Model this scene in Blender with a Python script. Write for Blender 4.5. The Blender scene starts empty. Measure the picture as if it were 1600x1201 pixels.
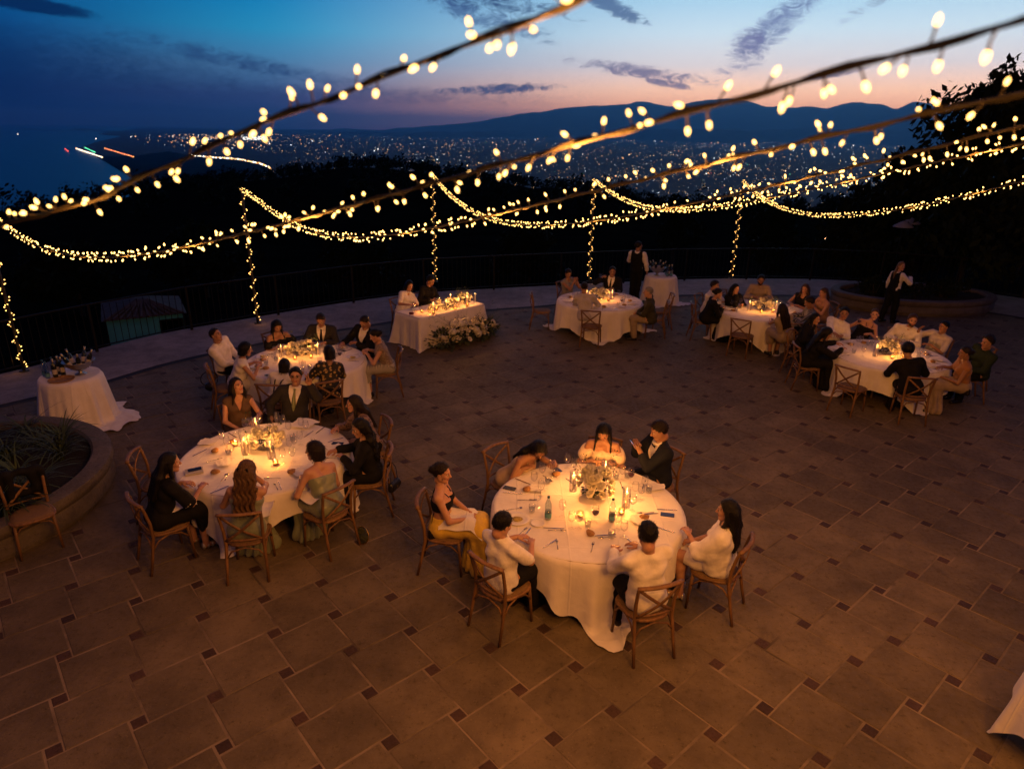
import bpy, bmesh, math, random
import numpy as np
from mathutils import Vector, Matrix

random.seed(7)
rng = np.random.default_rng(7)
scene = bpy.context.scene
COL = scene.collection
R = math.radians

# ------------------------------------------------------------------ camera
CAM_H = 4.682
PITCH, ROLL, FOC = 0.3609, 0.0154, 1055.2          # recovered from the paving grid
_right0 = Vector((1, 0, 0)); FW = Vector((0, math.cos(PITCH), -math.sin(PITCH))); _up0 = Vector((0, math.sin(PITCH), math.cos(PITCH)))
RT = math.cos(ROLL) * _right0 + math.sin(ROLL) * _up0
UPV = -math.sin(ROLL) * _right0 + math.cos(ROLL) * _up0
cam_data = bpy.data.cameras.new('camera')
cam = bpy.data.objects.new('camera', cam_data); COL.objects.link(cam)
M = Matrix.Identity(4)
for i in range(3):
    M[i][0] = RT[i]; M[i][1] = UPV[i]; M[i][2] = -FW[i]
M[0][3], M[1][3], M[2][3] = 0, 0, CAM_H
cam.matrix_world = M
cam_data.sensor_width = 36.0
cam_data.lens = 36.0 * FOC / 1600.0
cam_data.clip_start = 0.05
cam_data.clip_end = 200000
cam_data.dof.use_dof = True
cam_data.dof.focus_distance = 8.5
cam_data.dof.aperture_fstop = 1.6
scene.camera = cam

def at(x, y, z):
    """photo pixel (1600 x 1201) -> world point at height z"""
    d = FW + RT * ((x - 800) / FOC) - UPV * ((y - 600.5) / FOC)
    t = (z - CAM_H) / d.z
    return Vector((d.x * t, d.y * t, z))

def ray(x, y):
    return (FW + RT * ((x - 800) / FOC) - UPV * ((y - 600.5) / FOC)).normalized()

# ------------------------------------------------------------------ render settings
scene.render.engine = 'CYCLES'
scene.view_settings.view_transform = 'Standard'
scene.view_settings.look = 'None'
scene.view_settings.exposure = 0.0
scene.view_settings.gamma = 1.0
scene.view_settings.use_curve_mapping = False
cy = scene.cycles
cy.use_denoising = True
cy.max_bounces = 6
cy.diffuse_bounces = 3
cy.glossy_bounces = 3
cy.transmission_bounces = 4
cy.transparent_max_bounces = 24
cy.volume_bounces = 1
cy.sample_clamp_indirect = 3.0
cy.caustics_reflective = False
cy.caustics_refractive = False
cy.use_light_tree = True

# ------------------------------------------------------------------ node helpers
class NT:
    """tiny helper for writing node graphs as expressions"""
    def __init__(self, tree):
        self.t = tree
    def n(self, kind, **kw):
        nd = self.t.nodes.new(kind)
        for k, v in kw.items():
            setattr(nd, k, v)
        return nd
    def put(self, sock, v):
        if v is None: return
        if hasattr(v, 'is_output'): self.t.links.new(v, sock)
        else: sock.default_value = v
    def math(self, op, a, b=None, c=None, clamp=False):
        nd = self.n('ShaderNodeMath', operation=op, use_clamp=clamp)
        for s, v in zip(nd.inputs, (a, b, c)): self.put(s, v)
        return nd.outputs[0]
    def vmath(self, op, a, b=None, scale=None):
        nd = self.n('ShaderNodeVectorMath', operation=op)
        self.put(nd.inputs[0], a); self.put(nd.inputs[1], b)
        if scale is not None: self.put(nd.inputs['Scale'], scale)
        return nd.outputs[0]
    def smooth(self, x, lo, hi, a=0.0, b=1.0):
        nd = self.n('ShaderNodeMapRange', interpolation_type='SMOOTHSTEP')
        self.put(nd.inputs[0], x); self.put(nd.inputs[1], lo); self.put(nd.inputs[2], hi); self.put(nd.inputs[3], a); self.put(nd.inputs[4], b)
        return nd.outputs[0]
    def ramp(self, fac, stops):
        nd = self.n('ShaderNodeValToRGB'); cr = nd.color_ramp
        while len(cr.elements) < len(stops): cr.elements.new(0.5)
        for e, (p, c) in zip(cr.elements, stops):
            e.position = p; e.color = (*c, 1)
        self.put(nd.inputs[0], fac)
        return nd.outputs[0]
    def mix(self, fac, a, b, mode='MIX'):
        nd = self.n('ShaderNodeMix', data_type='RGBA', blend_type=mode)
        self.put(nd.inputs[0], fac)
        self.put(nd.inputs[6], a if hasattr(a, 'is_output') else (*a, 1))
        self.put(nd.inputs[7], b if hasattr(b, 'is_output') else (*b, 1))
        return nd.outputs[2]
    def noise(self, vec, scale, detail=3.0, rough=0.5, dist=0.0):
        nd = self.n('ShaderNodeTexNoise')
        self.put(nd.inputs['Vector'], vec); self.put(nd.inputs['Scale'], scale)
        self.put(nd.inputs['Detail'], detail); self.put(nd.inputs['Roughness'], rough); self.put(nd.inputs['Distortion'], dist)
        return nd.outputs[0]

# ------------------------------------------------------------------ dusk sky (world)
world = bpy.data.worlds.new('World'); scene.world = world
world.use_nodes = True
wt = world.node_tree; wt.nodes.clear(); W = NT(wt)
tc = W.n('ShaderNodeTexCoord').outputs['Generated']
sep = W.n('ShaderNodeSeparateXYZ'); W.put(sep.inputs[0], tc)
el = W.math('MULTIPLY', W.math('ARCSINE', sep.outputs[2]), 180 / math.pi)           # degrees above horizon
az = W.math('MULTIPLY', W.math('ARCTAN2', sep.outputs[0], sep.outputs[1]), 180 / math.pi)  # degrees right of the view axis
SUNSET_AZ = 24.0
off = W.math('ABSOLUTE', W.math('SUBTRACT', az, SUNSET_AZ))
off = W.math('MINIMUM', off, W.math('SUBTRACT', 360.0, off))
elp = W.math('POWER', W.math('DIVIDE', W.math('MAXIMUM', el, 0.0), 90.0, clamp=True), 0.5)   # 0..1, stretched near the horizon
def P(d): return math.sqrt(d / 90.0)
bright = W.ramp(elp, [(0, (2.6, .74, .30)), (P(1.6), (2.6, 1.08, .46)), (P(3.0), (1.95, 1.10, .68)), (P(4.6), (1.12, .98, .96)), (P(6.8), (.80, .98, 1.10)), (P(9), (.50, .80, 1.02)),
                       (P(16), (.06, .19, .36)), (P(35), (.055, .050, .14)), (1, (.048, .038, .10))])
midc = W.ramp(elp, [(0, (.03, .05, .19)), (P(2.0), (.07, .11, .32)), (P(4.0), (.12, .31, .56)), (P(6.5), (.03, .38, .68)), (P(9), (.003, .26, .58)),
                     (P(16), (.006, .07, .22)), (P(35), (.040, .040, .13)), (1, (.046, .037, .098))])
dark = W.ramp(elp, [(0, (.003, .012, .060)), (P(2.5), (.001, .018, .10)), (P(6), (.001, .065, .25)), (P(9), (.001, .09, .30)), (P(20), (.004, .022, .09)), (P(40), (.030, .030, .10)), (1, (.042, .034, .09))])
back = W.ramp(elp, [(0, (.006, .008, .022)), (P(10), (.010, .011, .034)), (1, (.038, .031, .084))])
skyc = W.mix(W.smooth(off, 8, 44), bright, midc)
skyc = W.mix(W.smooth(off, 36, 62), skyc, dark)
skyc = W.mix(W.smooth(off, 70, 120), skyc, back)
comb = W.n('ShaderNodeCombineXYZ'); W.put(comb.inputs[0], az); W.put(comb.inputs[1], W.math('MULTIPLY', el, 2.2)); angv = comb.outputs[0]
big_n = W.noise(angv, 0.17, 6, 0.62, 0.9)
fine_n = W.noise(angv, 0.75, 8, 0.68, 1.4)
ragged = W.math('ADD', W.math('MULTIPLY', W.math('SUBTRACT', big_n, 0.5), 1.5), W.math('MULTIPLY', W.math('SUBTRACT', fine_n, 0.5), 3.4))
def cloud(col, caz, cel, saz, sel, tilt, color, dens, edge=0.55, amp=1.0):
    """one wisp or bank: an ellipse on the sky (degrees), broken up by noise"""
    dx = W.math('SUBTRACT', az, caz); dy = W.math('SUBTRACT', el, cel)
    c, s = math.cos(R(tilt)), math.sin(R(tilt))
    a = W.math('DIVIDE', W.math('ADD', W.math('MULTIPLY', dx, c), W.math('MULTIPLY', dy, s)), saz)
    b = W.math('DIVIDE', W.math('SUBTRACT', W.math('MULTIPLY', dy, c), W.math('MULTIPLY', dx, s)), sel)
    r2 = W.math('ADD', W.math('MULTIPLY', a, a), W.math('MULTIPLY', b, b))
    v = W.math('ADD', W.math('SUBTRACT', 1.0, r2), W.math('MULTIPLY', ragged, amp))
    m = W.smooth(v, 0.0, edge, 0.0, dens)
    return W.mix(m, col, color)
DUSK, NAVY, MAUVE = (.05, .10, .27), (.001, .014, .075), (.20, .17, .33)
CLOUDS = [  # az, el, half-size az, el, tilt, colour, density
    (-31, 3.6, 17, 2.8, -3, NAVY, .80, 1.2, .6), (-19, 4.1, 11, .7, -9, (.02, .05, .17), .75, 1.0, .8), (-32.6, 6.9, 4.2, .55, -5, NAVY, .9, .4, .3),
    (-6, 9.6, 11, 1.0, -9, (.02, .045, .16), .85, .7, 1.1), (-2.0, 7.6, 6, .8, -14, DUSK, .75, .8, 1.1), (6.5, 8.8, 3.6, .6, -24, DUSK, .8, .6, 1.0),
    (19.6, 8.0, 6.4, 1.3, 42, (.15, .18, .42), .85, .8, .9), (17.2, 5.6, 1.7, 1.7, 62, (.22, .21, .42), .8, .9, .9),
    (9.0, 4.3, 6.5, .55, -8, MAUVE, .85, .7, 1.0), (11.5, 3.4, 2.4, .3, -10, MAUVE, .85, .6, .7), (-1.5, 2.9, 5.6, .42, 3, (.02, .06, .20), .9, .6, .9),
    (-13, 2.2, 20, .9, 0, (.030, .038, .13), .65, 1.0, .6), (23.2, 4.0, 2.6, .28, 8, MAUVE, .8, .6, .7), (29, 10.5, 9, .5, 28, (.22, .27, .42), .6, .8, 1.2)]
for c in CLOUDS: skyc = cloud(skyc, *c[:7], c[7] * 1.7, c[8])
bg = W.n('ShaderNodeBackground'); W.put(bg.inputs[0], skyc); bg.inputs[1].default_value = 1.0
outw = W.n('ShaderNodeOutputWorld'); wt.links.new(bg.outputs[0], outw.inputs[0])
# no sun lamp: the sun is below the horizon; candles carry their own lights, strings theirs plus added fill at the house end

# ------------------------------------------------------------------ materials
MATS = {}
def mat(name, col, rough=0.6, var=0.25, scale=8.0, bump=0.0, bscale=40.0, metal=0.0, spec=0.4, col2=None, rand=0.0, sheen=0.0, trans=0.0, coord='Object', stretch=None, sss=0.0, coat=0.0):
    if name in MATS: return MATS[name]
    m = bpy.data.materials.new(name); m.use_nodes = True
    nt = m.node_tree; nt.nodes.clear(); N = NT(nt)
    bs = N.n('ShaderNodeBsdfPrincipled'); out = N.n('ShaderNodeOutputMaterial'); nt.links.new(bs.outputs[0], out.inputs[0])
    v = N.n('ShaderNodeTexCoord').outputs[coord]
    if stretch:
        mp = N.n('ShaderNodeMapping'); N.put(mp.inputs[0], v); mp.inputs['Scale'].default_value = stretch; v = mp.outputs[0]
    f = N.noise(v, scale, 5, 0.6)
    c2 = col2 if col2 else tuple(x * (1 - var) for x in col)
    cc = N.mix(N.smooth(f, 0.3, 0.7), c2, col)
    if rand:
        oi = N.n('ShaderNodeObjectInfo').outputs['Random']
        g = N.math('ADD', 1 - rand, N.math('MULTIPLY', oi, 2 * rand))
        cc = N.vmath('SCALE', cc, scale=g)
    N.put(bs.inputs['Base Color'], cc)
    bs.inputs['Roughness'].default_value = rough; bs.inputs['Metallic'].default_value = metal
    bs.inputs['Specular IOR Level'].default_value = spec
    if sheen: bs.inputs['Sheen Weight'].default_value = sheen
    if coat: bs.inputs['Coat Weight'].default_value = coat
    if sss:
        bs.inputs['Subsurface Weight'].default_value = sss; bs.inputs['Subsurface Radius'].default_value = (.012, .005, .003); bs.inputs['Subsurface Scale'].default_value = 1.0
    if bump:
        b = N.n('ShaderNodeBump'); b.inputs['Strength'].default_value = bump; b.inputs['Distance'].default_value = 0.01
        N.put(b.inputs['Height'], N.noise(v, bscale, 4, 0.6)); nt.links.new(b.outputs[0], bs.inputs['Normal'])
    MATS[name] = m
    return m

def emit(name, col, strength, rim=None):
    if name in MATS: return MATS[name]
    m = bpy.data.materials.new(name); m.use_nodes = True
    nt = m.node_tree; nt.nodes.clear(); N = NT(nt)
    e = N.n('ShaderNodeEmission'); e.inputs[0].default_value = (*col, 1); e.inputs[1].default_value = strength
    out = N.n('ShaderNodeOutputMaterial'); nt.links.new(e.outputs[0], out.inputs[0])
    m.cycles.emission_sampling = 'NONE'
    MATS[name] = m
    return m

def glass(name, tint=(1, 1, 1), gloss=0.10):
    """thin clear glass: mostly see-through with a sharp reflection growing towards grazing angles"""
    if name in MATS: return MATS[name]
    m = bpy.data.materials.new(name); m.use_nodes = True
    nt = m.node_tree; nt.nodes.clear(); N = NT(nt)
    tr = N.n('ShaderNodeBsdfTransparent'); tr.inputs[0].default_value = (*tint, 1)
    gl = N.n('ShaderNodeBsdfGlossy'); gl.inputs['Roughness'].default_value = 0.03
    lw = N.n('ShaderNodeLayerWeight'); lw.inputs[0].default_value = 0.5
    fac = N.math('ADD', N.math('MULTIPLY', N.math('POWER', lw.outputs['Facing'], 3.0), 0.75), gloss * .6, clamp=True)
    mx = N.n('ShaderNodeMixShader'); N.put(mx.inputs[0], fac); nt.links.new(tr.outputs[0], mx.inputs[1]); nt.links.new(gl.outputs[0], mx.inputs[2])
    out = N.n('ShaderNodeOutputMaterial'); nt.links.new(mx.outputs[0], out.inputs[0])
    MATS[name] = m
    return m

# ------------------------------------------------------------------ object helpers
def link(o):
    COL.objects.link(o); return o

def tag(o, label=None, cat=None, group=None, kind=None):
    if label: o['label'] = label
    if cat: o['category'] = cat
    if group: o['group'] = group
    if kind: o['kind'] = kind
    return o

def thing(name, label, cat, loc=(0, 0, 0), rz=0.0, group=None):
    o = bpy.data.objects.new(name, None); o.empty_display_size = 0.1
    o.location = loc; o.rotation_euler = (0, 0, rz)
    return tag(link(o), label, cat, group)

class MB:
    """collects verts / faces / material slots; build() links ONE mesh object"""
    def __init__(self): self.v = []; self.f = []; self.m = []
    def add(self, vs, fs, mi=0):
        n = len(self.v); self.v.extend([tuple(p) for p in vs]); self.f.extend([tuple(i + n for i in f) for f in fs]); self.m.extend([mi] * len(fs)); return self
    def box(self, c, s, rz=0.0, mi=0):
        x, y, z = (k / 2 for k in s); cs, sn = math.cos(rz), math.sin(rz); vs = []
        for dz in (-z, z):
            for dx, dy in ((-x, -y), (x, -y), (x, y), (-x, y)):
                vs.append((c[0] + dx * cs - dy * sn, c[1] + dx * sn + dy * cs, c[2] + dz))
        return self.add(vs, [(3, 2, 1, 0), (4, 5, 6, 7), (0, 1, 5, 4), (1, 2, 6, 5), (2, 3, 7, 6), (3, 0, 4, 7)], mi)
    def tube(self, pts, rad, n=6, mi=0, cap=True, flat=1.0, upv=(0, 0, 1)):
        pts = [Vector(p) for p in pts]; vs = []; fs = []; L = len(pts)
        for k, p in enumerate(pts):
            t = (pts[min(k + 1, L - 1)] - pts[max(k - 1, 0)])
            t = t.normalized() if t.length > 1e-9 else Vector((0, 0, 1))
            u = Vector(upv)
            if abs(u.dot(t)) > 0.95: u = Vector((0, 1, 0)) if abs(t.y) < 0.9 else Vector((1, 0, 0))
            a = t.cross(u).normalized(); b = a.cross(t)
            r = rad[k] if isinstance(rad, (list, tuple)) else rad
            for j in range(n):
                w = 2 * math.pi * (j + 0.5) / n
                vs.append(p + a * (r * math.cos(w)) + b * (r * flat * math.sin(w)))
        for k in range(L - 1):
            for j in range(n):
                fs.append((k * n + j, k * n + (j + 1) % n, (k + 1) * n + (j + 1) % n, (k + 1) * n + j))
        if cap:
            fs.append(tuple(range(n - 1, -1, -1))); fs.append(tuple((L - 1) * n + j for j in range(n)))
        return self.add(vs, fs, mi)
    def lathe(self, prof, n=16, c=(0, 0, 0), mi=0, close=False):
        vs = []; fs = []
        for r, z in prof:
            for j in range(n):
                w = 2 * math.pi * j / n; vs.append((c[0] + r * math.cos(w), c[1] + r * math.sin(w), c[2] + z))
        for k in range(len(prof) - 1):
            for j in range(n):
                fs.append((k * n + j, k * n + (j + 1) % n, (k + 1) * n + (j + 1) % n, (k + 1) * n + j))
        return self.add(vs, fs, mi)
    def mesh(self, name, mats, smooth=True):
        me = bpy.data.meshes.new(name); me.from_pydata(self.v, [], self.f)
        for m in (mats if isinstance(mats, (list, tuple)) else [mats]): me.materials.append(m)
        if self.m and max(self.m) > 0: me.polygons.foreach_set('material_index', self.m)
        if smooth: me.polygons.foreach_set('use_smooth', [True] * len(self.f))
        me.update(); return me
    def build(self, name, mats, parent=None, smooth=True, sharp=None):
        me = self.mesh(name, mats, smooth)
        if sharp and smooth: me.set_sharp_from_angle(angle=R(sharp))
        return put(name, me, parent)

def put(name, me, parent=None, loc=None, rot=None):
    o = bpy.data.objects.new(name, me); link(o)
    if parent is not None: o.parent = parent
    if loc is not None: o.location = loc
    if rot is not None: o.rotation_euler = rot
    return o

def np_mesh(name, V, F, mats, fm=None, smooth=True):
    """mesh from numpy arrays of verts and quads (or tris)"""
    me = bpy.data.meshes.new(name); k = F.shape[1]
    me.vertices.add(len(V)); me.vertices.foreach_set('co', np.asarray(V, np.float32).ravel())
    me.loops.add(F.size); me.loops.foreach_set('vertex_index', F.astype(np.int32).ravel())
    me.polygons.add(len(F)); me.polygons.foreach_set('loop_start', np.arange(0, F.size, k, dtype=np.int32)); me.polygons.foreach_set('loop_total', np.full(len(F), k, np.int32))
    for m in (mats if isinstance(mats, (list, tuple)) else [mats]): me.materials.append(m)
    if fm is not None: me.polygons.foreach_set('material_index', fm.astype(np.int32))
    if smooth: me.polygons.foreach_set('use_smooth', np.ones(len(F), bool))
    me.update(); me.validate(); return me

def copy_tree(o, parent=None):
    c = o.copy(); link(c)
    if parent is not None: c.parent = parent
    for ch in list(o.children): copy_tree(ch, c)
    return c

def lamp(name, parent, loc, power, col, radius=0.03):
    l = bpy.data.lights.new(name, 'POINT'); l.energy = power; l.color = col; l.shadow_soft_size = radius
    o = bpy.data.objects.new(name, l); link(o); o.parent = parent; o.location = loc; return o

# ================================================================== SETTING
def mesh_from_grid(name, pts, nu, nv, m, smooth=True):
    F = [(i * nv + j, (i + 1) * nv + j, (i + 1) * nv + j + 1, i * nv + j + 1) for i in range(nu - 1) for j in range(nv - 1)]
    b = MB(); b.add(pts, F); return b.build(name, m, None, smooth)

# ---- far land: sea, coastal plain, mountains -------------------------------------------------
SEA_Z = -330.0
m_sea = mat('sea_water', (.010, .022, .045), rough=.25, var=.2, scale=.002, bump=.3, bscale=.02, coord='Object')
m_plain = mat('plain_ground', (.055, .06, .055), rough=.9, var=.5, scale=.004)
m_mount = mat('mountain_rock', (.06, .065, .06), rough=.95, var=.4, scale=.001)
b = MB(); NS = 48; RS = [0, 1500, 4000, 9000, 20000, 45000, 90000]
vs = [(0, 0, SEA_Z)] + [(r * math.sin(2 * math.pi * k / NS), r * math.cos(2 * math.pi * k / NS), SEA_Z) for r in RS[1:] for k in range(NS)]
fs = [(0, 1 + (k + 1) % NS, 1 + k) for k in range(NS)] + [(1 + i * NS + k, 1 + i * NS + (k + 1) % NS, 1 + (i + 1) * NS + (k + 1) % NS, 1 + (i + 1) * NS + k) for i in range(len(RS) - 2) for k in range(NS)]
b.add(vs, fs); tag(b.build('sea', m_sea), kind='structure')
def ground_pt(x, y, z=SEA_Z + 4): return at(x, y, z)
coast_px = [(150, 209.5), (190, 213), (150, 222), (122, 232), (150, 244), (215, 243), (262, 236), (300, 244), (345, 245), (372, 247), (400, 252), (424, 261), (418, 272), (380, 300), (330, 350), (300, 480)]
coast = [ground_pt(*p) for p in coast_px]
far_r = 80000
ring = [Vector((3000, -2000, SEA_Z + 4)), Vector((60000, -2000, SEA_Z + 4))] + [Vector((far_r * math.sin(R(a)), far_r * math.cos(R(a)), SEA_Z + 4)) for a in (85, 60, 40, 20, 5, -8, -16, -22, -27)]
bm = bmesh.new(); vv = [bm.verts.new(p) for p in coast + ring]
fc = bm.faces.new(vv); bmesh.ops.triangulate(bm, faces=[fc])
for f in bm.faces:
    if f.normal.z < 0: f.normal_flip()
me = bpy.data.meshes.new('coastal_plain'); bm.to_mesh(me); bm.free(); me.materials.append(m_plain)
tag(put('coastal_plain', me), kind='structure')

def vnoise(x, seed=0):
    i = math.floor(x); f = x - i; f = f * f * (3 - 2 * f)
    def h(n): return math.sin(n * 127.1 + seed * 311.7) * 43758.5453 % 1.0
    return h(i) * (1 - f) + h(i + 1) * f
def fbm(x, seed=0, o=4): return sum(vnoise(x * 2 ** k, seed + k) / 2 ** k for k in range(o)) / 2

def ridge(name, pxs, dist, depth, rough_m, seed, m):
    """a mountain range: silhouette through the photo's ridge line, with a real front and back slope"""
    xs = [p[0] for p in pxs]; ys = [p[1] for p in pxs]; pts = []; n = 420
    for i in range(n):
        x = xs[0] + (xs[-1] - xs[0]) * i / (n - 1)
        y = float(np.interp(x, xs, ys)); d = ray(x, y); h = math.hypot(d.x, d.y)
        dd = dist * (1 + .10 * math.sin(i * .075 + seed)); z = CAM_H + d.z / h * dd
        ux, uy = d.x / h, d.y / h
        for j in range(13):
            t = -1 + 2 * j / 12
            zz = SEA_Z - 20 + (z - SEA_Z + 20) * max(0.0, 1 - abs(t)) ** 1.15
            if 0 < j < 12 and j != 6: zz += (fbm(i * .08 + j * 1.7, seed + j) - .5) * rough_m * (1 - abs(t))
            if j == 6: zz += (fbm(i * .30, seed, 5) - .5) * rough_m * .42
            pts.append((ux * (dd + t * depth), uy * (dd + t * depth), zz))
    return tag(mesh_from_grid(name, pts, n, 13, m), kind='structure')
ridge('mountain_range', [(-700, 206), (-100, 205), (300, 207), (480, 204), (600, 203), (680, 197), (760, 188), (820, 178), (870, 170), (910, 167), (950, 166), (990, 160), (1010, 160), (1050, 165), (1090, 158), (1140, 153), (1168, 157), (1200, 166), (1260, 167), (1290, 168), (1330, 162), (1345, 162), (1400, 168), (1430, 160), (1455, 160), (1520, 168), (1640, 160), (1900, 170), (2600, 190)], 42000, 8000, 580, 3, m_mount)
ridge('foothills', [(500, 207), (700, 206), (900, 204), (1000, 202), (1100, 201), (1180, 203), (1300, 200), (1400, 203), (1500, 200), (1620, 201), (1800, 203), (2500, 205)], 31000, 1800, 200, 8, m_mount)

# ---- city lights ---------------------------------------------------------------------------
OCT = [(1, 0, 0), (-1, 0, 0), (0, 1, 0), (0, -1, 0), (0, 0, 1), (0, 0, -1)]
OCF = [(0, 2, 4), (2, 1, 4), (1, 3, 4), (3, 0, 4), (2, 0, 5), (1, 2, 5), (3, 1, 5), (0, 3, 5)]
m_cw = emit('lamp_warm', (1, .62, .28), 4.4); m_cc = emit('lamp_cool', (.8, .92, 1), 4.0); m_co = emit('lamp_orange', (1, .42, .12), 4.2)
m_cr = emit('lamp_red', (1, .10, .06), 3.0); m_cg = emit('lamp_green', (.15, 1, .5), 3.0); m_cwh = emit('lamp_white', (1, .95, .85), 5.0)
CITY = [m_cw, m_cc, m_co, m_cr, m_cg, m_cwh]
def dot(b, p, px_r, mi):
    d = p.length; r = px_r * d / FOC
    b.add([(p.x + a * r, p.y + c * r, p.z + e * r) for a, c, e in OCT], OCF, mi)
b = MB(); rr = random.Random(11); made = 0
while made < 7500:
    x = rr.uniform(400, 1660); y = 207 + 127 * rr.random() ** 1.2
    if y < 209 + max(0, (520 - x)) * .08: continue
    cl = fbm(x * .018 + y * .05, 5) + .5 * fbm(y * .09 + x * .004, 9)
    if rr.random() > max(.25, (cl - .58) * 1.5) : continue
    if x < 430 + (262 - y) * 2.2 and y > 240: continue
    p = ground_pt(x, y, SEA_Z + rr.uniform(6, 14))
    s = rr.random()
    px_r = .12 + .36 * s ** 4 if s < .985 else .75
    dot(b, p, px_r, rr.choices([0, 1, 2, 3, 4, 5], [46, 26, 20, 1, 1, 6])[0]); made += 1
for k in range(300):                                   # far shore, left of the coast road
    x = rr.gauss(345, 62); y = 210 + abs(rr.gauss(6, 8))
    if x < 190 + (y - 208) * 2.2 or y > 240: continue
    p = ground_pt(x, y, SEA_Z + 9); dot(b, p, .25 + .6 * rr.random() ** 3, rr.choice([0, 0, 1, 2, 2]))
for x, y in [(150, 217), (205, 214), (270, 213), (310, 212), (28, 210), (378, 212), (398, 216)]: dot(b, ground_pt(x, y), .9, 5)
for k in range(60): dot(b, ground_pt(rr.uniform(378, 414), rr.uniform(214, 219)), rr.uniform(.5, 1.0), 5)
tag(b.build('city_lights', CITY, None, False), kind='stuff')
b = MB()                                               # the lit coast road curving round the bay
road = [(300, 243), (320, 244.5), (336, 246), (350, 247), (365, 248), (380, 250), (395, 253), (408, 256), (418, 260), (424, 265), (421, 271)]
for k in range(len(road) - 1):
    for q in range(7):
        t = q / 7; x = road[k][0] * (1 - t) + road[k + 1][0] * t; y = road[k][1] * (1 - t) + road[k + 1][1] * t
        dot(b, ground_pt(x + rr.uniform(-1, 1), y + rr.uniform(-.5, .5), SEA_Z + 12), rr.uniform(.7, 1.25), rr.choice([0, 2, 5]))
tag(b.build('coast_road_lights', CITY, None, False), kind='stuff')
b = MB()                                               # airport runways jutting into the bay
for (xa, ya, xb, yb, cols) in [(119, 232, 160, 246, (0, 5)), (133, 231, 148, 238, (4,)), (164, 232, 208, 245, (2, 3)), (102, 233, 106, 236, (3,))]:
    n = max(3, int(abs(xb - xa) / 1.6))
    for q in range(n):
        t = q / max(1, n - 1); dot(b, ground_pt(xa + (xb - xa) * t, ya + (yb - ya) * t, SEA_Z + 8), rr.uniform(.6, .95), cols[q % len(cols)])
tag(b.build('runway_lights', CITY, None, False), kind='stuff')

# ---- the wooded hillside between the terrace and the plain -----------------------------------
m_hill = mat('hill_soil', (.010, .011, .008), rough=.95, var=.5, scale=.2, spec=0.0)
m_leaf = mat('dark_foliage', (.018, .026, .012), rough=.7, var=.5, scale=.6, spec=.04)
m_bark = mat('bark', (.06, .045, .03), rough=.9, var=.4, scale=12, bump=.6, bscale=30)
HILL_PX = [(x_, y_ + (11 if x_ < 900 else 6)) for x_, y_ in [(-900, 400), (-300, 352), (0, 337), (60, 326), (130, 318), (200, 304), (270, 291), (330, 276), (400, 274), (470, 264), (530, 252), (600, 250), (650, 256), (700, 263), (760, 272), (830, 284), (900, 294), (960, 308), (1020, 322), (1080, 330), (1160, 332), (1240, 334), (1320, 334), (1400, 318), (1460, 300), (1540, 296), (1620, 296), (2000, 300), (2600, 320)]]
hx = [p[0] for p in HILL_PX]; hy = [p[1] for p in HILL_PX]
RR = [22.5, 26, 32, 42, 60, 90, 130, 180, 240, 300, 380, 520, 800, 1400, 2400]
def hill_z(az_px, r):
    y = float(np.interp(az_px, hx, hy)); d = ray(az_px, y); h = math.hypot(d.x, d.y); slope = d.z / h
    crest = CAM_H + slope * 300
    if r <= 300:
        t = max(0.0, (r - 24) / 276); base = -3.6 - 7.0 * math.sin(min(1, t * 2.2) * math.pi / 2) * (1 - t)
        return base * (1 - t ** 2) + crest * t ** 2
    t = (r - 300) / 2100
    return crest + (SEA_Z - 8 - crest) * min(1, t * 1.1) ** .8
pts = []; NA = 90
for i in range(NA):
    ap = -900 + 3500 * i / (NA - 1); d = ray(ap, 300); h = math.hypot(d.x, d.y)
    for r in RR:
        pts.append((d.x / h * r, d.y / h * r, hill_z(ap, r) + (fbm(i * .6 + r * .05, 4) - .5) * (0.6 if r < 60 else 3.0)))
tag(mesh_from_grid('wooded_hill', pts, NA, len(RR), m_hill), kind='structure')

def leaf_clump(b, c, r, n, lr, rnd, squash=.8, mi=0):
    """n leaf-sized faces spread through an ellipsoid"""
    for _ in range(n):
        u = Vector((rnd.gauss(0, 1), rnd.gauss(0, 1), rnd.gauss(0, 1))).normalized() * (rnd.random() ** .4)
        p = Vector((c[0] + u.x * r, c[1] + u.y * r, c[2] + u.z * r * squash))
        a = Vector((rnd.gauss(0, 1), rnd.gauss(0, 1), rnd.gauss(0, 1))).normalized(); t = a.orthogonal().normalized(); s = lr * rnd.uniform(.6, 1.3)
        w = a.cross(t)
        b.add([p - t * s, p + w * s * .45, p + t * s, p - w * s * .45], [(0, 1, 2, 3)], mi)

b = MB(); rt = random.Random(21)                        # the far wood reads as one mass
for k in range(900):
    ap = rt.uniform(-150, 1420); r = 300 - 175 * rt.random() ** 1.6
    if rt.random() < .5: r = rt.uniform(285, 315)
    d = ray(ap, 300); h = math.hypot(d.x, d.y); z = hill_z(ap, r)
    hgt = rt.uniform(2.0, 4.2) * (1.35 if rt.random() < .15 else 1)
    cx, cyy = d.x / h * r, d.y / h * r; cyp = rt.random() < .10
    for q in range(4 if not cyp else 3):
        leaf_clump(b, (cx + rt.uniform(-1, 1) * (1.3 if not cyp else .2), cyy + rt.uniform(-1, 1), z + hgt * (.35 + .2 * q)), hgt * (.42 if not cyp else .16), 16, .55, rt)
tag(b.build('hill_trees', m_leaf, None, False), kind='stuff')

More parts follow.
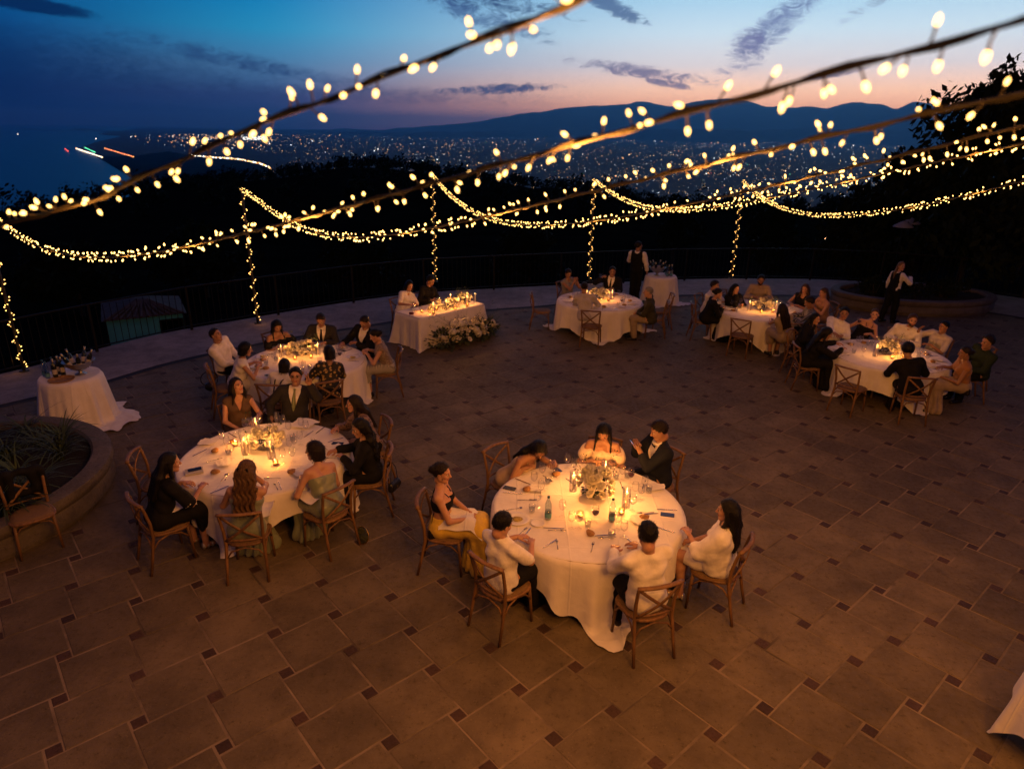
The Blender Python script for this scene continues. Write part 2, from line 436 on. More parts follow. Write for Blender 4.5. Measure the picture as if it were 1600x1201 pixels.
def tree(label, px, dist, top_y, crown_r, base_z, nclump, seed, group='trees beyond the terrace', name='broadleaf_tree', squash=.75, leaf=.16, trunk_r=.16, name_cat='tree'):
    rnd = random.Random(seed); d = ray(px, 300); h = math.hypot(d.x, d.y); x, y = d.x / h * dist, d.y / h * dist
    dt = ray(px, top_y); ht = math.hypot(dt.x, dt.y); ztop = CAM_H + dt.z / ht * dist; H = ztop - base_z
    root = thing(name, label, name_cat, (x, y, base_z), 0, group)
    t = MB(); lean = rnd.uniform(-.3, .3); tp = [(0, 0, -.4), (lean * .2, 0, H * .25), (lean * .5, .1, H * .5), (lean, .1, H * .8)]
    t.tube(tp, [trunk_r, trunk_r * .8, trunk_r * .6, trunk_r * .25], 8)
    ctr = []
    for k in range(nclump):
        a = rnd.uniform(0, 6.283); rr_ = crown_r * rnd.random() ** .6; zz = H * (.42 + .52 * rnd.random())
        fall = 1 - .55 * max(0, (zz / H - .6) / .4)
        c = (lean + rr_ * math.cos(a) * fall, rr_ * math.sin(a) * fall, zz); ctr.append(c)
        if k < 9: t.tube([(lean * .4, .05, H * rnd.uniform(.3, .6)), ((c[0]) * .5, c[1] * .5, c[2] * .85), c], [trunk_r * .4, trunk_r * .22, .015], 5)
    t.build('trunk', m_bark, root)
    cb = MB()
    for c in ctr: leaf_clump(cb, c, crown_r * rnd.uniform(.22, .38), 90, leaf, rnd, squash)
    leaf_clump(cb, (lean, 0, H * .92), crown_r * .3, 120, leaf, rnd, 1.0)
    cb.build('crown', m_leaf, root, False)
    return root

# ---- terrace ------------------------------------------------------------------------------
m_grout = mat('grout', (.25, .195, .14), rough=.9, var=.72, scale=1.6, bump=.5, bscale=60)
m_stone = mat('paving_stone', (.27, .235, .205), rough=.72, var=.28, scale=2.2, bump=.55, bscale=38, rand=.16, col2=(.19, .165, .145), coord='Generated')
m_inset = mat('inset_stone', (.105, .060, .050), rough=.7, var=.3, scale=3, bump=.5, bscale=30, rand=.25, coord='Generated')
def stone_mat(name, col, col2, rand, sc):
    m = bpy.data.materials.new(name); m.use_nodes = True; nt = m.node_tree; nt.nodes.clear(); N = NT(nt)
    bs = N.n('ShaderNodeBsdfPrincipled'); out = N.n('ShaderNodeOutputMaterial'); nt.links.new(bs.outputs[0], out.inputs[0])
    v = N.n('ShaderNodeNewGeometry').outputs['Position']
    f = N.noise(v, sc, 6, .65); g = N.noise(v, sc * 9, 5, .65); wv = N.noise(v, .42, 4, .6); st = N.noise(v, 1.1, 6, .7, 1.5); sp = N.noise(v, 55, 2, .5)
    c = N.mix(N.smooth(f, .30, .70), col2, col)
    c = N.mix(N.smooth(g, .56, .72, 0, .6), c, tuple(x * .5 for x in col2))                 # pitted, weathered patches
    c = N.mix(N.smooth(st, .58, .72, 0, .55), c, tuple(x * .55 for x in col2))              # old stains
    c = N.mix(N.smooth(sp, .64, .74, 0, .5), c, tuple(min(1, x * 1.5) for x in col))        # pale grit
    c = N.mix(N.smooth(sp, .36, .26, 0, .7), c, tuple(x * .35 for x in col2))               # dark grit
    oi = N.n('ShaderNodeObjectInfo').outputs['Random']; k = N.math('ADD', 1 - rand, N.math('MULTIPLY', oi, 2 * rand))
    k = N.math('MULTIPLY', k, N.smooth(wv, .3, .7, .74, 1.2))
    c = N.vmath('SCALE', c, scale=k); N.put(bs.inputs['Base Color'], c)
    N.put(bs.inputs['Roughness'], N.smooth(g, .3, .7, .55, .85)); bs.inputs['Specular IOR Level'].default_value = .3
    bp = N.n('ShaderNodeBump'); bp.inputs['Strength'].default_value = .7; bp.inputs['Distance'].default_value = .014
    N.put(bp.inputs['Height'], N.math('ADD', N.noise(v, 14, 6, .7), N.math('MULTIPLY', g, .6))); nt.links.new(bp.outputs[0], bs.inputs['Normal'])
    return m
m_stone = stone_mat('stone_slab', (.156, .122, .074), (.095, .074, .045), .17, 1.9)
m_inset = stone_mat('dark_red_slab', (.070, .039, .028), (.045, .026, .019), .25, 4)

LAT_U = .6; AN = .4986
U_ = Vector((math.cos(AN), math.sin(AN))) * LAT_U; V_ = Vector((math.sin(AN), -math.cos(AN))) * LAT_U * .9701
T0 = Vector((4.1597 * LAT_U, 8.8739 * LAT_U))
DEL = math.atan2(.13, .586)
E1 = Vector((math.cos(AN + DEL), math.sin(AN + DEL))); E2 = Vector((-E1.y, E1.x))
A1, A2, B1, B2 = .586, .567, .13, .13
inner = [(-12.5, 6.2), (-10.6, 8.6), (-8.95, 10.86), (-7.92, 11.97), (-7.25, 13.1), (-6.35, 14.15), (-5.0, 15.35), (-3.55, 16.4), (-2.2, 17.35), (-.8, 18.05), (.6, 18.55), (2.2, 19.2), (5.2, 20.25), (8.0, 20.45), (10.2, 20.3), (12.6, 19.4), (14.1, 18.1), (16.0, 15.8), (18, 12)]
outer = [(-14.6, 7.2), (-12.6, 9.4), (-10.2, 12.35), (-9.45, 13.6), (-8.4, 15.35), (-6.95, 16.75), (-5.4, 18.2), (-3.85, 19.4), (-2.4, 20.2), (-.8, 20.75), (.7, 21.2), (2.4, 21.75), (6.0, 22.7), (8.7, 23.0), (11.3, 22.9), (14.2, 21.8), (16.4, 19.9), (18.4, 17.2), (20.5, 12.5)]
def cat(pts, sub=4):
    o = []
    for i in range(len(pts) - 1):
        p0 = Vector(pts[max(i - 1, 0)]); p1 = Vector(pts[i]); p2 = Vector(pts[i + 1]); p3 = Vector(pts[min(i + 2, len(pts) - 1)])
        for k in range(sub):
            t = k / sub
            o.append(.5 * ((2 * p1) + (p2 - p0) * t + (2 * p0 - 5 * p1 + 4 * p2 - p3) * t * t + (3 * p1 - p0 - 3 * p2 + p3) * t ** 3))
    return o + [Vector(pts[-1])]
INN, OUT = cat(inner), cat(outer)
def inside(x, y, poly):
    c = False; j = len(poly) - 1
    for i in range(len(poly)):
        if (poly[i][1] > y) != (poly[j][1] > y) and x < (poly[j][0] - poly[i][0]) * (y - poly[i][1]) / (poly[j][1] - poly[i][1]) + poly[i][0]: c = not c
        j = i
    return c
floor_poly = [tuple(p) for p in OUT] + [(20.5, 0.5), (-14.6, 0.5)]
b = MB(); nI = len(INN)
vs = [(p[0], p[1], -.003) for p in INN] + [(p[0], .5, -.003) for p in INN]
b.add(vs, [(i, i + nI, i + 1 + nI, i + 1) for i in range(nI - 1)])
for i in range(nI - 1): pass
floor = tag(b.build('terrace_floor', m_grout, None, False), kind='structure')
def slab_mesh(name, a, c, m):
    j = .0085; e = .006; x, y = a / 2 - j, c / 2 - j; zt = .0; vs = []
    for (k, z) in ((0, -.03), (0, zt - e * .6), (e, zt)):
        vs += [(-x + k, -y + k, z), (x - k, -y + k, z), (x - k, y - k, z), (-x + k, y - k, z)]
    b = MB(); b.add(vs, [(8, 9, 10, 11)] + [(i + 4 * l, (i + 1) % 4 + 4 * l, (i + 1) % 4 + 4 + 4 * l, i + 4 + 4 * l) for l in (0, 1) for i in range(4)])
    return b, b.mesh(name, m, False)
bbig, me_big = slab_mesh('paving_stone', A1, A2, m_stone)
bsml, me_sml = slab_mesh('inset_stone', B1, B2, m_inset)
ang = AN + DEL
inn_poly = [(p[0], p[1]) for p in INN] + [(18, .5), (-12.5, .5)]
bigs, smalls = [], []
def in_view(x, y):
    v = Vector((x, y, -CAM_H)); dd = v.dot(FW)
    if dd < .3: return None
    u = v.dot(RT) / dd * FOC + 800; w = 600.5 - v.dot(UPV) / dd * FOC
    return (u, w) if -70 < u < 1670 and w < 1290 else None
for i in range(-60, 60):
    for jx in range(-60, 60):
        c = T0 + U_ * i + V_ * jx
        if c.y < .8 or c.y > 23: continue
        cb = c - E1 * (A1 + B1 / 2) - E2 * (A2 - B2 / 2) + E1 * A1 / 2 + E2 * A2 / 2
        for lst, q in ((smalls, c), (bigs, cb)):
            if not inside(q.x, q.y, inn_poly): continue
            lst.append((q.length, q, in_view(q.x, q.y) is not None))
rs = random.Random(5)
def lay(lst, me, bsrc, m, name):
    vis = sorted([t for t in lst if t[2]], key=lambda t: t[0]); hid = [t for t in lst if not t[2]]
    for d, q, _ in vis[:298]:
        o = put(name, me, floor, (q.x + rs.uniform(-.0025, .0025), q.y + rs.uniform(-.0025, .0025), rs.uniform(-.001, .0035)), (rs.uniform(-.004, .004), rs.uniform(-.004, .004), ang + rs.uniform(-.006, .006)))
    b = MB(); cs, sn = math.cos(ang), math.sin(ang)
    for d, q, _ in vis[298:] + hid:
        dz = rs.uniform(-.001, .0035)
        b.add([(q.x + x * cs - y * sn, q.y + x * sn + y * cs, z + dz) for x, y, z in bsrc.v], bsrc.f)
    o = b.build(name, m, floor, False); o['kind'] = 'stuff'
lay(bigs, me_big, bbig, m_stone, 'paving_stone'); lay(smalls, me_sml, bsml, m_inset, 'inset_stone')

m_border = stone_mat('pale_gravel_stone', (.30, .26, .24), (.19, .165, .155), .0, 3.2)
m_drain = mat('drain_metal', (.02, .018, .018), rough=.7, var=.3, scale=10)
def strip(name, A, B, zA, zB, m, kind='structure', seg=6):
    pts = []; n = len(A)
    for i in range(n):
        for k in range(seg + 1):
            t = k / seg; p = A[i] * (1 - t) + B[i] * t; pts.append((p.x, p.y, zA + (zB - zA) * t))
    return tag(mesh_from_grid(name, pts, n, seg + 1, m, False), kind=kind)
def off_line(L, d):
    o = []
    for i, p in enumerate(L):
        t = (L[min(i + 1, len(L) - 1)] - L[max(i - 1, 0)]).normalized(); o.append(p + Vector((-t.y, t.x)) * d)
    return o
strip('drain_channel', off_line(INN, -.02), off_line(INN, .13), .006, .006, m_drain, seg=2)
strip('terrace_border', off_line(INN, .12), OUT, .014, .022, m_border)
strip('terrace_edge', OUT, off_line(OUT, .12), .021, -4.0, m_border, seg=2)

# ---- railing along the terrace edge ----------------------------------------------------------
m_iron = mat('black_iron', (.006, .006, .007), rough=.6, var=.2, scale=20, spec=.15)
RAILP = off_line(OUT, -.16)
def along(L, step):
    o = [L[0].copy()]; acc = 0
    for i in range(len(L) - 1):
        seg = (L[i + 1] - L[i]); ln = seg.length; s = step - acc
        while s <= ln:
            o.append(L[i] + seg * (s / ln)); s += step
        acc = (acc + ln) % step if True else 0
    return o
posts_xy = [p for p in along(RAILP, 2.2)]
me_post = MB().box((0, 0, .53), (.05, .05, 1.06)).mesh('railing_post', m_iron, False)
me_bal = MB().tube([(0, 0, .10), (0, 0, 1.0)], .0075, 4).mesh('baluster', m_iron, False)
rail_n = 0
railing = thing('terrace_railing', 'black iron railing with thin upright bars along the far edge of the terrace', 'railing', (RAILP[0].x, RAILP[0].y, .02))
r0 = RAILP[0]
for i in range(len(posts_xy) - 1):
    a, c = posts_xy[i], posts_xy[i + 1]
    if not any((in_view(*a), in_view(*c))): continue
    rz_ = math.atan2(c.y - a.y, c.x - a.x); ln = (c - a).length; mid = (a + c) / 2 - r0
    put('railing_post', me_post, railing, (a.x - r0.x, a.y - r0.y, 0), (0, 0, rz_))
    MB().box((mid.x, mid.y, 1.05), (ln - .052, .045, .03), rz_).build('top_rail', m_iron, railing, False)
    MB().box((mid.x, mid.y, .11), (ln - .052, .03, .02), rz_).build('bottom_rail', m_iron, railing, False)
    nb = int(ln / .14)
    for k in range(1, nb):
        q = a.lerp(c, k / nb) - r0
        if rail_n < 298: put('baluster', me_bal, railing, (q.x, q.y, 0), (0, 0, rz_)); rail_n += 1

# ---- the lower house beyond the railing -------------------------------------------------------
m_teal_lit = mat('teal_lit_render', (.08, .44, .50), rough=.85, var=.3, scale=1.2, bump=.3, bscale=30)  # bluish light falling on the wall is put into its base colour
m_roof = mat('roof_tile', (.10, .075, .06), rough=.85, var=.45, scale=4, bump=.4, bscale=20)
EZ = -2.05                                                # eaves height, well below the terrace
hA, hB = at(158, 503, EZ), at(292, 489, EZ); hw = (hB - hA).length; hrz = math.atan2(hB.y - hA.y, hB.x - hA.x)
house = thing('lower_house', 'low house, wall coloured teal-lit, with a dark hipped roof below the terrace railing', 'house', (hA.x, hA.y, EZ - 2.6), hrz)
MB().box((hw / 2, 1.6, 1.29), (hw - .3, 2.9, 2.58)).build('wall', m_teal_lit, house, False)
rf = MB(); rf.add([(0, 0, 2.6), (hw, 0, 2.6), (hw, 3.2, 2.6), (0, 3.2, 2.6), (1.2, 1.2, 2.98), (hw - 1.2, 1.2, 2.98), (hw - 1.2, 2.0, 2.98), (1.2, 2.0, 2.98)],
                  [(0, 1, 5, 4), (1, 2, 6, 5), (2, 3, 7, 6), (3, 0, 4, 7), (4, 5, 6, 7), (3, 2, 1, 0)])
for k in range(12):
    t = (k + .5) / 12; rf.tube([(hw * t, -.02, 2.63), (1.2 + (hw - 2.4) * t, 1.2, 3.0)], .05, 5)
rf.build('roof', m_roof, house, False)
wx = hw * .80
wn = MB().box((wx, .14, 1.95), (.7, .03, .8)).build('window', glass('dark_pane', (.02, .03, .04), .04), house, False)
fr = MB()
for dx in (-.38, .38): fr.box((wx + dx, .125, 1.95), (.06, .05, .9))
for dz in (-.43, .43): fr.box((wx, .124, 1.95 + dz), (.70, .05, .06))
fr.build('window_frame', m_iron, wn, False)

# ---- planters -----------------------------------------------------------------------------
m_kerb = stone_mat('carved_kerb_stone', (.135, .115, .095), (.085, .072, .06), .05, 3.0)
m_soil = mat('planter_soil', (.012, .009, .006), rough=.95, var=.5, scale=9, bump=1.0, bscale=25)
m_strap = mat('strap_leaf', (.045, .075, .022), rough=.6, var=.35, scale=6, rand=.3)
def planter(label, c, rx, ry, hk, seed):
    root = thing('stone_planter', label, 'planter', (c[0], c[1], 0))
    prof = [(-.02, 0), (-.02, .06), (.04, .08), (.04, hk * .55), (.02, hk * .62), (.05, hk * .68), (.07, hk * .85), (.05, hk * .98), (.02, hk), (-.17, hk), (-.20, hk - .03), (-.20, hk - .14)]
    n = 72; b = MB(); vs = []; fs = []
    for dr, z in prof:
        for k in range(n):
            w = 2 * math.pi * k / n; vs.append(((rx + dr) * math.cos(w), (ry + dr) * math.sin(w), z))
    for i in range(len(prof) - 1):
        for k in range(n): fs.append((i * n + k, i * n + (k + 1) % n, (i + 1) * n + (k + 1) % n, (i + 1) * n + k))
    b.add(vs, fs); b.build('kerb', m_kerb, root, True, 40)
    s = MB(); vs = [(0, 0, hk - .08)]
    for f_ in (.5, 1.0):
        for k in range(36):
            w = 2 * math.pi * k / 36; vs.append(((rx - .18) * f_ * math.cos(w), (ry - .18) * f_ * math.sin(w), hk - .10 + .03 * math.sin(k * 1.7)))
    fs = [(0, 1 + k, 1 + (k + 1) % 36) for k in range(36)] + [(1 + k, 37 + k, 37 + (k + 1) % 36, 1 + (k + 1) % 36) for k in range(36)]
    s.add(vs, fs); s.build('soil', m_soil, root)
    return root
def blade(b, base, az_, ln, w, droop, n=5):
    vs = []; d = Vector((math.cos(az_), math.sin(az_), 0)); s = Vector((-d.y, d.x, 0))
    for k in range(n + 1):
        t = k / n; ww = w * (1 - t) ** .6 * (.5 + .5 * min(1, t * 4))
        p = Vector(base) + d * (ln * .75 * t ** 1.3) + Vector((0, 0, ln * (t * .95 - droop * t * t)))
        vs += [p - s * ww, p + s * ww]
    b.add(vs, [(2 * k, 2 * k + 1, 2 * k + 3, 2 * k + 2) for k in range(n)])
def strap_plant(x, y, z, label, group, seed, n=26, ln=.5):
    rnd = random.Random(seed); b = MB()
    for _ in range(n): blade(b, (rnd.uniform(-.05, .05), rnd.uniform(-.05, .05), 0), rnd.uniform(0, 6.283), ln * rnd.uniform(.6, 1.2), .014, rnd.uniform(.35, .95))
    o = b.build('strap_plant', m_strap); o.location = (x, y, z); tag(o, label, 'plant', group)
def bush(x, y, z, r, label, group, seed, n=260, leaf=.05, squash=.8):
    rnd = random.Random(seed); root = thing('low_bush', label, 'bush', (x, y, z), 0, group)
    b = MB()
    for k in range(7):
        a = rnd.uniform(0, 6.28); leaf_clump(b, (math.cos(a) * r * .5, math.sin(a) * r * .5, r * rnd.uniform(.3, .8)), r * .5, n // 7, leaf, rnd, squash)
    b.build('foliage', m_leaf, root, False)
    t = MB()
    for k in range(5):
        a = k * 1.256; t.tube([(0, 0, -.05), (math.cos(a) * r * .3, math.sin(a) * r * .3, r * .7)], [.018, .006], 5)
    t.build('stem', m_bark, root)
PLX, PLY = -7.35, 7.55
planter('curved stone planter with moulded rim and dark plants at the left edge', (PLX, PLY), 1.95, 1.95, .45, 1)
rp = random.Random(3)
for k in range(26):
    a = rp.uniform(-1.3, 2.6); r_ = 1.62 * math.sqrt(rp.random())
    strap_plant(PLX + r_ * math.cos(a), PLY + r_ * math.sin(a), .36, 'strappy dark green plant in the stone planter beside the wine table', 'plants in the left planter', 100 + k, 34, rp.uniform(.5, .85))
planter('long oval stone planter behind the passing waitress', (11.7, 19.55), 2.25, 1.35, .42, 2)
for k in range(14):
    a = rp.uniform(0, 6.28); r_ = math.sqrt(rp.random())
    bush(11.7 + 1.7 * r_ * math.cos(a), 19.55 + .85 * r_ * math.sin(a), .33, rp.uniform(.3, .5), 'dark leafy bush filling the oval planter', 'bushes in the oval planter', 300 + k)

# ---- trees around the terrace -----------------------------------------------------------------
tree('tall dark tree rising into the sky at the right edge above the string lights', 1535, 30, 108, 2.9, -3.2, 95, 41, leaf=.16)
tree('dark tree at the far right edge, tallest of the row', 1650, 27, 80, 3.2, -3.2, 90, 42, leaf=.17)
tree('broad dark tree left of the tall one beyond the right end of the railing', 1455, 34, 232, 3.0, -3.4, 85, 43, leaf=.19)
tree('low dark tree between the right planter and the lit plain', 1375, 36, 308, 2.4, -3.6, 36, 44, leaf=.19)
tree('small dark tree poking above the slope right of the fourth post', 1062, 60, 306, 2.2, -7.5, 26, 45, leaf=.26)
tree('small round tree on the slope under the fifth swag of lights', 1215, 52, 322, 2.4, -7.0, 28, 46, leaf=.26)
tree('bushy dark tree on the slope behind the sweetheart table', 560, 44, 372, 2.6, -6.4, 30, 47, leaf=.24)
tree('dark tree on the slope behind the second lit post', 300, 46, 352, 2.9, -6.6, 32, 48, leaf=.24)
tree('bushy tree on the slope at the left behind the wine table', 90, 42, 392, 2.7, -6.0, 32, 49, leaf=.24)
tree('low spreading tree behind the railing near the far round table', 830, 48, 358, 2.6, -6.8, 30, 50, leaf=.24)
m_canvas = mat('white_canvas', (.34, .34, .36), rough=.8, var=.15, scale=4)
for (px_, py_, dd_, lab) in ((1412, 351, 28, 'small closed-top white parasol glimpsed among dark trees at right'), (1424, 346, 29.5, 'second white parasol just behind the first among the dark trees')):
    d = ray(px_, py_); h = math.hypot(d.x, d.y); zc = CAM_H + d.z / h * dd_
    pr = thing('parasol', lab, 'parasol', (d.x / h * dd_, d.y / h * dd_, zc - 2.2), 0)
    MB().lathe([(.34, 2.12), (.31, 2.16), (.16, 2.26), (.02, 2.33)], 12).build('canopy', m_canvas, pr)
    MB().tube([(0, 0, 0), (0, 0, 2.35)], .02, 6).build('pole', m_iron, pr)
b = MB()
for x, y, mi in ((1290, 373, 0), (1334, 372, 0), (1350, 374, 4), (1354, 376, 1), (1346, 377, 4), (1300, 386, 2)):
    d = ray(x, y); p = Vector((0, 0, CAM_H)) + d * 42; r = .05
    b.add([(p.x + a * r, p.y + c * r, p.z + e * r) for a, c, e in OCT], OCF, mi)
tag(b.build('garden_lights', CITY, None, False), kind='stuff')

# ---- air ----------------------------------------------------------------------------------
hz = MB().box((0, 40000, 560), (190000, 130000, 1830)).build('haze', [], None, False)
mh = bpy.data.materials.new('dusk_air'); mh.use_nodes = True; nt = mh.node_tree; nt.nodes.clear()
pv = nt.nodes.new('ShaderNodeVolumePrincipled'); oo = nt.nodes.new('ShaderNodeOutputMaterial'); nt.links.new(pv.outputs[0], oo.inputs['Volume'])
pv.inputs['Color'].default_value = (.20, .58, 1.0, 1); pv.inputs['Density'].default_value = 2.7e-5; pv.inputs['Anisotropy'].default_value = .68
hz.data.materials.append(mh); tag(hz, kind='stuff')
STRING_W = 14.5                                             # base watts per metre of string; added fill raises the house ends above it
def in_view3(p):
    v = p - Vector((0, 0, CAM_H)); dd = v.dot(FW)
    if dd < .2: return None
    u = v.dot(RT) / dd * FOC + 800; w = 600.5 - v.dot(UPV) / dd * FOC
    return (u, w) if -60 < u < 1660 and -60 < w < 1260 else None
# ================================================================== STRING LIGHTS
m_cable = mat('light_cable', (.012, .009, .007), rough=.6, var=.2, scale=30)
m_bulb = emit('bulb_glow', (1, .54, .14), 6.5)
BULB_COL = (1.0, .35, .05)
def bulb_mesh():
    b = MB(); b.tube([(0, 0, 0), (.003, 0, .022), (0, 0, .040)], [.0030, .0026, .0036], 4, 0, False)
    b.lathe([(.0036, .037), (.0056, .041), (.0064, .046), (.0052, .053), (.0001, .059)], 7, (0, 0, 0), 1)
    return b.mesh('bulb', [m_cable, m_bulb])
me_bulb = bulb_mesh()
def bulb_mesh_small():
    b = MB(); b.tube([(0, 0, 0), (0, 0, .022)], [.0026, .0030], 3, 0, False)
    b.lathe([(.0040, .020), (.0105, .029), (.0095, .040), (.0001, .050)], 6, (0, 0, 0), 1)
    return b.mesh('bulb', [m_cable, m_bulb])
me_bulb_s = bulb_mesh_small()
me_bulb_s.materials[1] = emit('bulb_glow_gold', (1, .50, .12), 5.0)
def aim(d, roll=0.0):
    return Vector(d).to_track_quat('Z', 'Y').to_euler()
POSTS = [((38, 580), 3.3), ((403, 505), 3.25), ((680, 440), 3.33), ((920, 440), 3.25), ((1142, 435), 3.22)]
post_xy = [at(*p, 0.02) for p, h in POSTS]
post_h = [h for p, h in POSTS]
WHERE = ['at the far left beside the wine table', 'behind the table of the man in white', 'directly behind the sweetheart table', 'behind the far round table left of the waiter', 'rising behind guests right of the far side table']
m_pole = mat('post_paint', (.025, .022, .02), rough=.6, var=.2, scale=15)
rl = random.Random(77)
for i, (p, h) in enumerate(zip(post_xy, post_h)):
    root = thing('light_post', 'dark post wound with fairy lights, ' + WHERE[i], 'light post', p)
    MB().tube([(0, 0, 0), (0, 0, h)], .028, 8).build('pole', m_pole, root)
    MB().lathe([(.0, .012), (.09, .012), (.09, .0)], 12).build('base_plate', m_pole, root)
    cb = []; n = 64
    for k in range(170):
        t = k / 169; w = t * 2 * math.pi * 9.5; cb.append((.034 * math.cos(w), .034 * math.sin(w), .08 + t * (h - .1)))
    MB().tube(cb, .004, 4).build('wound_cable', m_cable, root)
    for k in range(n):
        t = (k + rl.uniform(-.4, .4)) / n; t = min(1, max(0, t)); w = t * 2 * math.pi * 9.5
        d = Vector((math.cos(w), math.sin(w), rl.uniform(-.3, 1.2)))
        put('bulb', me_bulb_s, root, (.034 * math.cos(w), .034 * math.sin(w), .08 + t * (h - .1)), aim(d))
    for f in (.06, .4, .8): lamp('wound_light', root, (.10 * (1 if i % 2 else -1), -.10, h * f + .05), .45, BULB_COL, .05)
STR = {1: [(0, 345), (60, 385), (150, 402), (250, 392), (385, 363), (490, 340), (600, 305), (680, 285), (760, 260), (900, 228), (1000, 198), (1150, 160), (1300, 115), (1450, 70), (1600, 25)],
       2: [(387, 297), (440, 345), (480, 357), (540, 368), (600, 366), (690, 352), (800, 332), (910, 302), (1000, 285), (1060, 270), (1125, 255), (1200, 240), (1280, 222), (1350, 205), (1410, 185), (1500, 160), (1600, 125)],
       3: [(683, 280), (720, 320), (760, 340), (830, 350), (900, 345), (1000, 335), (1080, 325), (1150, 305), (1250, 278), (1300, 265), (1365, 255), (1425, 240), (1480, 225), (1525, 212), (1600, 195)],
       4: [(926, 282), (960, 305), (1000, 320), (1040, 327), (1090, 325), (1150, 320), (1220, 310), (1290, 290), (1350, 275), (1425, 258), (1500, 245), (1600, 228)],
       5: [(1160, 285), (1190, 310), (1230, 325), (1290, 338), (1350, 335), (1420, 325), (1500, 305), (1560, 295), (1590, 285)]}
ENDS = {1: (1.5, .5), 2: (1.75, .6), 3: (2.5, .8), 4: (3.4, 1.0), 5: (4.3, 1.0)}
def string_path(k):
    """hanging curve in the vertical plane from the post top to the house: heights measured in the photo, smoothed by a cubic"""
    P0 = post_xy[k - 1].to_2d(); E = Vector(ENDS[k]); D = E - P0; L = D.length; D.normalize(); n = Vector((-D.y, D.x)); S = [0, 0, 0]; Z = [post_h[k - 1]] * 3
    for x, y in STR[k]:
        d = ray(x, y); t = P0.dot(n) / Vector((d.x, d.y)).dot(n); q = d * t; S.append((q.to_2d() - P0).dot(D)); Z.append(q.z + CAM_H)
    c = np.polyfit(S, Z, 4); out = []
    m = 90
    for i in range(m + 1):
        s = L * i / m; q = P0 + D * s; out.append(Vector((q.x, q.y, float(np.polyval(c, s)))))
    out[0].z = post_h[k - 1]
    for q in (1, 2, 3): out.append(out[m] + Vector((D.x * .75 * q, D.y * .75 * q, .16 * q)))      # unseen length added behind the camera to carry the fill lamps
    return out
def path0():
    a, b_, c = Vector((.62, .55, 5.06)), Vector((-2.05, 2.5, 4.20)), Vector((-9.9, 8.2, 3.35)); out = []
    pts = [at_d(0, 352, 3.05), at_d(75, 332, 2.86), at_d(150, 312, 2.68), at_d(235, 270, 2.46), at_d(300, 243, 2.3), at_d(400, 195, 2.07), at_d(500, 160, 1.88), at_d(600, 120, 1.72), at_d(700, 80, 1.59), at_d(800, 45, 1.47), at_d(880, 10, 1.38), at_d(980, -35, 1.29)]
    return [Vector((-8.5, 6.9, 3.4)), Vector((-6.5, 5.45, 3.45)), Vector((-4.6, 4.15, 3.72))] + pts + [Vector((.75, .75, 5.16))]
def at_d(x, y, dist): return Vector((0, 0, CAM_H)) + ray(x, y) * dist
SLAB = ['nearest string of warm bulbs sweeping across the upper left close to the camera', 'long string of bulbs from the leftmost post across the sky to the top right corner',
        'string of warm bulbs from the second post, passing below the sky string', 'string of warm bulbs from the post behind the sweetheart table', 'string of warm bulbs from the post left of the waiter', 'lowest string of warm bulbs at right, from the rightmost post']
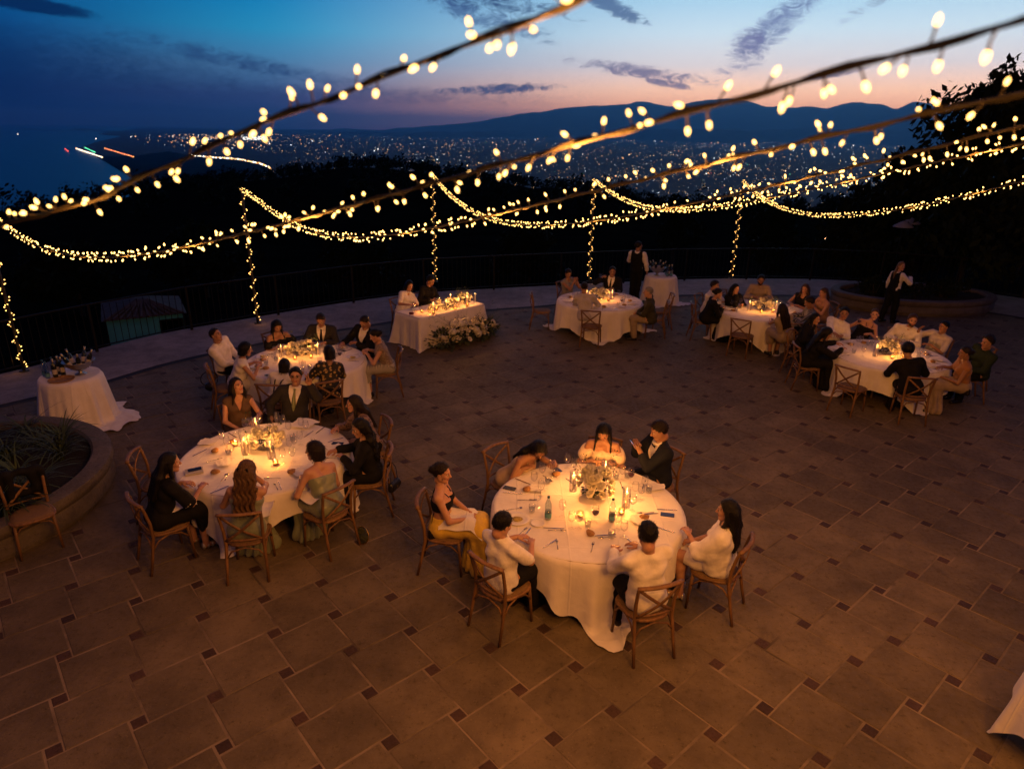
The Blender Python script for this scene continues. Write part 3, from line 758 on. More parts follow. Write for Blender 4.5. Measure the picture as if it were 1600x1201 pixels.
for k in range(6):
    path = string_path(k) if k else path0()
    root = thing('string_light', SLAB[k], 'string lights', path[0])
    o0 = path[0]; loc = [p - o0 for p in path]
    tw = []                                                   # two-strand cable: a second strand winds round the first
    MB().tube(loc, .0058, 5).build('cable', m_cable, root)
    cum = [0.0]
    for i in range(1, len(loc)): cum.append(cum[-1] + (loc[i] - loc[i - 1]).length)
    Lc = cum[-1]
    def point(s):
        i = min(max(int(np.searchsorted(cum, s)) - 1, 0), len(loc) - 2); t = (s - cum[i]) / max(1e-6, cum[i + 1] - cum[i])
        return loc[i].lerp(loc[i + 1], t), (loc[i + 1] - loc[i]).normalized()
    m2 = int(Lc / .05)
    for i in range(m2 + 1):
        p, t = point(Lc * i / m2); a = t.cross(Vector((0, 0, 1))).normalized(); u = a.cross(t); w = i * .9
        tw.append(p + (a * math.cos(w) + u * math.sin(w)) * .0085)
    MB().tube(tw, .0044, 3, 0, False).build('twisted_strand', m_cable, root)
    rb = random.Random(900 + k); s = .05; cand = []
    step = (.046, .050, .050, .042, .038, .038)[k]
    while s < Lc - .05:
        p, t = point(s); a = t.cross(Vector((0, 0, 1))).normalized(); u = a.cross(t)
        w = rb.uniform(0, 6.283) if rb.random() < .5 else rb.choice([-math.pi / 2, math.pi / 2]) + rb.gauss(0, .6)
        d = a * math.cos(w) + u * math.sin(w) + t * rb.uniform(-.7, .7); e = aim(d, 0)
        if in_view3(p + o0) is not None: cand.append(((p + o0 - Vector((0, 0, CAM_H))).length, p, e))
        s += step * (rb.uniform(.15, .8) if rb.random() < .6 else rb.uniform(1.0, 2.4))
    cand.sort(key=lambda q: q[0])
    for _, p, e in cand[:296]: put('bulb', me_bulb, root, p, e).scale = (rb.uniform(.72, 1.0),) * 3
    if len(cand) > 296:                                        # the farthest, past 300 on one string, as one part
        V0 = [Vector(v.co) for v in me_bulb.vertices]; F0 = [tuple(f.vertices) for f in me_bulb.polygons]; M0 = [f.material_index for f in me_bulb.polygons]; jb = MB()
        for _, p, e in cand[296:]:
            mx = e.to_matrix(); n0 = len(jb.v); jb.v += [tuple(mx @ v + p) for v in V0]; jb.f += [tuple(i + n0 for i in f) for f in F0]; jb.m += M0
        jb.build('bulbs', [m_cable, m_bulb], root)['kind'] = 'stuff'
    nl = max(3, int(Lc / 1.7))
    for i in range(nl):
        p, t = point(Lc * (i + .5) / nl)
        lamp('bulb_fill_light', root, p + Vector((0, 0, -.08)), STRING_W * Lc / nl * ((.14 + 6.0 * ((i + .5) / nl) ** 5) if k else .25), BULB_COL, .06)  # bulb light, with added fill power piled onto the bulbless out-of-view end
# ================================================================== SOLID MODELLER (smooth bodies from tapered limbs, meshed with surface nets)
class Field:
    def __init__(s, lo, hi, h):
        s.lo = np.array(lo, np.float32); s.h = h
        s.n = np.maximum(np.ceil((np.array(hi) - s.lo) / h).astype(int) + 1, 4)
        s.ax = [s.lo[i] + h * np.arange(s.n[i], dtype=np.float32) for i in range(3)]
        s.F = np.full(s.n, 1.0, np.float32)
    def sub(s, lo, hi):
        sl = []
        for i in range(3):
            a = int(max(0, math.floor((lo[i] - s.lo[i]) / s.h))); b = int(min(s.n[i], math.ceil((hi[i] - s.lo[i]) / s.h) + 1))
            if b <= a: return None
            sl.append(slice(a, b))
        return tuple(sl)
    def grid(s, sl=None):
        if sl is None: sl = (slice(None),) * 3
        return s.ax[0][sl[0]][:, None, None], s.ax[1][sl[1]][None, :, None], s.ax[2][sl[2]][None, None, :]
    def merge(s, sl, d, k, mode='u'):
        f = s.F[sl]
        if mode == 'u':
            if k > 0:
                hh = np.clip(.5 + .5 * (f - d) / k, 0, 1); s.F[sl] = f + (d - f) * hh - k * hh * (1 - hh)
            else: s.F[sl] = np.minimum(f, d)
        else:
            d = -d
            if k > 0:
                hh = np.clip(.5 - .5 * (f - d) / k, 0, 1); s.F[sl] = f + (d - f) * hh + k * hh * (1 - hh)
            else: s.F[sl] = np.maximum(f, d)
    def cone(s, a, b, ra, rb, k=.02, mode='u'):
        a = np.array(a, np.float32); b = np.array(b, np.float32); m = max(ra, rb) + k + 2 * s.h
        sl = s.sub(np.minimum(a, b) - m, np.maximum(a, b) + m)
        if sl is None: return
        X, Y, Z = s.grid(sl); v = b - a; q = float(v @ v) + 1e-9
        px, py, pz = X - a[0], Y - a[1], Z - a[2]
        t = np.clip((px * v[0] + py * v[1] + pz * v[2]) / q, 0, 1)
        d = np.sqrt((px - t * v[0]) ** 2 + (py - t * v[1]) ** 2 + (pz - t * v[2]) ** 2) - (ra + t * (rb - ra))
        s.merge(sl, d, k, mode)
    def ell(s, c, r, fr=None, k=.02, mode='u'):
        c = np.array(c, np.float32); m = max(r) + k + 2 * s.h
        sl = s.sub(c - m, c + m)
        if sl is None: return
        X, Y, Z = s.grid(sl); px, py, pz = X - c[0], Y - c[1], Z - c[2]
        if fr is None: u, v, w = px, py, pz
        else: u, v, w = (px * e[0] + py * e[1] + pz * e[2] for e in fr)
        k0 = np.sqrt((u / r[0]) ** 2 + (v / r[1]) ** 2 + (w / r[2]) ** 2); k1 = np.sqrt((u / r[0] ** 2) ** 2 + (v / r[1] ** 2) ** 2 + (w / r[2] ** 2) ** 2) + 1e-6
        s.merge(sl, (k0 * (k0 - 1) / k1), k, mode)
    def cut(s, fn):
        X, Y, Z = s.grid(); s.F = np.maximum(s.F, fn(X, Y, Z))
    def disp(s, fn):
        X, Y, Z = s.grid(); s.F = s.F + fn(X, Y, Z)
    def mesh(s):
        F = s.F; F[0] = F[-1] = 1; F[:, 0] = F[:, -1] = 1; F[:, :, 0] = F[:, :, -1] = 1
        S = F < 0
        cnt = np.zeros(np.array(F.shape) - 1, np.int8)
        for dx in (0, 1):
            for dy in (0, 1):
                for dz in (0, 1): cnt += S[dx:F.shape[0] - 1 + dx, dy:F.shape[1] - 1 + dy, dz:F.shape[2] - 1 + dz]
        act = np.argwhere((cnt > 0) & (cnt < 8))
        if len(act) == 0: return np.zeros((0, 3)), np.zeros((0, 4), int)
        idx = np.full(cnt.shape, -1, np.int64); idx[tuple(act.T)] = np.arange(len(act))
        cor = [(a, b, c) for a in (0, 1) for b in (0, 1) for c in (0, 1)]
        val = np.stack([F[act[:, 0] + a, act[:, 1] + b, act[:, 2] + c] for a, b, c in cor], 1)
        acc = np.zeros((len(act), 3), np.float32); num = np.zeros(len(act), np.float32)
        for i in range(8):
            for j in range(i + 1, 8):
                ci, cj = np.array(cor[i]), np.array(cor[j])
                if np.abs(ci - cj).sum() != 1: continue
                va, vb = val[:, i], val[:, j]; mk = (va < 0) != (vb < 0)
                t = np.where(mk, va / np.where(mk, va - vb, 1), 0)[:, None]
                acc += np.where(mk[:, None], ci + t * (cj - ci), 0); num += mk
        V = (act + acc / num[:, None]) * s.h + s.lo
        Q = []
        for axn in range(3):
            a0 = [slice(1, -1)] * 3; a0[axn] = slice(0, -1); a1 = list(a0); a1[axn] = slice(1, None)
            A, B = S[tuple(a0)], S[tuple(a1)]
            e = np.argwhere(A != B)
            if len(e) == 0: continue
            g = e + 1; g[:, axn] -= 1
            flip = A[tuple(e.T)]
            o1, o2 = [(1, 2), (2, 0), (0, 1)][axn]
            def cell(d1, d2):
                q = g.copy(); q[:, o1] -= d1; q[:, o2] -= d2; return idx[q[:, 0], q[:, 1], q[:, 2]]
            q4 = np.stack([cell(0, 0), cell(1, 0), cell(1, 1), cell(0, 1)], 1)
            q4 = np.where(flip[:, None], q4, q4[:, ::-1])
            Q.append(q4)
        return V, np.concatenate(Q)

def smooth_mesh(V, F, it=1, lam=.5):
    for _ in range(it):
        acc = np.zeros_like(V); n = np.zeros(len(V))
        for a in range(4):
            b = (a + 1) % 4
            np.add.at(acc, F[:, a], V[F[:, b]]); np.add.at(n, F[:, a], 1); np.add.at(acc, F[:, b], V[F[:, a]]); np.add.at(n, F[:, b], 1)
        V = V + lam * (acc / n[:, None] - V)
    return V

# ---- head template (head space: x right, y forward, z up; metres) --------------------------------
def head_template(h, fem):
    f = Field((-.10, -.13, -.20), (.10, .14, .13), h); j = .9 if fem else 1.0
    f.ell((0, -.012, .028), (.073, .093, .086), None, .0)
    f.ell((0, .028, -.030), (.058 * j, .060, .080), None, .03)
    for s in (-1, 1):
        f.cone((s * .048 * j, .0, -.055), (s * .012, .060, -.098), .022, .018, .025)
        f.ell((s * .040, .058, -.022), (.020, .018, .018), None, .02)              # cheekbones
        f.ell((s * .076, -.006, -.008), (.009, .018, .031), None, .006)            # ears
        f.cone((s * .016, .084, .020), (s * .045, .072, .022), .008, .007, .014)    # brow
    f.ell((0, .066, -.100), (.020, .017, .017), None, .02)
    for s in (-1, 1): f.ell((s * .031, .096, .002), (.018, .016, .012), None, .012, 'd')
    f.cone((0, .086, .012), (0, .108, -.026), .0075, .0105, .010)
    for s in (-1, 1): f.ell((s * .010, .098, -.029), (.008, .010, .007), None, .006)
    f.cone((-.017, .085, -.055), (.017, .085, -.055), .0065, .0065, .006)
    f.cone((-.014, .084, -.065), (.014, .084, -.065), .0075, .0075, .006)
    f.cone((-.02, .0905, -.0602), (.02, .0905, -.0602), .0022, .0022, .003, 'd')
    f.cone((0, -.018, -.055), (0, -.026, -.098), .050 * (.86 if fem else 1.05), .052 * (.86 if fem else 1.08), .03)
    V, F = f.mesh(); return smooth_mesh(V, F, 1, .3), F
def eye_mesh(h):
    V = []; F = []; M_ = []
    for s in (-1, 1):
        c = (s * .031, .0765, .002); r = .0125; n, m = 8, 6; b0 = len(V)
        for i in range(m + 1):
            th = math.pi * i / m
            for k in range(n):
                w = 2 * math.pi * k / n; V.append((c[0] + r * math.sin(th) * math.cos(w), c[1] + r * math.cos(th), c[2] + r * math.sin(th) * math.sin(w)))
        for i in range(m):
            for k in range(n):
                F.append((b0 + i * n + k, b0 + (i + 1) * n + k, b0 + (i + 1) * n + (k + 1) % n, b0 + i * n + (k + 1) % n)); M_.append(4 if i < 2 else 3)
    return np.array(V), np.array(F), np.array(M_)
EYES = eye_mesh(0)
HEADS = {}
def get_head(h, fem):
    if (h, fem) not in HEADS: HEADS[(h, fem)] = head_template(h, fem)
    return HEADS[(h, fem)]

# ---- hand template: wrist at origin, fingers along +y, palm facing -z, thumb on -x (a right hand, palm down) ----
POSES = {'rest': [22, 26, 30, 34], 'grip': [62, 66, 68, 70], 'flat': [6, 6, 8, 10], 'peace': [3, 3, 95, 98], 'hold': [40, 45, 50, 55]}
def hand_template(h, pose):
    f = Field((-.09, -.05, -.09), (.07, .21, .06), h)
    f.cone((0, -.03, 0), (0, .02, 0), .025, .026, .0)
    for i in range(4): f.cone((-.008 + .006 * i, .015, 0), (-.032 + .021 * i, .088 - .003 * abs(i - 1), 0), .017, .0115, .012)
    L = [(.040, .024, .019), (.045, .027, .021), (.041, .025, .020), (.032, .020, .017)]
    cur = POSES[pose]
    for i in range(4):
        p = np.array([-.032 + .021 * i, .088 - .004 * abs(i - 1), 0.0]); a = math.radians(cur[i] * .55); rr_ = .0098 - .0008 * (i == 3)
        sp = math.radians((-9 + 6 * i) * (2.0 if pose == 'peace' and i < 2 else 1.0))
        for q in range(3):
            d = np.array([math.sin(sp) * math.cos(a), math.cos(sp) * math.cos(a), -math.sin(a)]); e = p + d * L[i][q]
            f.cone(p, e, rr_ - .0008 * q, rr_ - .0008 * (q + 1), .004); p = e; a += math.radians(cur[i] * (.9 if q == 0 else .6))
    tk = {'rest': 0, 'grip': 1, 'flat': 0, 'peace': 1.2, 'hold': .8}[pose]
    p0 = np.array([-.020, .022, -.006]); p1 = p0 + np.array([-.030, .036, -.012 - .012 * tk]); p2 = p1 + np.array([-.016 + .022 * tk, .030, -.008 - .014 * tk]); p3 = p2 + np.array([-.004 + .018 * tk, .024, -.004 - .006 * tk])
    f.cone(p0, p1, .018, .0125, .012); f.cone(p1, p2, .0122, .0108, .004); f.cone(p2, p3, .0106, .0088, .004)
    V, F = f.mesh(); return V, F
HANDS = {}
def get_hand(h, pose):
    if (h, pose) not in HANDS: HANDS[(h, pose)] = hand_template(h, pose)
    return HANDS[(h, pose)]
# ================================================================== PEOPLE
def nrm(v):
    v = np.asarray(v, float); return v / (np.linalg.norm(v) + 1e-9)
SKIN = {'fair': (.50, .30, .215), 'light': (.44, .255, .175), 'olive': (.36, .21, .14), 'tan': (.30, .165, .105), 'deep': (.20, .105, .065)}
HAIRC = {'black': (.006, .005, .005), 'dark': (.016, .010, .008), 'brown': (.075, .042, .024), 'chest': (.13, .070, .032), 'blond': (.26, .165, .080), 'grey': (.30, .29, .28)}
def skin_m(k): return mat('skin_' + k, SKIN[k], rough=.48, var=.12, scale=14, bump=.12, bscale=120, spec=.4, col2=tuple(c * q for c, q in zip(SKIN[k], (.93, .80, .76))))
def lips_m(k): return mat('lips_' + k, tuple(c * q for c, q in zip(SKIN[k], (.85, .45, .48))), rough=.4, var=.1, scale=30)
def hair_m(k): return mat('hair_' + k, HAIRC[k], rough=.42, var=.55, scale=22, bump=.9, bscale=45, spec=.22, stretch=(3, 3, .35))
m_eye = mat('eye_white', (.62, .58, .54), rough=.2, var=.05, scale=9); m_iris = mat('iris', (.025, .015, .010), rough=.15, var=.3, scale=200)
FAB = {}
def fabric(name, col, rough=.8, sheen=.15, var=.18, bump=.6, bscale=26, col2=None, scale=12, spec=.25):
    return mat('fabric_' + name, col, rough=rough, var=var, scale=scale, bump=bump, bscale=bscale, col2=col2, sheen=sheen if max(col) > .1 else 0.0, spec=spec if max(col) > .1 else .12)
CLOTH = dict(white=fabric('white', (.80, .77, .74)), cream=fabric('cream', (.72, .60, .47), rough=.55), black=fabric('black', (.010, .010, .011)), navy=fabric('navy', (.014, .017, .028)),
             green=fabric('green_satin', (.20, .235, .155), rough=.38, sheen=.3, spec=.5), yellow=fabric('yellow_skirt', (.72, .50, .07), rough=.6), beige=fabric('beige', (.46, .35, .25), rough=.5),
             grey=fabric('grey', (.22, .21, .22)), olive=fabric('olive', (.052, .052, .034)), khaki=fabric('khaki', (.34, .27, .19)), tan=fabric('tan', (.36, .20, .10)), charcoal=fabric('charcoal', (.030, .029, .032)),
             orange=fabric('rust', (.34, .16, .065)), stripe=fabric('stripe', (.055, .055, .065)), greenwear=fabric('dark_green', (.020, .034, .022)), sand=fabric('sand', (.33, .26, .20)), lilac=fabric('pale_grey', (.50, .47, .48)), brown=fabric('brown', (.10, .065, .045)),
             leather=mat('black_leather', (.010, .009, .009), rough=.35, var=.3, scale=40, bump=.3, bscale=90), silver=mat('silver_leather', (.55, .52, .48), rough=.3, var=.15, scale=50, metal=.6))
def pattern_m(name, c1, c2, scale, kind='VORONOI'):
    m = bpy.data.materials.new(name); m.use_nodes = True; nt = m.node_tree; nt.nodes.clear(); N = NT(nt)
    bs = N.n('ShaderNodeBsdfPrincipled'); out = N.n('ShaderNodeOutputMaterial'); nt.links.new(bs.outputs[0], out.inputs[0]); bs.inputs['Roughness'].default_value = .75
    v = N.n('ShaderNodeTexCoord').outputs['Object']
    if kind == 'VORONOI':
        vo = N.n('ShaderNodeTexVoronoi'); N.put(vo.inputs['Vector'], N.vmath('ADD', v, N.vmath('SCALE', N.n('ShaderNodeTexNoise').outputs[1], scale=.05))); vo.inputs['Scale'].default_value = scale; f = N.smooth(N.math('ADD', vo.outputs[0], N.math('MULTIPLY', N.noise(v, scale * 2.2, 3), .5)), .55, .68)
    elif kind == 'CHECK':
        ck = N.n('ShaderNodeTexChecker'); N.put(ck.inputs[0], v); ck.inputs['Scale'].default_value = scale; f = ck.outputs[1]
    else:
        wv = N.n('ShaderNodeTexWave'); N.put(wv.inputs[0], v); wv.inputs['Scale'].default_value = scale; wv.bands_direction = 'X'; f = N.smooth(wv.outputs[1], .6, .8)
    N.put(bs.inputs['Base Color'], N.mix(f, c1, c2)); return m
CLOTH['leopard'] = pattern_m('black_gold_print', (.36, .24, .08), (.012, .010, .008), 17)
CLOTH['dots'] = pattern_m('speckled_beige', (.42, .34, .27), (.16, .12, .10), 60)
CLOTH['check'] = pattern_m('black_white_check', (.55, .53, .50), (.012, .012, .012), 42, 'CHECK')
CLOTH['striped'] = pattern_m('striped_dark', (.03, .03, .04), (.30, .29, .32), 9, 'WAVE')
CLOTH['floral'] = pattern_m('black_floral', (.012, .011, .012), (.20, .13, .12), 30)
CLOTH['tie_green'] = pattern_m('green_tie', (.15, .20, .09), (.22, .26, .13), 120)

def limb(S, T, l1, l2, pole):
    S = np.asarray(S, float); T = np.asarray(T, float); v = T - S; d = np.linalg.norm(v); mx = (l1 + l2) * .985
    if d > mx: T = S + v / d * mx; d = mx; v = T - S
    if d < abs(l1 - l2) + .05: d = abs(l1 - l2) + .05
    a = (l1 * l1 - l2 * l2 + d * d) / (2 * d); hgt = math.sqrt(max(0, l1 * l1 - a * a)); u = nrm(v); p = np.asarray(pole, float); p = nrm(p - u * (p @ u))
    return S + u * a + p * hgt, T

ARM = {'table': (.15, .40, .815), 'lap': (.07, .27, .665), 'cut': (.13, .33, .85), 'phone': (.045, .30, 1.0), 'chin': (.07, .20, 1.03), 'raise': (.20, .28, 1.06), 'down': (.30, .10, .70),
       'reach': (.20, .52, .88), 'cheek': (.09, .17, 1.09), 'near': (.10, .30, .82), 'peace': (.30, .16, 1.20)}

def person(label, seat, face, head=None, fem=False, h=.013, skin='light', hair=('short', 'black'), top=('shirt', 'white'), bottom=('trousers', 'black'), arms=('table', 'table'),
           hands=('rest', 'rest'), look=(0, 0), seat_z=.465, spread=.11, feet=.0, size=1.0, beard=False, extras=(), group='guests seated at the tables', standing=False, shoes='leather', lean=None, walk=0.0, reach=.24):
    """seat: xy of the seat centre; face: heading in degrees, 0 = away from the camera (+Y), positive to the right (+X); head: photo pixel of the face centre"""
    fa = R(face); fwd = np.array([math.sin(fa), math.cos(fa), 0]); rgt = np.array([math.cos(fa), -math.sin(fa), 0])
    if head is not None and not standing:                        # slide the seat under the head instead of stretching the neck
        zz = seat_z + .095 * size + ((.47 if fem else .50) + .155) * size * (.985 if reach < .3 else .88) + .02
        hp0 = at(head[0], head[1], zz); dx_, dy_ = hp0.x - seat[0], hp0.y - seat[1]; dl = math.hypot(dx_, dy_)
        if dl > reach: seat = (seat[0] + dx_ * (1 - reach / dl), seat[1] + dy_ * (1 - reach / dl))
    root = thing('person', label, 'person', (seat[0], seat[1], 0), -fa, group)
    def to_local(p):
        d = np.array(p, float) - np.array([seat[0], seat[1], 0]); return np.array([d @ rgt, d @ fwd, d[2]])
    k = size
    sw = (.165 if fem else .192) * k; hipw = (.092 if fem else .088) * k
    hip = np.array([0, -.045, seat_z + .095 * k]) if not standing else np.array([0, 0, .93 * k])
    Lt, Lh = (.47 if fem else .50) * k, .155 * k
    Lfull = Lt + Lh + .03
    if head is not None:
        o = to_local((0, 0, CAM_H)); dw = ray(*head); d = np.array([np.array(dw) @ rgt, np.array(dw) @ fwd, dw.z]); oc = o - hip
        bq = oc @ d; cq = oc @ oc - Lfull ** 2; disc = bq * bq - cq
        if disc <= 0: t = -bq
        else:
            c1, c2 = -bq - math.sqrt(disc), -bq + math.sqrt(disc); P1, P2 = o + d * c1, o + d * c2
            t = c1 if P1[2] > P2[2] else c2
            if lean == 'far': t = c2
            if lean == 'near': t = c1
        hc = o + d * t; up_t = nrm(hc - hip)
        if up_t[2] < .45: up_t[2] = .6; up_t = nrm(up_t)
        hc = hip + up_t * Lfull
    else:
        up_t = nrm(lean if lean is not None and not isinstance(lean, str) else (0, .04, 1)); hc = hip + up_t * Lfull + np.array([0, .02, 0])
    tr = nrm(np.array([1, 0, 0]) - up_t * up_t[0]); tf = np.cross(up_t, tr)       # torso right, front
    if tf[1] < 0: tf = -tf
    neck = hip + up_t * Lt + tf * (-.012)
    yaw, pit = R(look[0]), R(look[1])
    hy = nrm(np.array([math.sin(yaw) * math.cos(pit), math.cos(yaw) * math.cos(pit), math.sin(pit)])); hx = nrm(np.cross(hy, (0, 0, 1))); hz = np.cross(hx, hy)
    hs = (.98 if fem else 1.05) * (.5 + .5 * k)
    HM = np.stack([hx, hy, hz], 1) * hs                                              # head space -> local
    chest = hip + up_t * Lt * .70 + tf * .005; waist = hip + up_t * Lt * .36 + tf * (.012)
    sh = {s: neck - up_t * .045 + tr * s * sw + tf * .005 for s in (-1, 1)}
    la1, la2 = .285 * k, .245 * k
    el, wr, hd = {}, {}, {}
    for s, a in zip((-1, 1), arms):
        T = np.array(ARM[a] if isinstance(a, str) else a[:3], float)
        if isinstance(a, str):
            T = T * np.array([s, 1, 1]); T[2] = T[2] if not standing else (T[2] + .37 if a != 'down' else .84 * k)
        pole = (s * .75, -.35, -.7) if a not in ('chin', 'cheek', 'peace', 'phone') else (s * .6, .1, -1)
        if a == 'down': pole = (s * .8, -.9, -.1)
        el[s], wr[s] = limb(sh[s], T, la1, la2, pole)
        hd[s] = nrm(wr[s] - el[s])
        if isinstance(a, str) and a in ('table', 'cut', 'lap', 'near', 'reach'): hd[s] = nrm(hd[s] * np.array([1, 1, .35]) + np.array([-s * .25, .1, 0]))
        if a == 'peace': hd[s] = nrm((s * .05, .05, 1))
        if a in ('chin', 'cheek'): hd[s] = nrm((-s * .3, -.05, 1))
    if not standing:
        kn = {s: np.array([s * spread, .385 * k, seat_z + .075]) for s in (-1, 1)}
        an = {s: np.array([s * (spread - .01), .345 * k + feet + (.03 * s), .085]) for s in (-1, 1)}
    else:
        kn = {s: np.array([s * .085, .03 + .10 * walk * s, .50 * k]) for s in (-1, 1)}
        an = {s: np.array([s * .08, -.02 + .20 * walk * s, .085]) for s in (-1, 1)}
    hipj = {s: hip + np.array([s * hipw, .01, -.015]) for s in (-1, 1)}
    def torso(f, i, top_=1.0):
        for s in (-1, 1):
            f.cone(hip + tr * s * .070 * k, waist + tr * s * .050 * k, (.108 if fem else .102) * k + i, (.082 if fem else .092) * k + i, .05)
            f.cone(waist + tr * s * .050 * k, chest + tr * s * .070 * k, (.082 if fem else .092) * k + i, (.088 if fem else .102) * k + i, .05)
            f.cone(chest + tr * s * .075 * k, neck - up_t * .07 + tr * s * .09 * k, (.085 if fem else .098) * k + i, .062 * k + i, .04)
            f.cone(neck - up_t * .005, sh[s] + tr * s * -.01, .046 * k + i, (.046 if fem else .056) * k + i, .04)
            if fem: f.ell(chest + tr * s * .062 * k + tf * .072 * k + up_t * -.005, (.052 + i, .050 + i, .052 + i), None, .03)
            elif not standing: f.ell(waist + tf * .04 - up_t * .03, (.10 + i, .075 + i, .09 + i), None, .05)
    def arm(f, s, i, frac=1.0, kk=.025):
        r0, r1, r2, r3 = ((.043, .034, .035, .023) if fem else (.054, .042, .043, .029)); lt = la1 + la2
        if frac * lt <= la1:
            e = sh[s] + (el[s] - sh[s]) * (frac * lt / la1); f.cone(sh[s], e, r0 * k + i, r0 * k + (r1 - r0) * k * (frac * lt / la1) + i * 1.3, kk); return
        f.cone(sh[s], el[s], r0 * k + i, r1 * k + i, kk); q = (frac * lt - la1) / la2; e = el[s] + (wr[s] - el[s]) * q
        f.cone(el[s], e, r2 * k + i, r2 * k + (r3 - r2) * q * k + i, .02)
    def legs(f, i, to=1.0):
        for s in (-1, 1):
            f.cone(hipj[s], kn[s], .090 * k + i, .060 * k + i, .04); e = kn[s] + (an[s] - kn[s]) * to
            c_ = kn[s] * .7 + an[s] * .3 + np.array([0, -.02, 0])
            f.cone(kn[s], c_, .058 * k + i, .054 * k + i * 1.1, .02)
            if to > .35: f.cone(c_, e, .054 * k + i * 1.1, .038 * k + i * 1.5, .02)
    allp = np.array([hip, neck, *sh.values(), *el.values(), *wr.values(), *kn.values(), *an.values()]); lo, hi = allp.min(0) - .17, allp.max(0) + .17
    lo[2] = min(lo[2], -.02)
    # -- body: one skin surface -------------------------------------------------------------
    f = Field(lo, hi, h); torso(f, 0)
    for s in (-1, 1): arm(f, s, 0)
    legs(f, 0)
    for s in (-1, 1):
        toe = np.array([s * .015, .155, -.045]); f.cone(an[s] + (0, -.02, -.04), an[s] + toe, .034, .026, .02)
    nb = hc + HM @ np.array([0, -.020, -.05]); f.cone(neck - up_t * .02, nb, (.044 if fem else .054) * k, (.041 if fem else .052) * k, .03)
    V, F = f.mesh(); parts_v, parts_f, parts_m = [V], [F], [np.zeros(len(F), int)]; base = len(V)
    HV, HF = get_head(.0055 if h < .0135 else (.007 if h < .0165 else .009), fem)
    c = HV[HF].mean(1); mi = np.zeros(len(HF), int)
    mi[(c[:, 2] < -.0475) & (c[:, 2] > -.0725) & (np.abs(c[:, 0]) < .0235) & (c[:, 1] > .081)] = 1
    bz = .0225 - 9.0 * (np.abs(c[:, 0]) - .030) ** 2 + .06 * (.03 - np.abs(c[:, 0])); mi[(np.abs(c[:, 2] - bz) < .0032) & (np.abs(c[:, 0]) > .013) & (np.abs(c[:, 0]) < .049) & (c[:, 1] > .062)] = 2
    if beard: mi[(c[:, 2] < -.036 - .3 * np.maximum(0, c[:, 1] - .05)) & (c[:, 1] > .0) & (c[:, 2] > -.125) & (mi == 0) & ((c[:, 2] < -.05) | (np.abs(c[:, 0]) > .03))] = 2
    for (tv, tf_, tm) in ((HV, HF, mi), EYES):
        parts_v.append(tv @ HM.T + hc); parts_f.append(tf_ + base); parts_m.append(tm); base += len(tv)
    for s, hp_ in zip((-1, 1), hands):
        tv, tf_ = get_hand(.0055 if h < .0165 else .008, hp_); y = hd[s]; upz = np.array([0, 0, 1.0])
        a_ = arms[0 if s < 0 else 1]
        if a_ == 'peace': upz = np.array([0, -1.0, .0])
        elif a_ in ('phone',): upz = np.array([s * .9, 0, .3])
        elif a_ in ('raise', 'chin', 'cheek'): upz = np.array([s * 1.0, -.2, .2])
        elif a_ == 'down': upz = np.array([s, 0, 0.0])
        x = nrm(np.cross(y, upz)); z = np.cross(x, y); HMt = np.stack([x * (-1 if s < 0 else 1), y, z], 1) * (.92 if fem else 1.0) * k
        parts_v.append(tv @ HMt.T + wr[s]); parts_f.append((tf_ if s > 0 else tf_[:, ::-1]) + base); parts_m.append(np.zeros(len(tf_), int)); base += len(tv)
    me = np_mesh('body', np.concatenate(parts_v), np.concatenate(parts_f), [skin_m(skin), lips_m(skin), hair_m(hair[1] if hair[1] else 'dark'), m_eye, m_iris], np.concatenate(parts_m))
    put('body', me, root)
    # -- clothes -------------------------------------------------------------------------
    ex = .007 + .35 * h
    def garment(name, m, build, cuts=(), wrinkle=.004, fq=26.0, hh=None, lo_=None, hi_=None):
        g = Field(lo if lo_ is None else lo_, hi if hi_ is None else hi_, hh or h); build(g)
        ph = random.Random(label + name).uniform(0, 6)
        if wrinkle: g.disp(lambda X, Y, Z: wrinkle * (np.sin(X * fq + 1.7 * np.sin(Z * fq * .6 + ph)) * np.sin(Z * fq * 1.1 + Y * fq * .5 + ph) + .5 * np.sin(Y * fq * 1.9 + Z * fq * 1.3 + X * 9)))
        for fn in cuts: g.cut(fn)
        Vg, Fg = g.mesh()
        if len(Fg): return put(name, np_mesh(name, smooth_mesh(Vg, Fg, 1, .35), Fg, m), root)
    def along_t(X, Y, Z): return (X - hip[0]) * up_t[0] + (Y - hip[1]) * up_t[1] + (Z - hip[2]) * up_t[2]
    def side_t(X, Y, Z): return (X - hip[0]) * tr[0] + (Y - hip[1]) * tr[1] + (Z - hip[2]) * tr[2]
    def front_t(X, Y, Z): return (X - hip[0]) * tf[0] + (Y - hip[1]) * tf[1] + (Z - hip[2]) * tf[2]
    def neck_hole(r_, drop=.0):
        def fn(X, Y, Z):
            a = along_t(X, Y, Z) - Lt; u = side_t(X, Y, Z); w = front_t(X, Y, Z) + .01
            rad = np.sqrt(u * u + w * w)
            return np.minimum(r_ - rad + np.minimum(0, a + .022 + (drop + .025) * (w > 0)) * 3, a + .032 + (drop + .03) * (w > 0)) + np.zeros_like(X + Y + Z)
        return fn
    def top_plane(v_): return lambda X, Y, Z: along_t(X, Y, Z) - v_
    hem_v = -.10 if not standing else -.06
    def hem(v_): return lambda X, Y, Z: v_ - along_t(X, Y, Z)
    def vee(v0, slope, wmax=.2):
        def fn(X, Y, Z):
            a = along_t(X, Y, Z) - v0; u = np.abs(side_t(X, Y, Z)); w = front_t(X, Y, Z)
            return np.minimum(np.minimum(a * slope - u, w - .0), wmax - u)
        return fn
    kind, colr = top[0], CLOTH[top[1]]
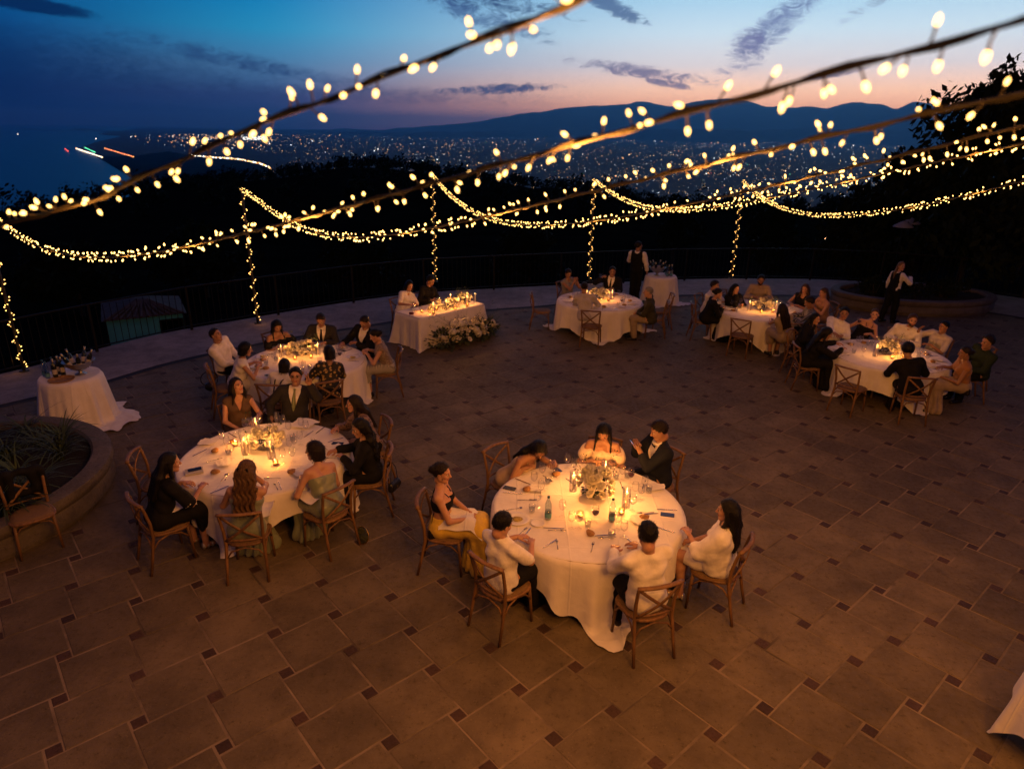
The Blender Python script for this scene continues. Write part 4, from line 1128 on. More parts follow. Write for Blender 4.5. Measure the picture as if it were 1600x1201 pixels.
    bk, bc = bottom[0], CLOTH[bottom[1]] if bottom[1] else None
    def strap_mesh(name, m, r_=.006, back=True):
        for s in (-1, 1):
            b = MB(); p0 = chest + up_t * .055 + tr * s * .062 + tf * (.088 if fem else .1); p1 = neck - up_t * .022 + tr * s * .085 + tf * .01; p2 = chest + up_t * .03 + tr * s * .075 - tf * .098
            b.tube([p0, p0 * .5 + p1 * .5 + tf * .03, p1 + up_t * .036 * k, p1 * .5 + p2 * .5 - tf * .03 + up_t * .01, p2], r_, 5); b.build(name, m, root)
    def collar(m):
        b = MB(); pts_ = []
        for q in range(13):
            w = 2 * math.pi * q / 12; pts_.append(neck + up_t * (.012 + .006 * math.cos(w)) + tr * .066 * k * math.sin(w) + tf * (.068 * k * math.cos(w) + .012))
        b.tube(pts_, .015, 6, 0, False, 1.0); b.build('collar', m, root)
    if kind in ('shirt', 'tee', 'halfsleeve'):
        fr = {'shirt': .97, 'tee': .30, 'halfsleeve': .42}[kind]
        def bld(g):
            torso(g, ex + .003)
            for s in (-1, 1):
                arm(g, s, ex + .007, fr); g.cone(hip + tr * s * .066 * k, hip + tr * s * .062 * k + up_t * .10, .112 * k + ex + .014, .094 * k + ex + .012, .04)
        garment('shirt', colr, bld, (neck_hole(.056 * k), hem(hem_v)), .008, 21)
        collar(colr)
    elif kind == 'suit':
        garment('shirt', CLOTH['white'], lambda g: torso(g, ex + .003), (neck_hole(.054 * k), hem(.0)), .002); collar(CLOTH['white'])
        def bld(g):
            torso(g, ex + .017)
            for s in (-1, 1):
                arm(g, s, ex + .014, .93); g.ell(sh[s] + up_t * .005, (.062 * k, .062 * k, .055 * k), None, .03)
        garment('jacket', colr, bld, (vee(.17, .30, .085), neck_hole(.066 * k), hem(hem_v - .02)), .004, 18)
        for s in (-1, 1):
            lp = MB()                                      # lapels
            a0 = hip + up_t * .18 + tr * s * .012 + tf * .162; a1 = chest + up_t * .02 + tr * s * .068 + tf * .142; a2 = neck + up_t * .018 + tr * s * .072 + tf * .02
            o_ = tr * s * .042
            lp.add([a0, a1, a2, a2 + o_ * .4, a1 + o_ - up_t * .01, a0 + o_ * .3], [(0, 1, 4, 5), (1, 2, 3, 4)] if s > 0 else [(5, 4, 1, 0), (4, 3, 2, 1)])
            lp.build('lapel', colr, root, False)
        if len(top) > 2 and top[2]:
            tm = CLOTH[top[2]] if top[2] in CLOTH else CLOTH['black']; b = MB()
            if len(top) > 3 and top[3] == 'bow':
                c_ = neck + tf * .092 - up_t * .012
                for s in (-1, 1): b.add([c_, c_ + tr * s * .05 + up_t * .022, c_ + tr * s * .05 - up_t * .022, c_ + tf * .014], [(0, 1, 3), (0, 3, 2), (3, 1, 2), (0, 2, 1)])
                b.build('bow_tie', tm, root, False)
            else:
                pt = [neck + tf * .078 + up_t * .002, neck + tf * .088 - up_t * .03, chest + tf * .128 + up_t * .02, waist + tf * .135 + up_t * .06, waist + tf * .142 - up_t * .03]; wd = [.017, .012, .024, .033, .026]; vs = []
                for p_, w_ in zip(pt, wd): vs += [p_ - tr * w_, p_ + tf * .010, p_ + tr * w_, p_ - tf * .008]
                b.add(vs, [(4 * i + j, 4 * i + (j + 1) % 4, 4 * i + 4 + (j + 1) % 4, 4 * i + 4 + j) for i in range(4) for j in range(4)] + [(16, 17, 18, 19), (3, 2, 1, 0)]); b.build('tie', tm, root)
    elif kind in ('vest',):
        def bld0(g):
            torso(g, ex + .004)
            for s in (-1, 1): arm(g, s, ex + .012, .95)
        garment('shirt', CLOTH['white'], bld0, (neck_hole(.055 * k), hem(-.02)), .005); collar(CLOTH['white'])
        garment('waistcoat', colr, lambda g: torso(g, ex + .012), (vee(.24, .34), neck_hole(.085 * k, .01), hem(-.03), lambda X, Y, Z: np.abs(side_t(X, Y, Z)) - sw * .93), .002)
    elif kind == 'strapless': garment('bodice', colr, lambda g: torso(g, ex + .002), (top_plane(Lt * .74), hem(-.12)), .003, 34)
    elif kind == 'camisole':
        garment('bodice', colr, lambda g: torso(g, ex + .003), (lambda X, Y, Z: along_t(X, Y, Z) - Lt * .78 - .10 * np.clip(np.abs(side_t(X, Y, Z)) * 0, 0, 1), hem(-.12)), .003, 30); strap_mesh('strap', colr)
    elif kind == 'bra_top':
        garment('bodice', colr, lambda g: torso(g, ex + .004), (top_plane(Lt * .76), hem(Lt * .50)), .002); strap_mesh('strap', colr, .005)
    elif kind == 'offshoulder':
        def bld(g):
            torso(g, ex + .006)
            for s in (-1, 1): arm(g, s, ex + .022, .30)
        garment('bodice', colr, bld, (top_plane(Lt - .085), hem(-.12)), .004, 40)
    elif kind in ('sleeveless', 'blouse', 'wrap'):
        def bld(g):
            torso(g, ex + .005)
            if kind == 'blouse':
                for s in (-1, 1): arm(g, s, ex + .016, .96)
            if kind == 'wrap':
                for s in (-1, 1): arm(g, s, ex + .020, .46)
        cuts = [neck_hole(.072 * k, .012), hem(-.12)]
        if len(top) > 2 and top[2] == 'vneck': cuts.append(vee(Lt * .62, .34, .09))
        garment('blouse' if kind == 'blouse' else 'top', colr, bld, cuts, .005)
    elif kind == 'cape':                                             # loose white shawl over the arms
        def bld(g):
            torso(g, ex + .016)
            for s in (-1, 1):
                arm(g, s, ex + .030, .62); g.cone(sh[s], waist + tr * s * .13 + tf * .02, .07, .10, .08)
                g.cone(sh[s] * .5 + el[s] * .5, hip + tr * s * .16 + tf * .06, .05, .07, .08)
        garment('shawl', colr, bld, (neck_hole(.085 * k, .03), hem(-.05)), .007, 22)
    if bk in ('trousers', 'shorts'):
        def bld(g):
            for s in (-1, 1): g.cone(hip + tr * s * .06 * k, hip + tr * s * .06 * k + up_t * .04, .112 * k + ex, .104 * k + ex, .04)
            legs(g, ex + .010, .93 if bk == 'trousers' else .1)
        garment('trousers' if bk == 'trousers' else 'shorts', bc, bld, (lambda X, Y, Z: np.minimum(along_t(X, Y, Z) - (.02 if kind in ('shirt', 'tee', 'halfsleeve', 'suit') and not standing else .075), (.12 - (Y - hip[1])) if not standing else 9 + 0 * Y),), .004, 20)
    elif bk in ('skirt', 'long', 'short_skirt'):
        def bld(g):
            for s in (-1, 1): g.cone(hip + tr * s * .065 * k, hip + tr * s * .06 * k + up_t * .10, .112 * k + ex, .092 * k + ex, .05)
            cut_ = {'long': 1.0, 'skirt': .45, 'short_skirt': .0}[bk]
            for s in (-1, 1):
                kq = kn[s] if bk != 'short_skirt' else hipj[s] * .35 + kn[s] * .65
                g.cone(hipj[s], kq, .098 * k + ex, .078 * k + ex, .06)
                if cut_: g.cone(kq, kq + (an[s] - kq) * cut_, .078 * k + ex, .07 + ex, .06)
            mk = (kn[1] + kn[-1]) / 2; g.cone(hip + np.array([0, .12, -.02]), mk + np.array([0, -.02, .0]), .085, .075, .07)
            if bk == 'long':
                ma = (an[1] + an[-1]) / 2; g.cone(mk, ma + np.array([0, .02, -.02]), .11, .17, .08); g.cone(kn[-1], kn[1], .085, .085, .05); g.cone(an[-1] + np.array([-.04, .02, 0]), an[1] + np.array([.04, .02, 0]), .11, .11, .06)
        lo2 = lo.copy(); hi2 = hi.copy()
        def folds(X, Y, Z):
            th = np.arctan2(X, Y - .33); return np.clip((.56 - Z) * .06, 0, .018) * np.sin(th * 11 + 1.5 * np.sin(Z * 9)) + .004 * np.sin(X * 40 + Y * 17) * np.sin(Y * 23)
        g = Field(lo2, hi2, h); bld(g); g.disp(folds)
        if bk == 'long': g.cut(lambda X, Y, Z: .012 - Z + 0 * X + 0 * Y)
        g.cut(lambda X, Y, Z: np.minimum(along_t(X, Y, Z) - .15, .13 - (Y - hip[1])))
        Vg, Fg = g.mesh(); put('skirt', np_mesh('skirt', smooth_mesh(Vg, Fg, 1, .4), Fg, bc), root)
    if shoes:
        sm = CLOTH[shoes]
        for s in (-1, 1):
            g = Field(an[s] - .16, an[s] + .25, min(h, .012)); a0 = an[s] + np.array([0, -.03, -.045]); a1 = an[s] + np.array([s * .015, .165, -.052])
            g.cone(a0, a1, .041, .033, 0)
            if shoes != 'silver': g.cone(an[s] + np.array([0, -.012, -.01]), an[s] + np.array([0, .04, -.03]), .046, .040, .02)
            else: g.cone(a0 + (0, 0, .01), a0 + np.array([0, -.01, .03]), .036, .02, .01)
            g.cut(lambda X, Y, Z: .004 - Z + 0 * X + 0 * Y)
            if shoes == 'silver': g.cut(lambda X, Y, Z: -(np.sin((Y - an[s][1]) * 130) * .01 + .004 + 0 * X - 0 * Z) + np.clip((.045 - Z), -1, 0) * 0)
            Vg, Fg = g.mesh()
            if len(Fg): put('shoe', np_mesh('shoe', Vg, Fg, sm), root)
    # -- hair -----------------------------------------------------------------------------
    style, hcol = hair
    if style != 'bald':
        def hp(x, y, z): return hc + HM @ np.array([x, y, z])
        thick = {'short': .011, 'crop': .005, 'bob': .013, 'long': .011, 'wavy': .014, 'bun': .008, 'curly': .020, 'pony': .008, 'half': .010, 'thin': .003}[style]
        hh = min(h, .010) if h < .017 else .012
        pts_ = [hp(x, y, z) for x in (-.12, .12) for y in (-.16, .13) for z in (-.18, .15)]
        back_c = chest - tf * .115; down = []
        if style in ('long', 'wavy', 'half', 'pony'):
            Lb = {'long': .40, 'wavy': .44, 'half': .34, 'pony': .30}[style]
            p0 = hp(0, -.075, -.02); p1 = neck - tf * .085 + up_t * .01; p2 = chest - tf * .125 + up_t * (.30 - Lb) * .9
            down = [p0, p1, p2]; pts_ += [p + d_ for p in down for d_ in (np.array([.13, .06, .05]), np.array([-.13, -.10, -.05]))]
        pts_ = np.array(pts_); g = Field(pts_.min(0), pts_.max(0), hh); iS = 1 / hs
        X, Y, Z = g.grid(); dx, dy, dz = X - hc[0], Y - hc[1], Z - hc[2]
        u = (dx * hx[0] + dy * hx[1] + dz * hx[2]) * iS; v = (dx * hy[0] + dy * hy[1] + dz * hy[2]) * iS; w = (dx * hz[0] + dy * hz[1] + dz * hz[2]) * iS
        rx, ry, rz_ = .075 + thick, .096 + thick, .088 + thick * 1.25
        k0 = np.sqrt((u / rx) ** 2 + ((v + .012) / ry) ** 2 + ((w - .028) / rz_) ** 2); k1 = np.sqrt((u / rx ** 2) ** 2 + ((v + .012) / ry ** 2) ** 2 + ((w - .028) / rz_ ** 2) ** 2) + 1e-6
        d = k0 * (k0 - 1) / k1
        a_ = np.arctan2(u, v + .02)
        if style in ('bob', 'long', 'wavy', 'half'):                # sides falling over the ears
            low = {'bob': -.115, 'long': -.16, 'wavy': -.16, 'half': -.13}[style]
            sidew = .078 + thick
            e = np.sqrt((u / sidew) ** 2 + ((v + .03) / (.078 + thick)) ** 2); dc = np.maximum((e - 1) * .07, np.maximum(low - w, w - .03)); kq = .03
            hq = np.clip(.5 + .5 * (d - dc) / kq, 0, 1); d = d + (dc - d) * hq - kq * hq * (1 - hq)
            face_line = v - (.028 + np.clip(w, -.02, .2) * .52 - np.clip(-.05 - w, 0, .08) * 1.1)
        else:
            face_line = v - (.006 + np.clip(w + .004, 0, .2) * .80)
            d = np.maximum(d, np.minimum(-.045 - w, .2) + np.clip(v, -.05, .05) * 0)       # nape
            d = np.maximum(d, np.minimum(v + .035, .3) * 0 + np.where(v > -.035, -.030 - w, -1))
        if style == 'bob': face_line = v - (.030 + np.clip(w + .02, 0, .2) * .46 - np.clip(-.07 - w, 0, .08) * 1.1)
        part = .006 * np.exp(-((u - .02) / .012) ** 2) * (w > .06)
        d = np.maximum(d, face_line) + part
        fr_ = .0035 if style not in ('curly', 'wavy') else .0075
        if style == 'curly': d = d + .008 * np.sin(u * 150 + 3 * np.sin(w * 70)) * np.sin(v * 140 + 2 * np.sin(u * 60)) * 1.0
        else: d = d + fr_ * .6 * np.sin(a_ * 26 + 2.0 * np.sin(w * 40)) + (.0035 * np.sin(u * 150 + 2 * np.sin(w * 60)) * np.sin(w * 130 + v * 90) if style in ('short', 'thin', 'crop') else 0)
        g.F = np.minimum(g.F, d.astype(np.float32))
        if style == 'bun': g.ell(hp(0, -.115, .010), (.045, .040, .042), None, .02); g.cone(hp(.055, .03, -.02), hp(.058, .035, -.075), .006, .003, .006); g.cone(hp(-.055, .03, -.02), hp(-.058, .035, -.07), .006, .003, .006)
        if style == 'pony': g.cone(hp(0, -.10, .02), down[1] - tf * .03, .028, .030, .02); g.cone(down[1] - tf * .03, down[2], .030, .012, .02)
        if style in ('long', 'wavy', 'half'):
            wd = {'long': .060, 'wavy': .078, 'half': .05}[style]
            for q in (-1, -.33, .33, 1):
                o_ = tr * wd * q
                g.cone(down[0] + hx * wd * q * .9, down[1] + o_, .042, .040, .03); g.cone(down[1] + o_, down[2] + o_ * 1.15, .040, .022, .03)
            if style in ('long', 'half'):
                for s in (-1, 1): g.cone(hp(s * .082, .0, -.02), hp(s * .088, .005, -.12), .020, .022, .02); g.cone(hp(s * .088, .005, -.12), chest + tr * s * .105 + tf * .080 + up_t * .04, .022, .010, .02)
            X, Y, Z = g.grid()
            amp = .010 if style == 'wavy' else .004
            uu = X * tr[0] + Y * tr[1] + Z * tr[2]
            g.F = g.F + (amp * np.sin(uu * 120 + 2.2 * np.sin(Z * (38 if style == 'wavy' else 12))) * (Z < hc[2] - .03)).astype(np.float32)
        Vh, Fh = g.mesh()
        if len(Fh):                                                # loose strands over the mass of hair
            fn = np.cross(Vh[Fh[:, 2]] - Vh[Fh[:, 0]], Vh[Fh[:, 3]] - Vh[Fh[:, 1]]); fn /= np.linalg.norm(fn, axis=1)[:, None] + 1e-9
            hr = np.random.default_rng(len(label)); nS = 900 if h < .0135 else 400; pick = hr.integers(0, len(Fh), nS); c0 = Vh[Fh[pick]].mean(1); nn = fn[pick]
            longh = style in ('long', 'wavy', 'half', 'pony', 'bob')
            dirv = nn * (.22 if longh else .55) + np.array([0, 0, -1.0 if longh else -.25]) + hr.normal(0, .22 if longh else .45, (nS, 3)); dirv -= nn * np.minimum(0, (dirv * nn).sum(1))[:, None] * 1.1; dirv /= np.linalg.norm(dirv, axis=1)[:, None]
            ln_ = hr.uniform(.5, 1.2, nS)[:, None] * (.055 if longh else (.022 if style == 'curly' else .016)); wv_ = np.cross(dirv, nn); wv_ /= np.linalg.norm(wv_, axis=1)[:, None] + 1e-9
            b0 = c0 - nn * .003; tip = c0 + dirv * ln_
            SV = np.stack([b0 - wv_ * .0022, b0 + wv_ * .0022, tip + wv_ * .0005, tip - wv_ * .0005], 1).reshape(-1, 3); SF = np.arange(nS * 4).reshape(-1, 4) + len(Vh)
            put('hair', np_mesh('hair', np.concatenate([Vh, SV]), np.concatenate([Fh, SF]), hair_m(hcol)), root)
    # -- small extras -----------------------------------------------------------------------
    for e in extras:
        if e == 'glasses':
            b = MB()
            for s in (-1, 1):
                c_ = [hc + HM @ np.array([s * .032 + .019 * math.cos(w), .094 - .006 * abs(math.cos(w)), .002 + .014 * math.sin(w)]) for w in np.linspace(0, 2 * math.pi, 13)]
                b.tube(c_, .0018, 4, 0, False); b.tube([hc + HM @ np.array([s * .051, .090, .006]), hc + HM @ np.array([s * .074, .0, .006])], .0018, 4)
            b.tube([hc + HM @ np.array([-.013, .098, .005]), hc + HM @ np.array([.013, .098, .005])], .0018, 4); b.build('glasses', CLOTH['leather'], root)
        if e == 'braces':
            for s in (-1, 1):
                b = MB(); b.tube([hip + tr * s * .09 + tf * .13 + up_t * .05, chest + tr * s * .085 + tf * .128, neck - up_t * .01 + tr * s * .095 + tf * .01 + up_t * .045, chest + tr * s * .05 - tf * .122, hip + tr * s * .02 - tf * .135 + up_t * .08], .012, 4, 0, True, .4); b.build('brace_strap', CLOTH['black'], root)
        if e == 'earring':
            for s in (-1, 1):
                b = MB(); b.tube([hc + HM @ np.array([s * .080, -.004 + .016 * math.sin(q), -.052 + .016 * math.cos(q)]) for q in np.linspace(0, 6.283, 11)], .002, 4, 0, False); b.build('earring', mat('gold', (.7, .45, .15), rough=.3, metal=1), root)
        if e == 'trim':
            for s in (-1, 1):
                b = MB(); c_ = sh[s] + (el[s] - sh[s]) * .93; ax = nrm(el[s] - sh[s]); p_ = nrm(np.cross(ax, (0, 0, 1))); q_ = np.cross(ax, p_)
                b.tube([c_ + (p_ * math.cos(w) + q_ * math.sin(w)) * .072 for w in np.linspace(0, 6.283, 13)], .005, 4, 0, False); b.build('white_trim', CLOTH['white'], root)
        if e == 'bow': 
            b = MB(); c_ = hc + HM @ np.array([0, -.11, .03])
            for s in (-1, 1): b.tube([c_, c_ + hx * s * .05 + hz * .01, c_ + hx * s * .06 - hz * .02], [.006, .018, .006], 5)
            b.build('hair_bow', CLOTH['black'], root)
    return dict(root=root, wr={s: np.array(root.location) + rgt * wr[s][0] + fwd * wr[s][1] + np.array([0, 0, wr[s][2]]) for s in (-1, 1)}, fwd=fwd, rgt=rgt, face=face, seat=seat, hd=hd)
# ================================================================== FURNITURE
m_wood = mat('chair_wood', (.22, .115, .048), rough=.5, var=.45, scale=5, bump=.25, bscale=30, stretch=(6, 6, .8), rand=.18)
m_rush = mat('rush_seat', (.24, .145, .065), rough=.8, var=.4, scale=40, bump=.9, bscale=70, stretch=(1, 5, 1))
def linen_mat():
    m = bpy.data.materials.new('table_linen'); m.use_nodes = True; nt = m.node_tree; nt.nodes.clear(); N = NT(nt)
    bs = N.n('ShaderNodeBsdfPrincipled'); out = N.n('ShaderNodeOutputMaterial'); nt.links.new(bs.outputs[0], out.inputs[0])
    v = N.n('ShaderNodeTexCoord').outputs['Object']; sp = N.n('ShaderNodeSeparateXYZ'); N.put(sp.inputs[0], v)
    f = N.noise(v, 5, 5, .6); N.put(bs.inputs['Base Color'], N.mix(N.smooth(f, .3, .7), (.69, .66, .64), (.76, .73, .71)))
    bs.inputs['Roughness'].default_value = .88; bs.inputs['Specular IOR Level'].default_value = .12; bs.inputs['Sheen Weight'].default_value = .2
    def crease(c_, w):                                       # pressed fold lines, a hand apart
        t = N.math('ABSOLUTE', N.math('SUBTRACT', N.math('FRACT', N.math('ADD', N.math('DIVIDE', c_, w), N.math('MULTIPLY', f, .03))), .5)); return N.smooth(t, .0, .028, 1.0, 0.0)
    hgt = N.math('ADD', N.math('MULTIPLY', N.noise(v, 6, 4, .5, .5), 1.2), N.math('MULTIPLY', N.noise(v, 230, 2, .5), .12))
    hgt = N.math('ADD', hgt, N.math('MULTIPLY', N.math('MAXIMUM', crease(sp.outputs[0], .52), crease(sp.outputs[1], .52)), .35))
    bp = N.n('ShaderNodeBump'); bp.inputs['Strength'].default_value = .6; bp.inputs['Distance'].default_value = .014; N.put(bp.inputs['Height'], hgt); nt.links.new(bp.outputs[0], bs.inputs['Normal'])
    return m
m_linen = linen_mat()
m_tabletop = mat('table_board', (.30, .20, .12), rough=.6, var=.3, scale=4)
m_cush = mat('seat_linen', (.40, .34, .28), rough=.85, var=.15, scale=20, bump=.3, bscale=120)

def chair_parts():
    P_ = []
    b = MB()                                                    # rounded trapezoid seat
    out = []
    for k in range(28):
        w = 2 * math.pi * k / 28; cx, sy = math.cos(w), math.sin(w)
        r_ = (abs(cx) ** 3.2 + abs(sy) ** 3.2) ** (-1 / 3.2); x, y = r_ * cx, r_ * sy
        out.append((x * (.205 + .025 * y), .01 + y * .205))
    vs = [(0, .01, .468)] + [(x * .7, .01 + (y - .01) * .7, .466) for x, y in out] + [(x, y, .462) for x, y in out] + [(x * 1.01, y * 1.01, .448) for x, y in out]
    n = 28; fs = [(0, 1 + k, 1 + (k + 1) % n) for k in range(n)]
    for l in (0, 1): fs += [(1 + l * n + k, 1 + (l + 1) * n + k, 1 + (l + 1) * n + (k + 1) % n, 1 + l * n + (k + 1) % n) for k in range(n)]
    b.add(vs, fs); P_.append(('seat', b.mesh('seat', m_rush)))
    b = MB(); loop = [(x * 1.03, y * 1.03, .44) for x, y in out]; b.tube(loop + [loop[0], loop[1]], .019, 6, 0, False); P_.append(('seat_frame', b.mesh('seat_frame', m_wood)))
    for s in (-1, 1):
        b = MB(); b.tube([(s * .185, .175, .445), (s * .195, .19, .25), (s * .205, .205, 0)], [.019, .017, .014], 8); P_.append(('leg', b.mesh('leg', m_wood)))
        b = MB(); b.tube([(s * .215, -.285, 0), (s * .205, -.235, .22), (s * .195, -.19, .445), (s * .200, -.195, .62), (s * .212, -.235, .80), (s * .215, -.255, .868)], [.015, .017, .019, .018, .017, .015], 8); P_.append(('rear_leg', b.mesh('rear_leg', m_wood)))
    arc = [(x, -.252 - .045 * (1 - (x / .225) ** 2), .862 + .012 * (1 - (x / .225) ** 2)) for x in np.linspace(-.228, .228, 11)]
    b = MB(); b.tube(arc, .026, 8, 0, True, .62); P_.append(('top_rail', b.mesh('top_rail', m_wood)))
    for s in (-1, 1):
        pts_ = [(s * (-.19 + .385 * t), -.20 - .065 * math.sin(t * math.pi * .85) - .02 * t - (.004 * s), .505 + .325 * t) for t in np.linspace(0, 1, 8)]
        b = MB(); b.tube(pts_, .017, 6, 0, True, .45, (0, 1, 0)); P_.append(('cross_slat', b.mesh('cross_slat', m_wood)))
    b = MB(); b.tube([(x, -.195 - .03 * (1 - (x / .195) ** 2), .515) for x in np.linspace(-.195, .195, 8)], .013, 6); P_.append(('lower_rail', b.mesh('lower_rail', m_wood)))
    for s in (-1, 1):
        b = MB(); b.tube([(s * .205, -.222, .29), (s * .202, -.14, .385), (s * .2, -.02, .42), (s * .2, .10, .385), (s * .2, .187, .29)], .010, 6); P_.append(('brace', b.mesh('brace', m_wood)))
    for yy, zz in ((-.222, .29), (.187, .29)):
        b = MB(); b.tube([(-.203, yy, zz), (-.14, yy * .98, .38), (0, yy * .97, .415), (.14, yy * .98, .38), (.203, yy, zz)], .010, 6); P_.append(('brace', b.mesh('brace', m_wood)))
    return P_
CHAIR = chair_parts()
def chair(xy, face, label, group='cross-back dining chairs'):
    fa = R(face)
    root = thing('dining_chair', label, 'chair', (xy[0], xy[1], 0), -fa, group)
    for nm, me in CHAIR: put(nm, me, root)
    return root

# ---- tablecloths --------------------------------------------------------------------------
def round_cloth(name, label, c, Rr, side, rot, ztop, seed, nf=17, amp=.045, flare=.04, group=None, pull=()):
    """square cloth on a round top: the drop follows the cloth's own edge, corners trail on the floor"""
    rnd = random.Random(seed); NA, rings = 192, [0, .3, .55, .75, .88, .96, .99]; ND = 16; vs = []
    ph = [rnd.uniform(0, 6.28) for _ in range(6)]
    for i in range(NA):
        th = 2 * math.pi * i / NA; a = th - rot
        d = side / 2 / max(abs(math.cos(a)), abs(math.sin(a))); d = min(d, side / 2 * 1.36); drop = d - Rr
        for p in pull:
            da = (th - p[0] + math.pi) % (2 * math.pi) - math.pi; drop += p[1] * math.exp(-(da / p[2]) ** 2)
        for r in rings: vs.append((Rr * r * math.cos(th), Rr * r * math.sin(th), ztop + .0015 * math.sin(9 * r + 3 * th + ph[0]) * r))
        f1 = math.cos(nf * th + ph[1] + .8 * math.sin(3 * th + ph[2])); f2 = math.cos(2.3 * nf * th + ph[3]) * .3; f3 = math.cos(5 * th + ph[4]) * .5
        for k in range(1, ND + 1):
            s = drop * k / ND; t = s / max(.3, ztop)
            round_ = .022 * (1 - math.exp(-s / .03)); z = ztop - max(0, s - .012 * (1 - math.exp(-s / .02)))
            rr_ = Rr + round_ + (amp * (f1 + f2) + .02 * f3) * min(1, t * 1.1) + flare * t
            if z < .012:
                over = .012 - z; rr_ += over * .72; z = .012 + .03 * min(1, over * 4) * (.5 + .5 * math.cos(nf * 1.4 * th + over * 26 + ph[5]))
            vs.append((rr_ * math.cos(th), rr_ * math.sin(th), z))
    m_ = len(rings) + ND
    fs = [(i * m_ + k, i * m_ + k + 1, ((i + 1) % NA) * m_ + k + 1, ((i + 1) % NA) * m_ + k) for i in range(NA) for k in range(m_ - 1)]
    fs = [f[::-1] for f in fs]
    b = MB(); b.add(vs, fs); me = b.mesh(name, m_linen)
    bm = bmesh.new(); bm.from_mesh(me); bmesh.ops.remove_doubles(bm, verts=bm.verts, dist=1e-4); bmesh.ops.recalc_face_normals(bm, faces=bm.faces); bm.to_mesh(me); bm.free()
    o = put(name, me, None, (c[0], c[1], 0)); return tag(o, label, 'tablecloth', group)

def table(label, cloth_label, c, Rr, side, rot, seed, pull=(), nf=15, amp=.045):
    root = thing('round_table', label, 'table', (c[0], c[1], 0), 0, 'round dining tables')
    MB().lathe([(0, .738), (Rr - .004, .738), (Rr - .004, .705), (0, .705)], 48).build('tabletop', m_tabletop, root, True, 40)
    for k in range(4):
        w = math.pi / 4 + k * math.pi / 2; MB().tube([(math.cos(w) * .42, math.sin(w) * .42, .705), (math.cos(w) * .5, math.sin(w) * .5, 0)], [.024, .02], 6).build('leg', m_tabletop, root)
    round_cloth('tablecloth', cloth_label, c, Rr, side, rot, .742, seed, nf, amp, .035, 'white cloths on the round dining tables', pull)
    return root

# ---- things on tables (prototypes: list of (part name, mesh)) ---------------------------------
TOPZ = .744
m_glass = glass('clear_glass'); m_wine = mat('red_wine', (.06, .006, .010), rough=.1, var=.1, scale=9, spec=.6); m_porc = mat('porcelain', (.76, .74, .71), rough=.22, var=.03, scale=6, spec=.5)
m_silver = mat('cutlery_steel', (.62, .60, .57), rough=.22, var=.1, scale=30, metal=1.0); m_bread = mat('bread_crust', (.46, .25, .10), rough=.8, var=.5, scale=22, bump=.8, bscale=60)
m_food = mat('food', (.52, .40, .10), rough=.6, var=.5, scale=60, bump=.8, bscale=80); m_wax = mat('candle_wax', (.80, .72, .58), rough=.5, var=.05, scale=9, spec=.3)
m_flame = emit('flame', (1, .56, .16), 9.0); m_phone = mat('phone_case', (.012, .012, .014), rough=.25, var=.1, scale=20); m_phone_b = mat('phone_case_blue', (.02, .05, .22), rough=.3, var=.1, scale=20)
m_cap = mat('bottle_cap', (.03, .10, .12), rough=.4, var=.1, scale=20); m_label = mat('bottle_label', (.10, .28, .34), rough=.6, var=.2, scale=30); m_water = glass('water', (.86, .90, .92), .05)
m_screen = emit('phone_screen', (.55, .65, 1), .8); m_paper = mat('menu_paper', (.42, .40, .38), rough=.85, var=.05, scale=10)
def rot_mesh(m_): return m_
WINE_G = [('bowl', MB().lathe([(.004, .085), (.022, .092), (.036, .112), (.041, .140), (.038, .175), (.034, .200), (.0335, .200), (.0372, .174), (.040, .140), (.035, .114), (.021, .095), (.002, .090)], 14).mesh('bowl', m_glass)),
          ('stem', MB().lathe([(.036, 0), (.034, .003), (.006, .008), (.0038, .02), (.0038, .075), (.006, .088)], 10).mesh('stem', m_glass))]
LIQ = ('wine', MB().lathe([(.0, .094), (.020, .0965), (.0335, .1150), (.0385, .136), (.0, .136)], 14).mesh('wine', m_wine))
TUMB = [('tumbler_glass', MB().lathe([(0, .004), (.030, .004), (.032, .0), (.038, .09), (.0365, .09), (.0305, .010), (0, .010)], 14).mesh('tumbler_glass', m_glass)),
        ('water', MB().lathe([(0, .011), (.0302, .011), (.0343, .055), (0, .055)], 14).mesh('water', m_water))]
PLATE = [('plate_body', MB().lathe([(0, .006), (.085, .006), (.100, .012), (.135, .022), (.136, .020), (.100, .008), (.08, .0), (0, .0)], 28).mesh('plate_body', m_porc))]
SPLATE = [('plate_body', MB().lathe([(0, .005), (.05, .005), (.06, .009), (.082, .015), (.083, .013), (.06, .006), (.05, .0), (0, .0)], 24).mesh('plate_body', m_porc))]
def blob_mesh(name, r, m, seed, flat=(1, 1, 1), n=10):
    rnd = random.Random(seed); ph = [rnd.uniform(0, 6) for _ in range(4)]; prof = []; b = MB(); vs = []; fs = []
    for i in range(n // 2 + 1):
        th = math.pi * i / (n // 2)
        for k in range(n):
            w = 2 * math.pi * k / n; q = r * (1 + .10 * math.sin(3 * w + ph[0]) * math.sin(th) + .08 * math.sin(2 * th + ph[1]))
            vs.append((q * flat[0] * math.sin(th) * math.cos(w), q * flat[1] * math.sin(th) * math.sin(w), r * flat[2] + q * flat[2] * math.cos(th)))
    for i in range(n // 2):
        for k in range(n): fs.append((i * n + k, (i + 1) * n + k, (i + 1) * n + (k + 1) % n, i * n + (k + 1) % n))
    b.add(vs, fs); return b.mesh(name, m)
BREAD = [('crust', blob_mesh('crust', .045, m_bread, 3, (1.25, .95, .62), 12))]
FOOD = ('food', blob_mesh('food', .045, m_food, 8, (1.2, 1, .35), 12))
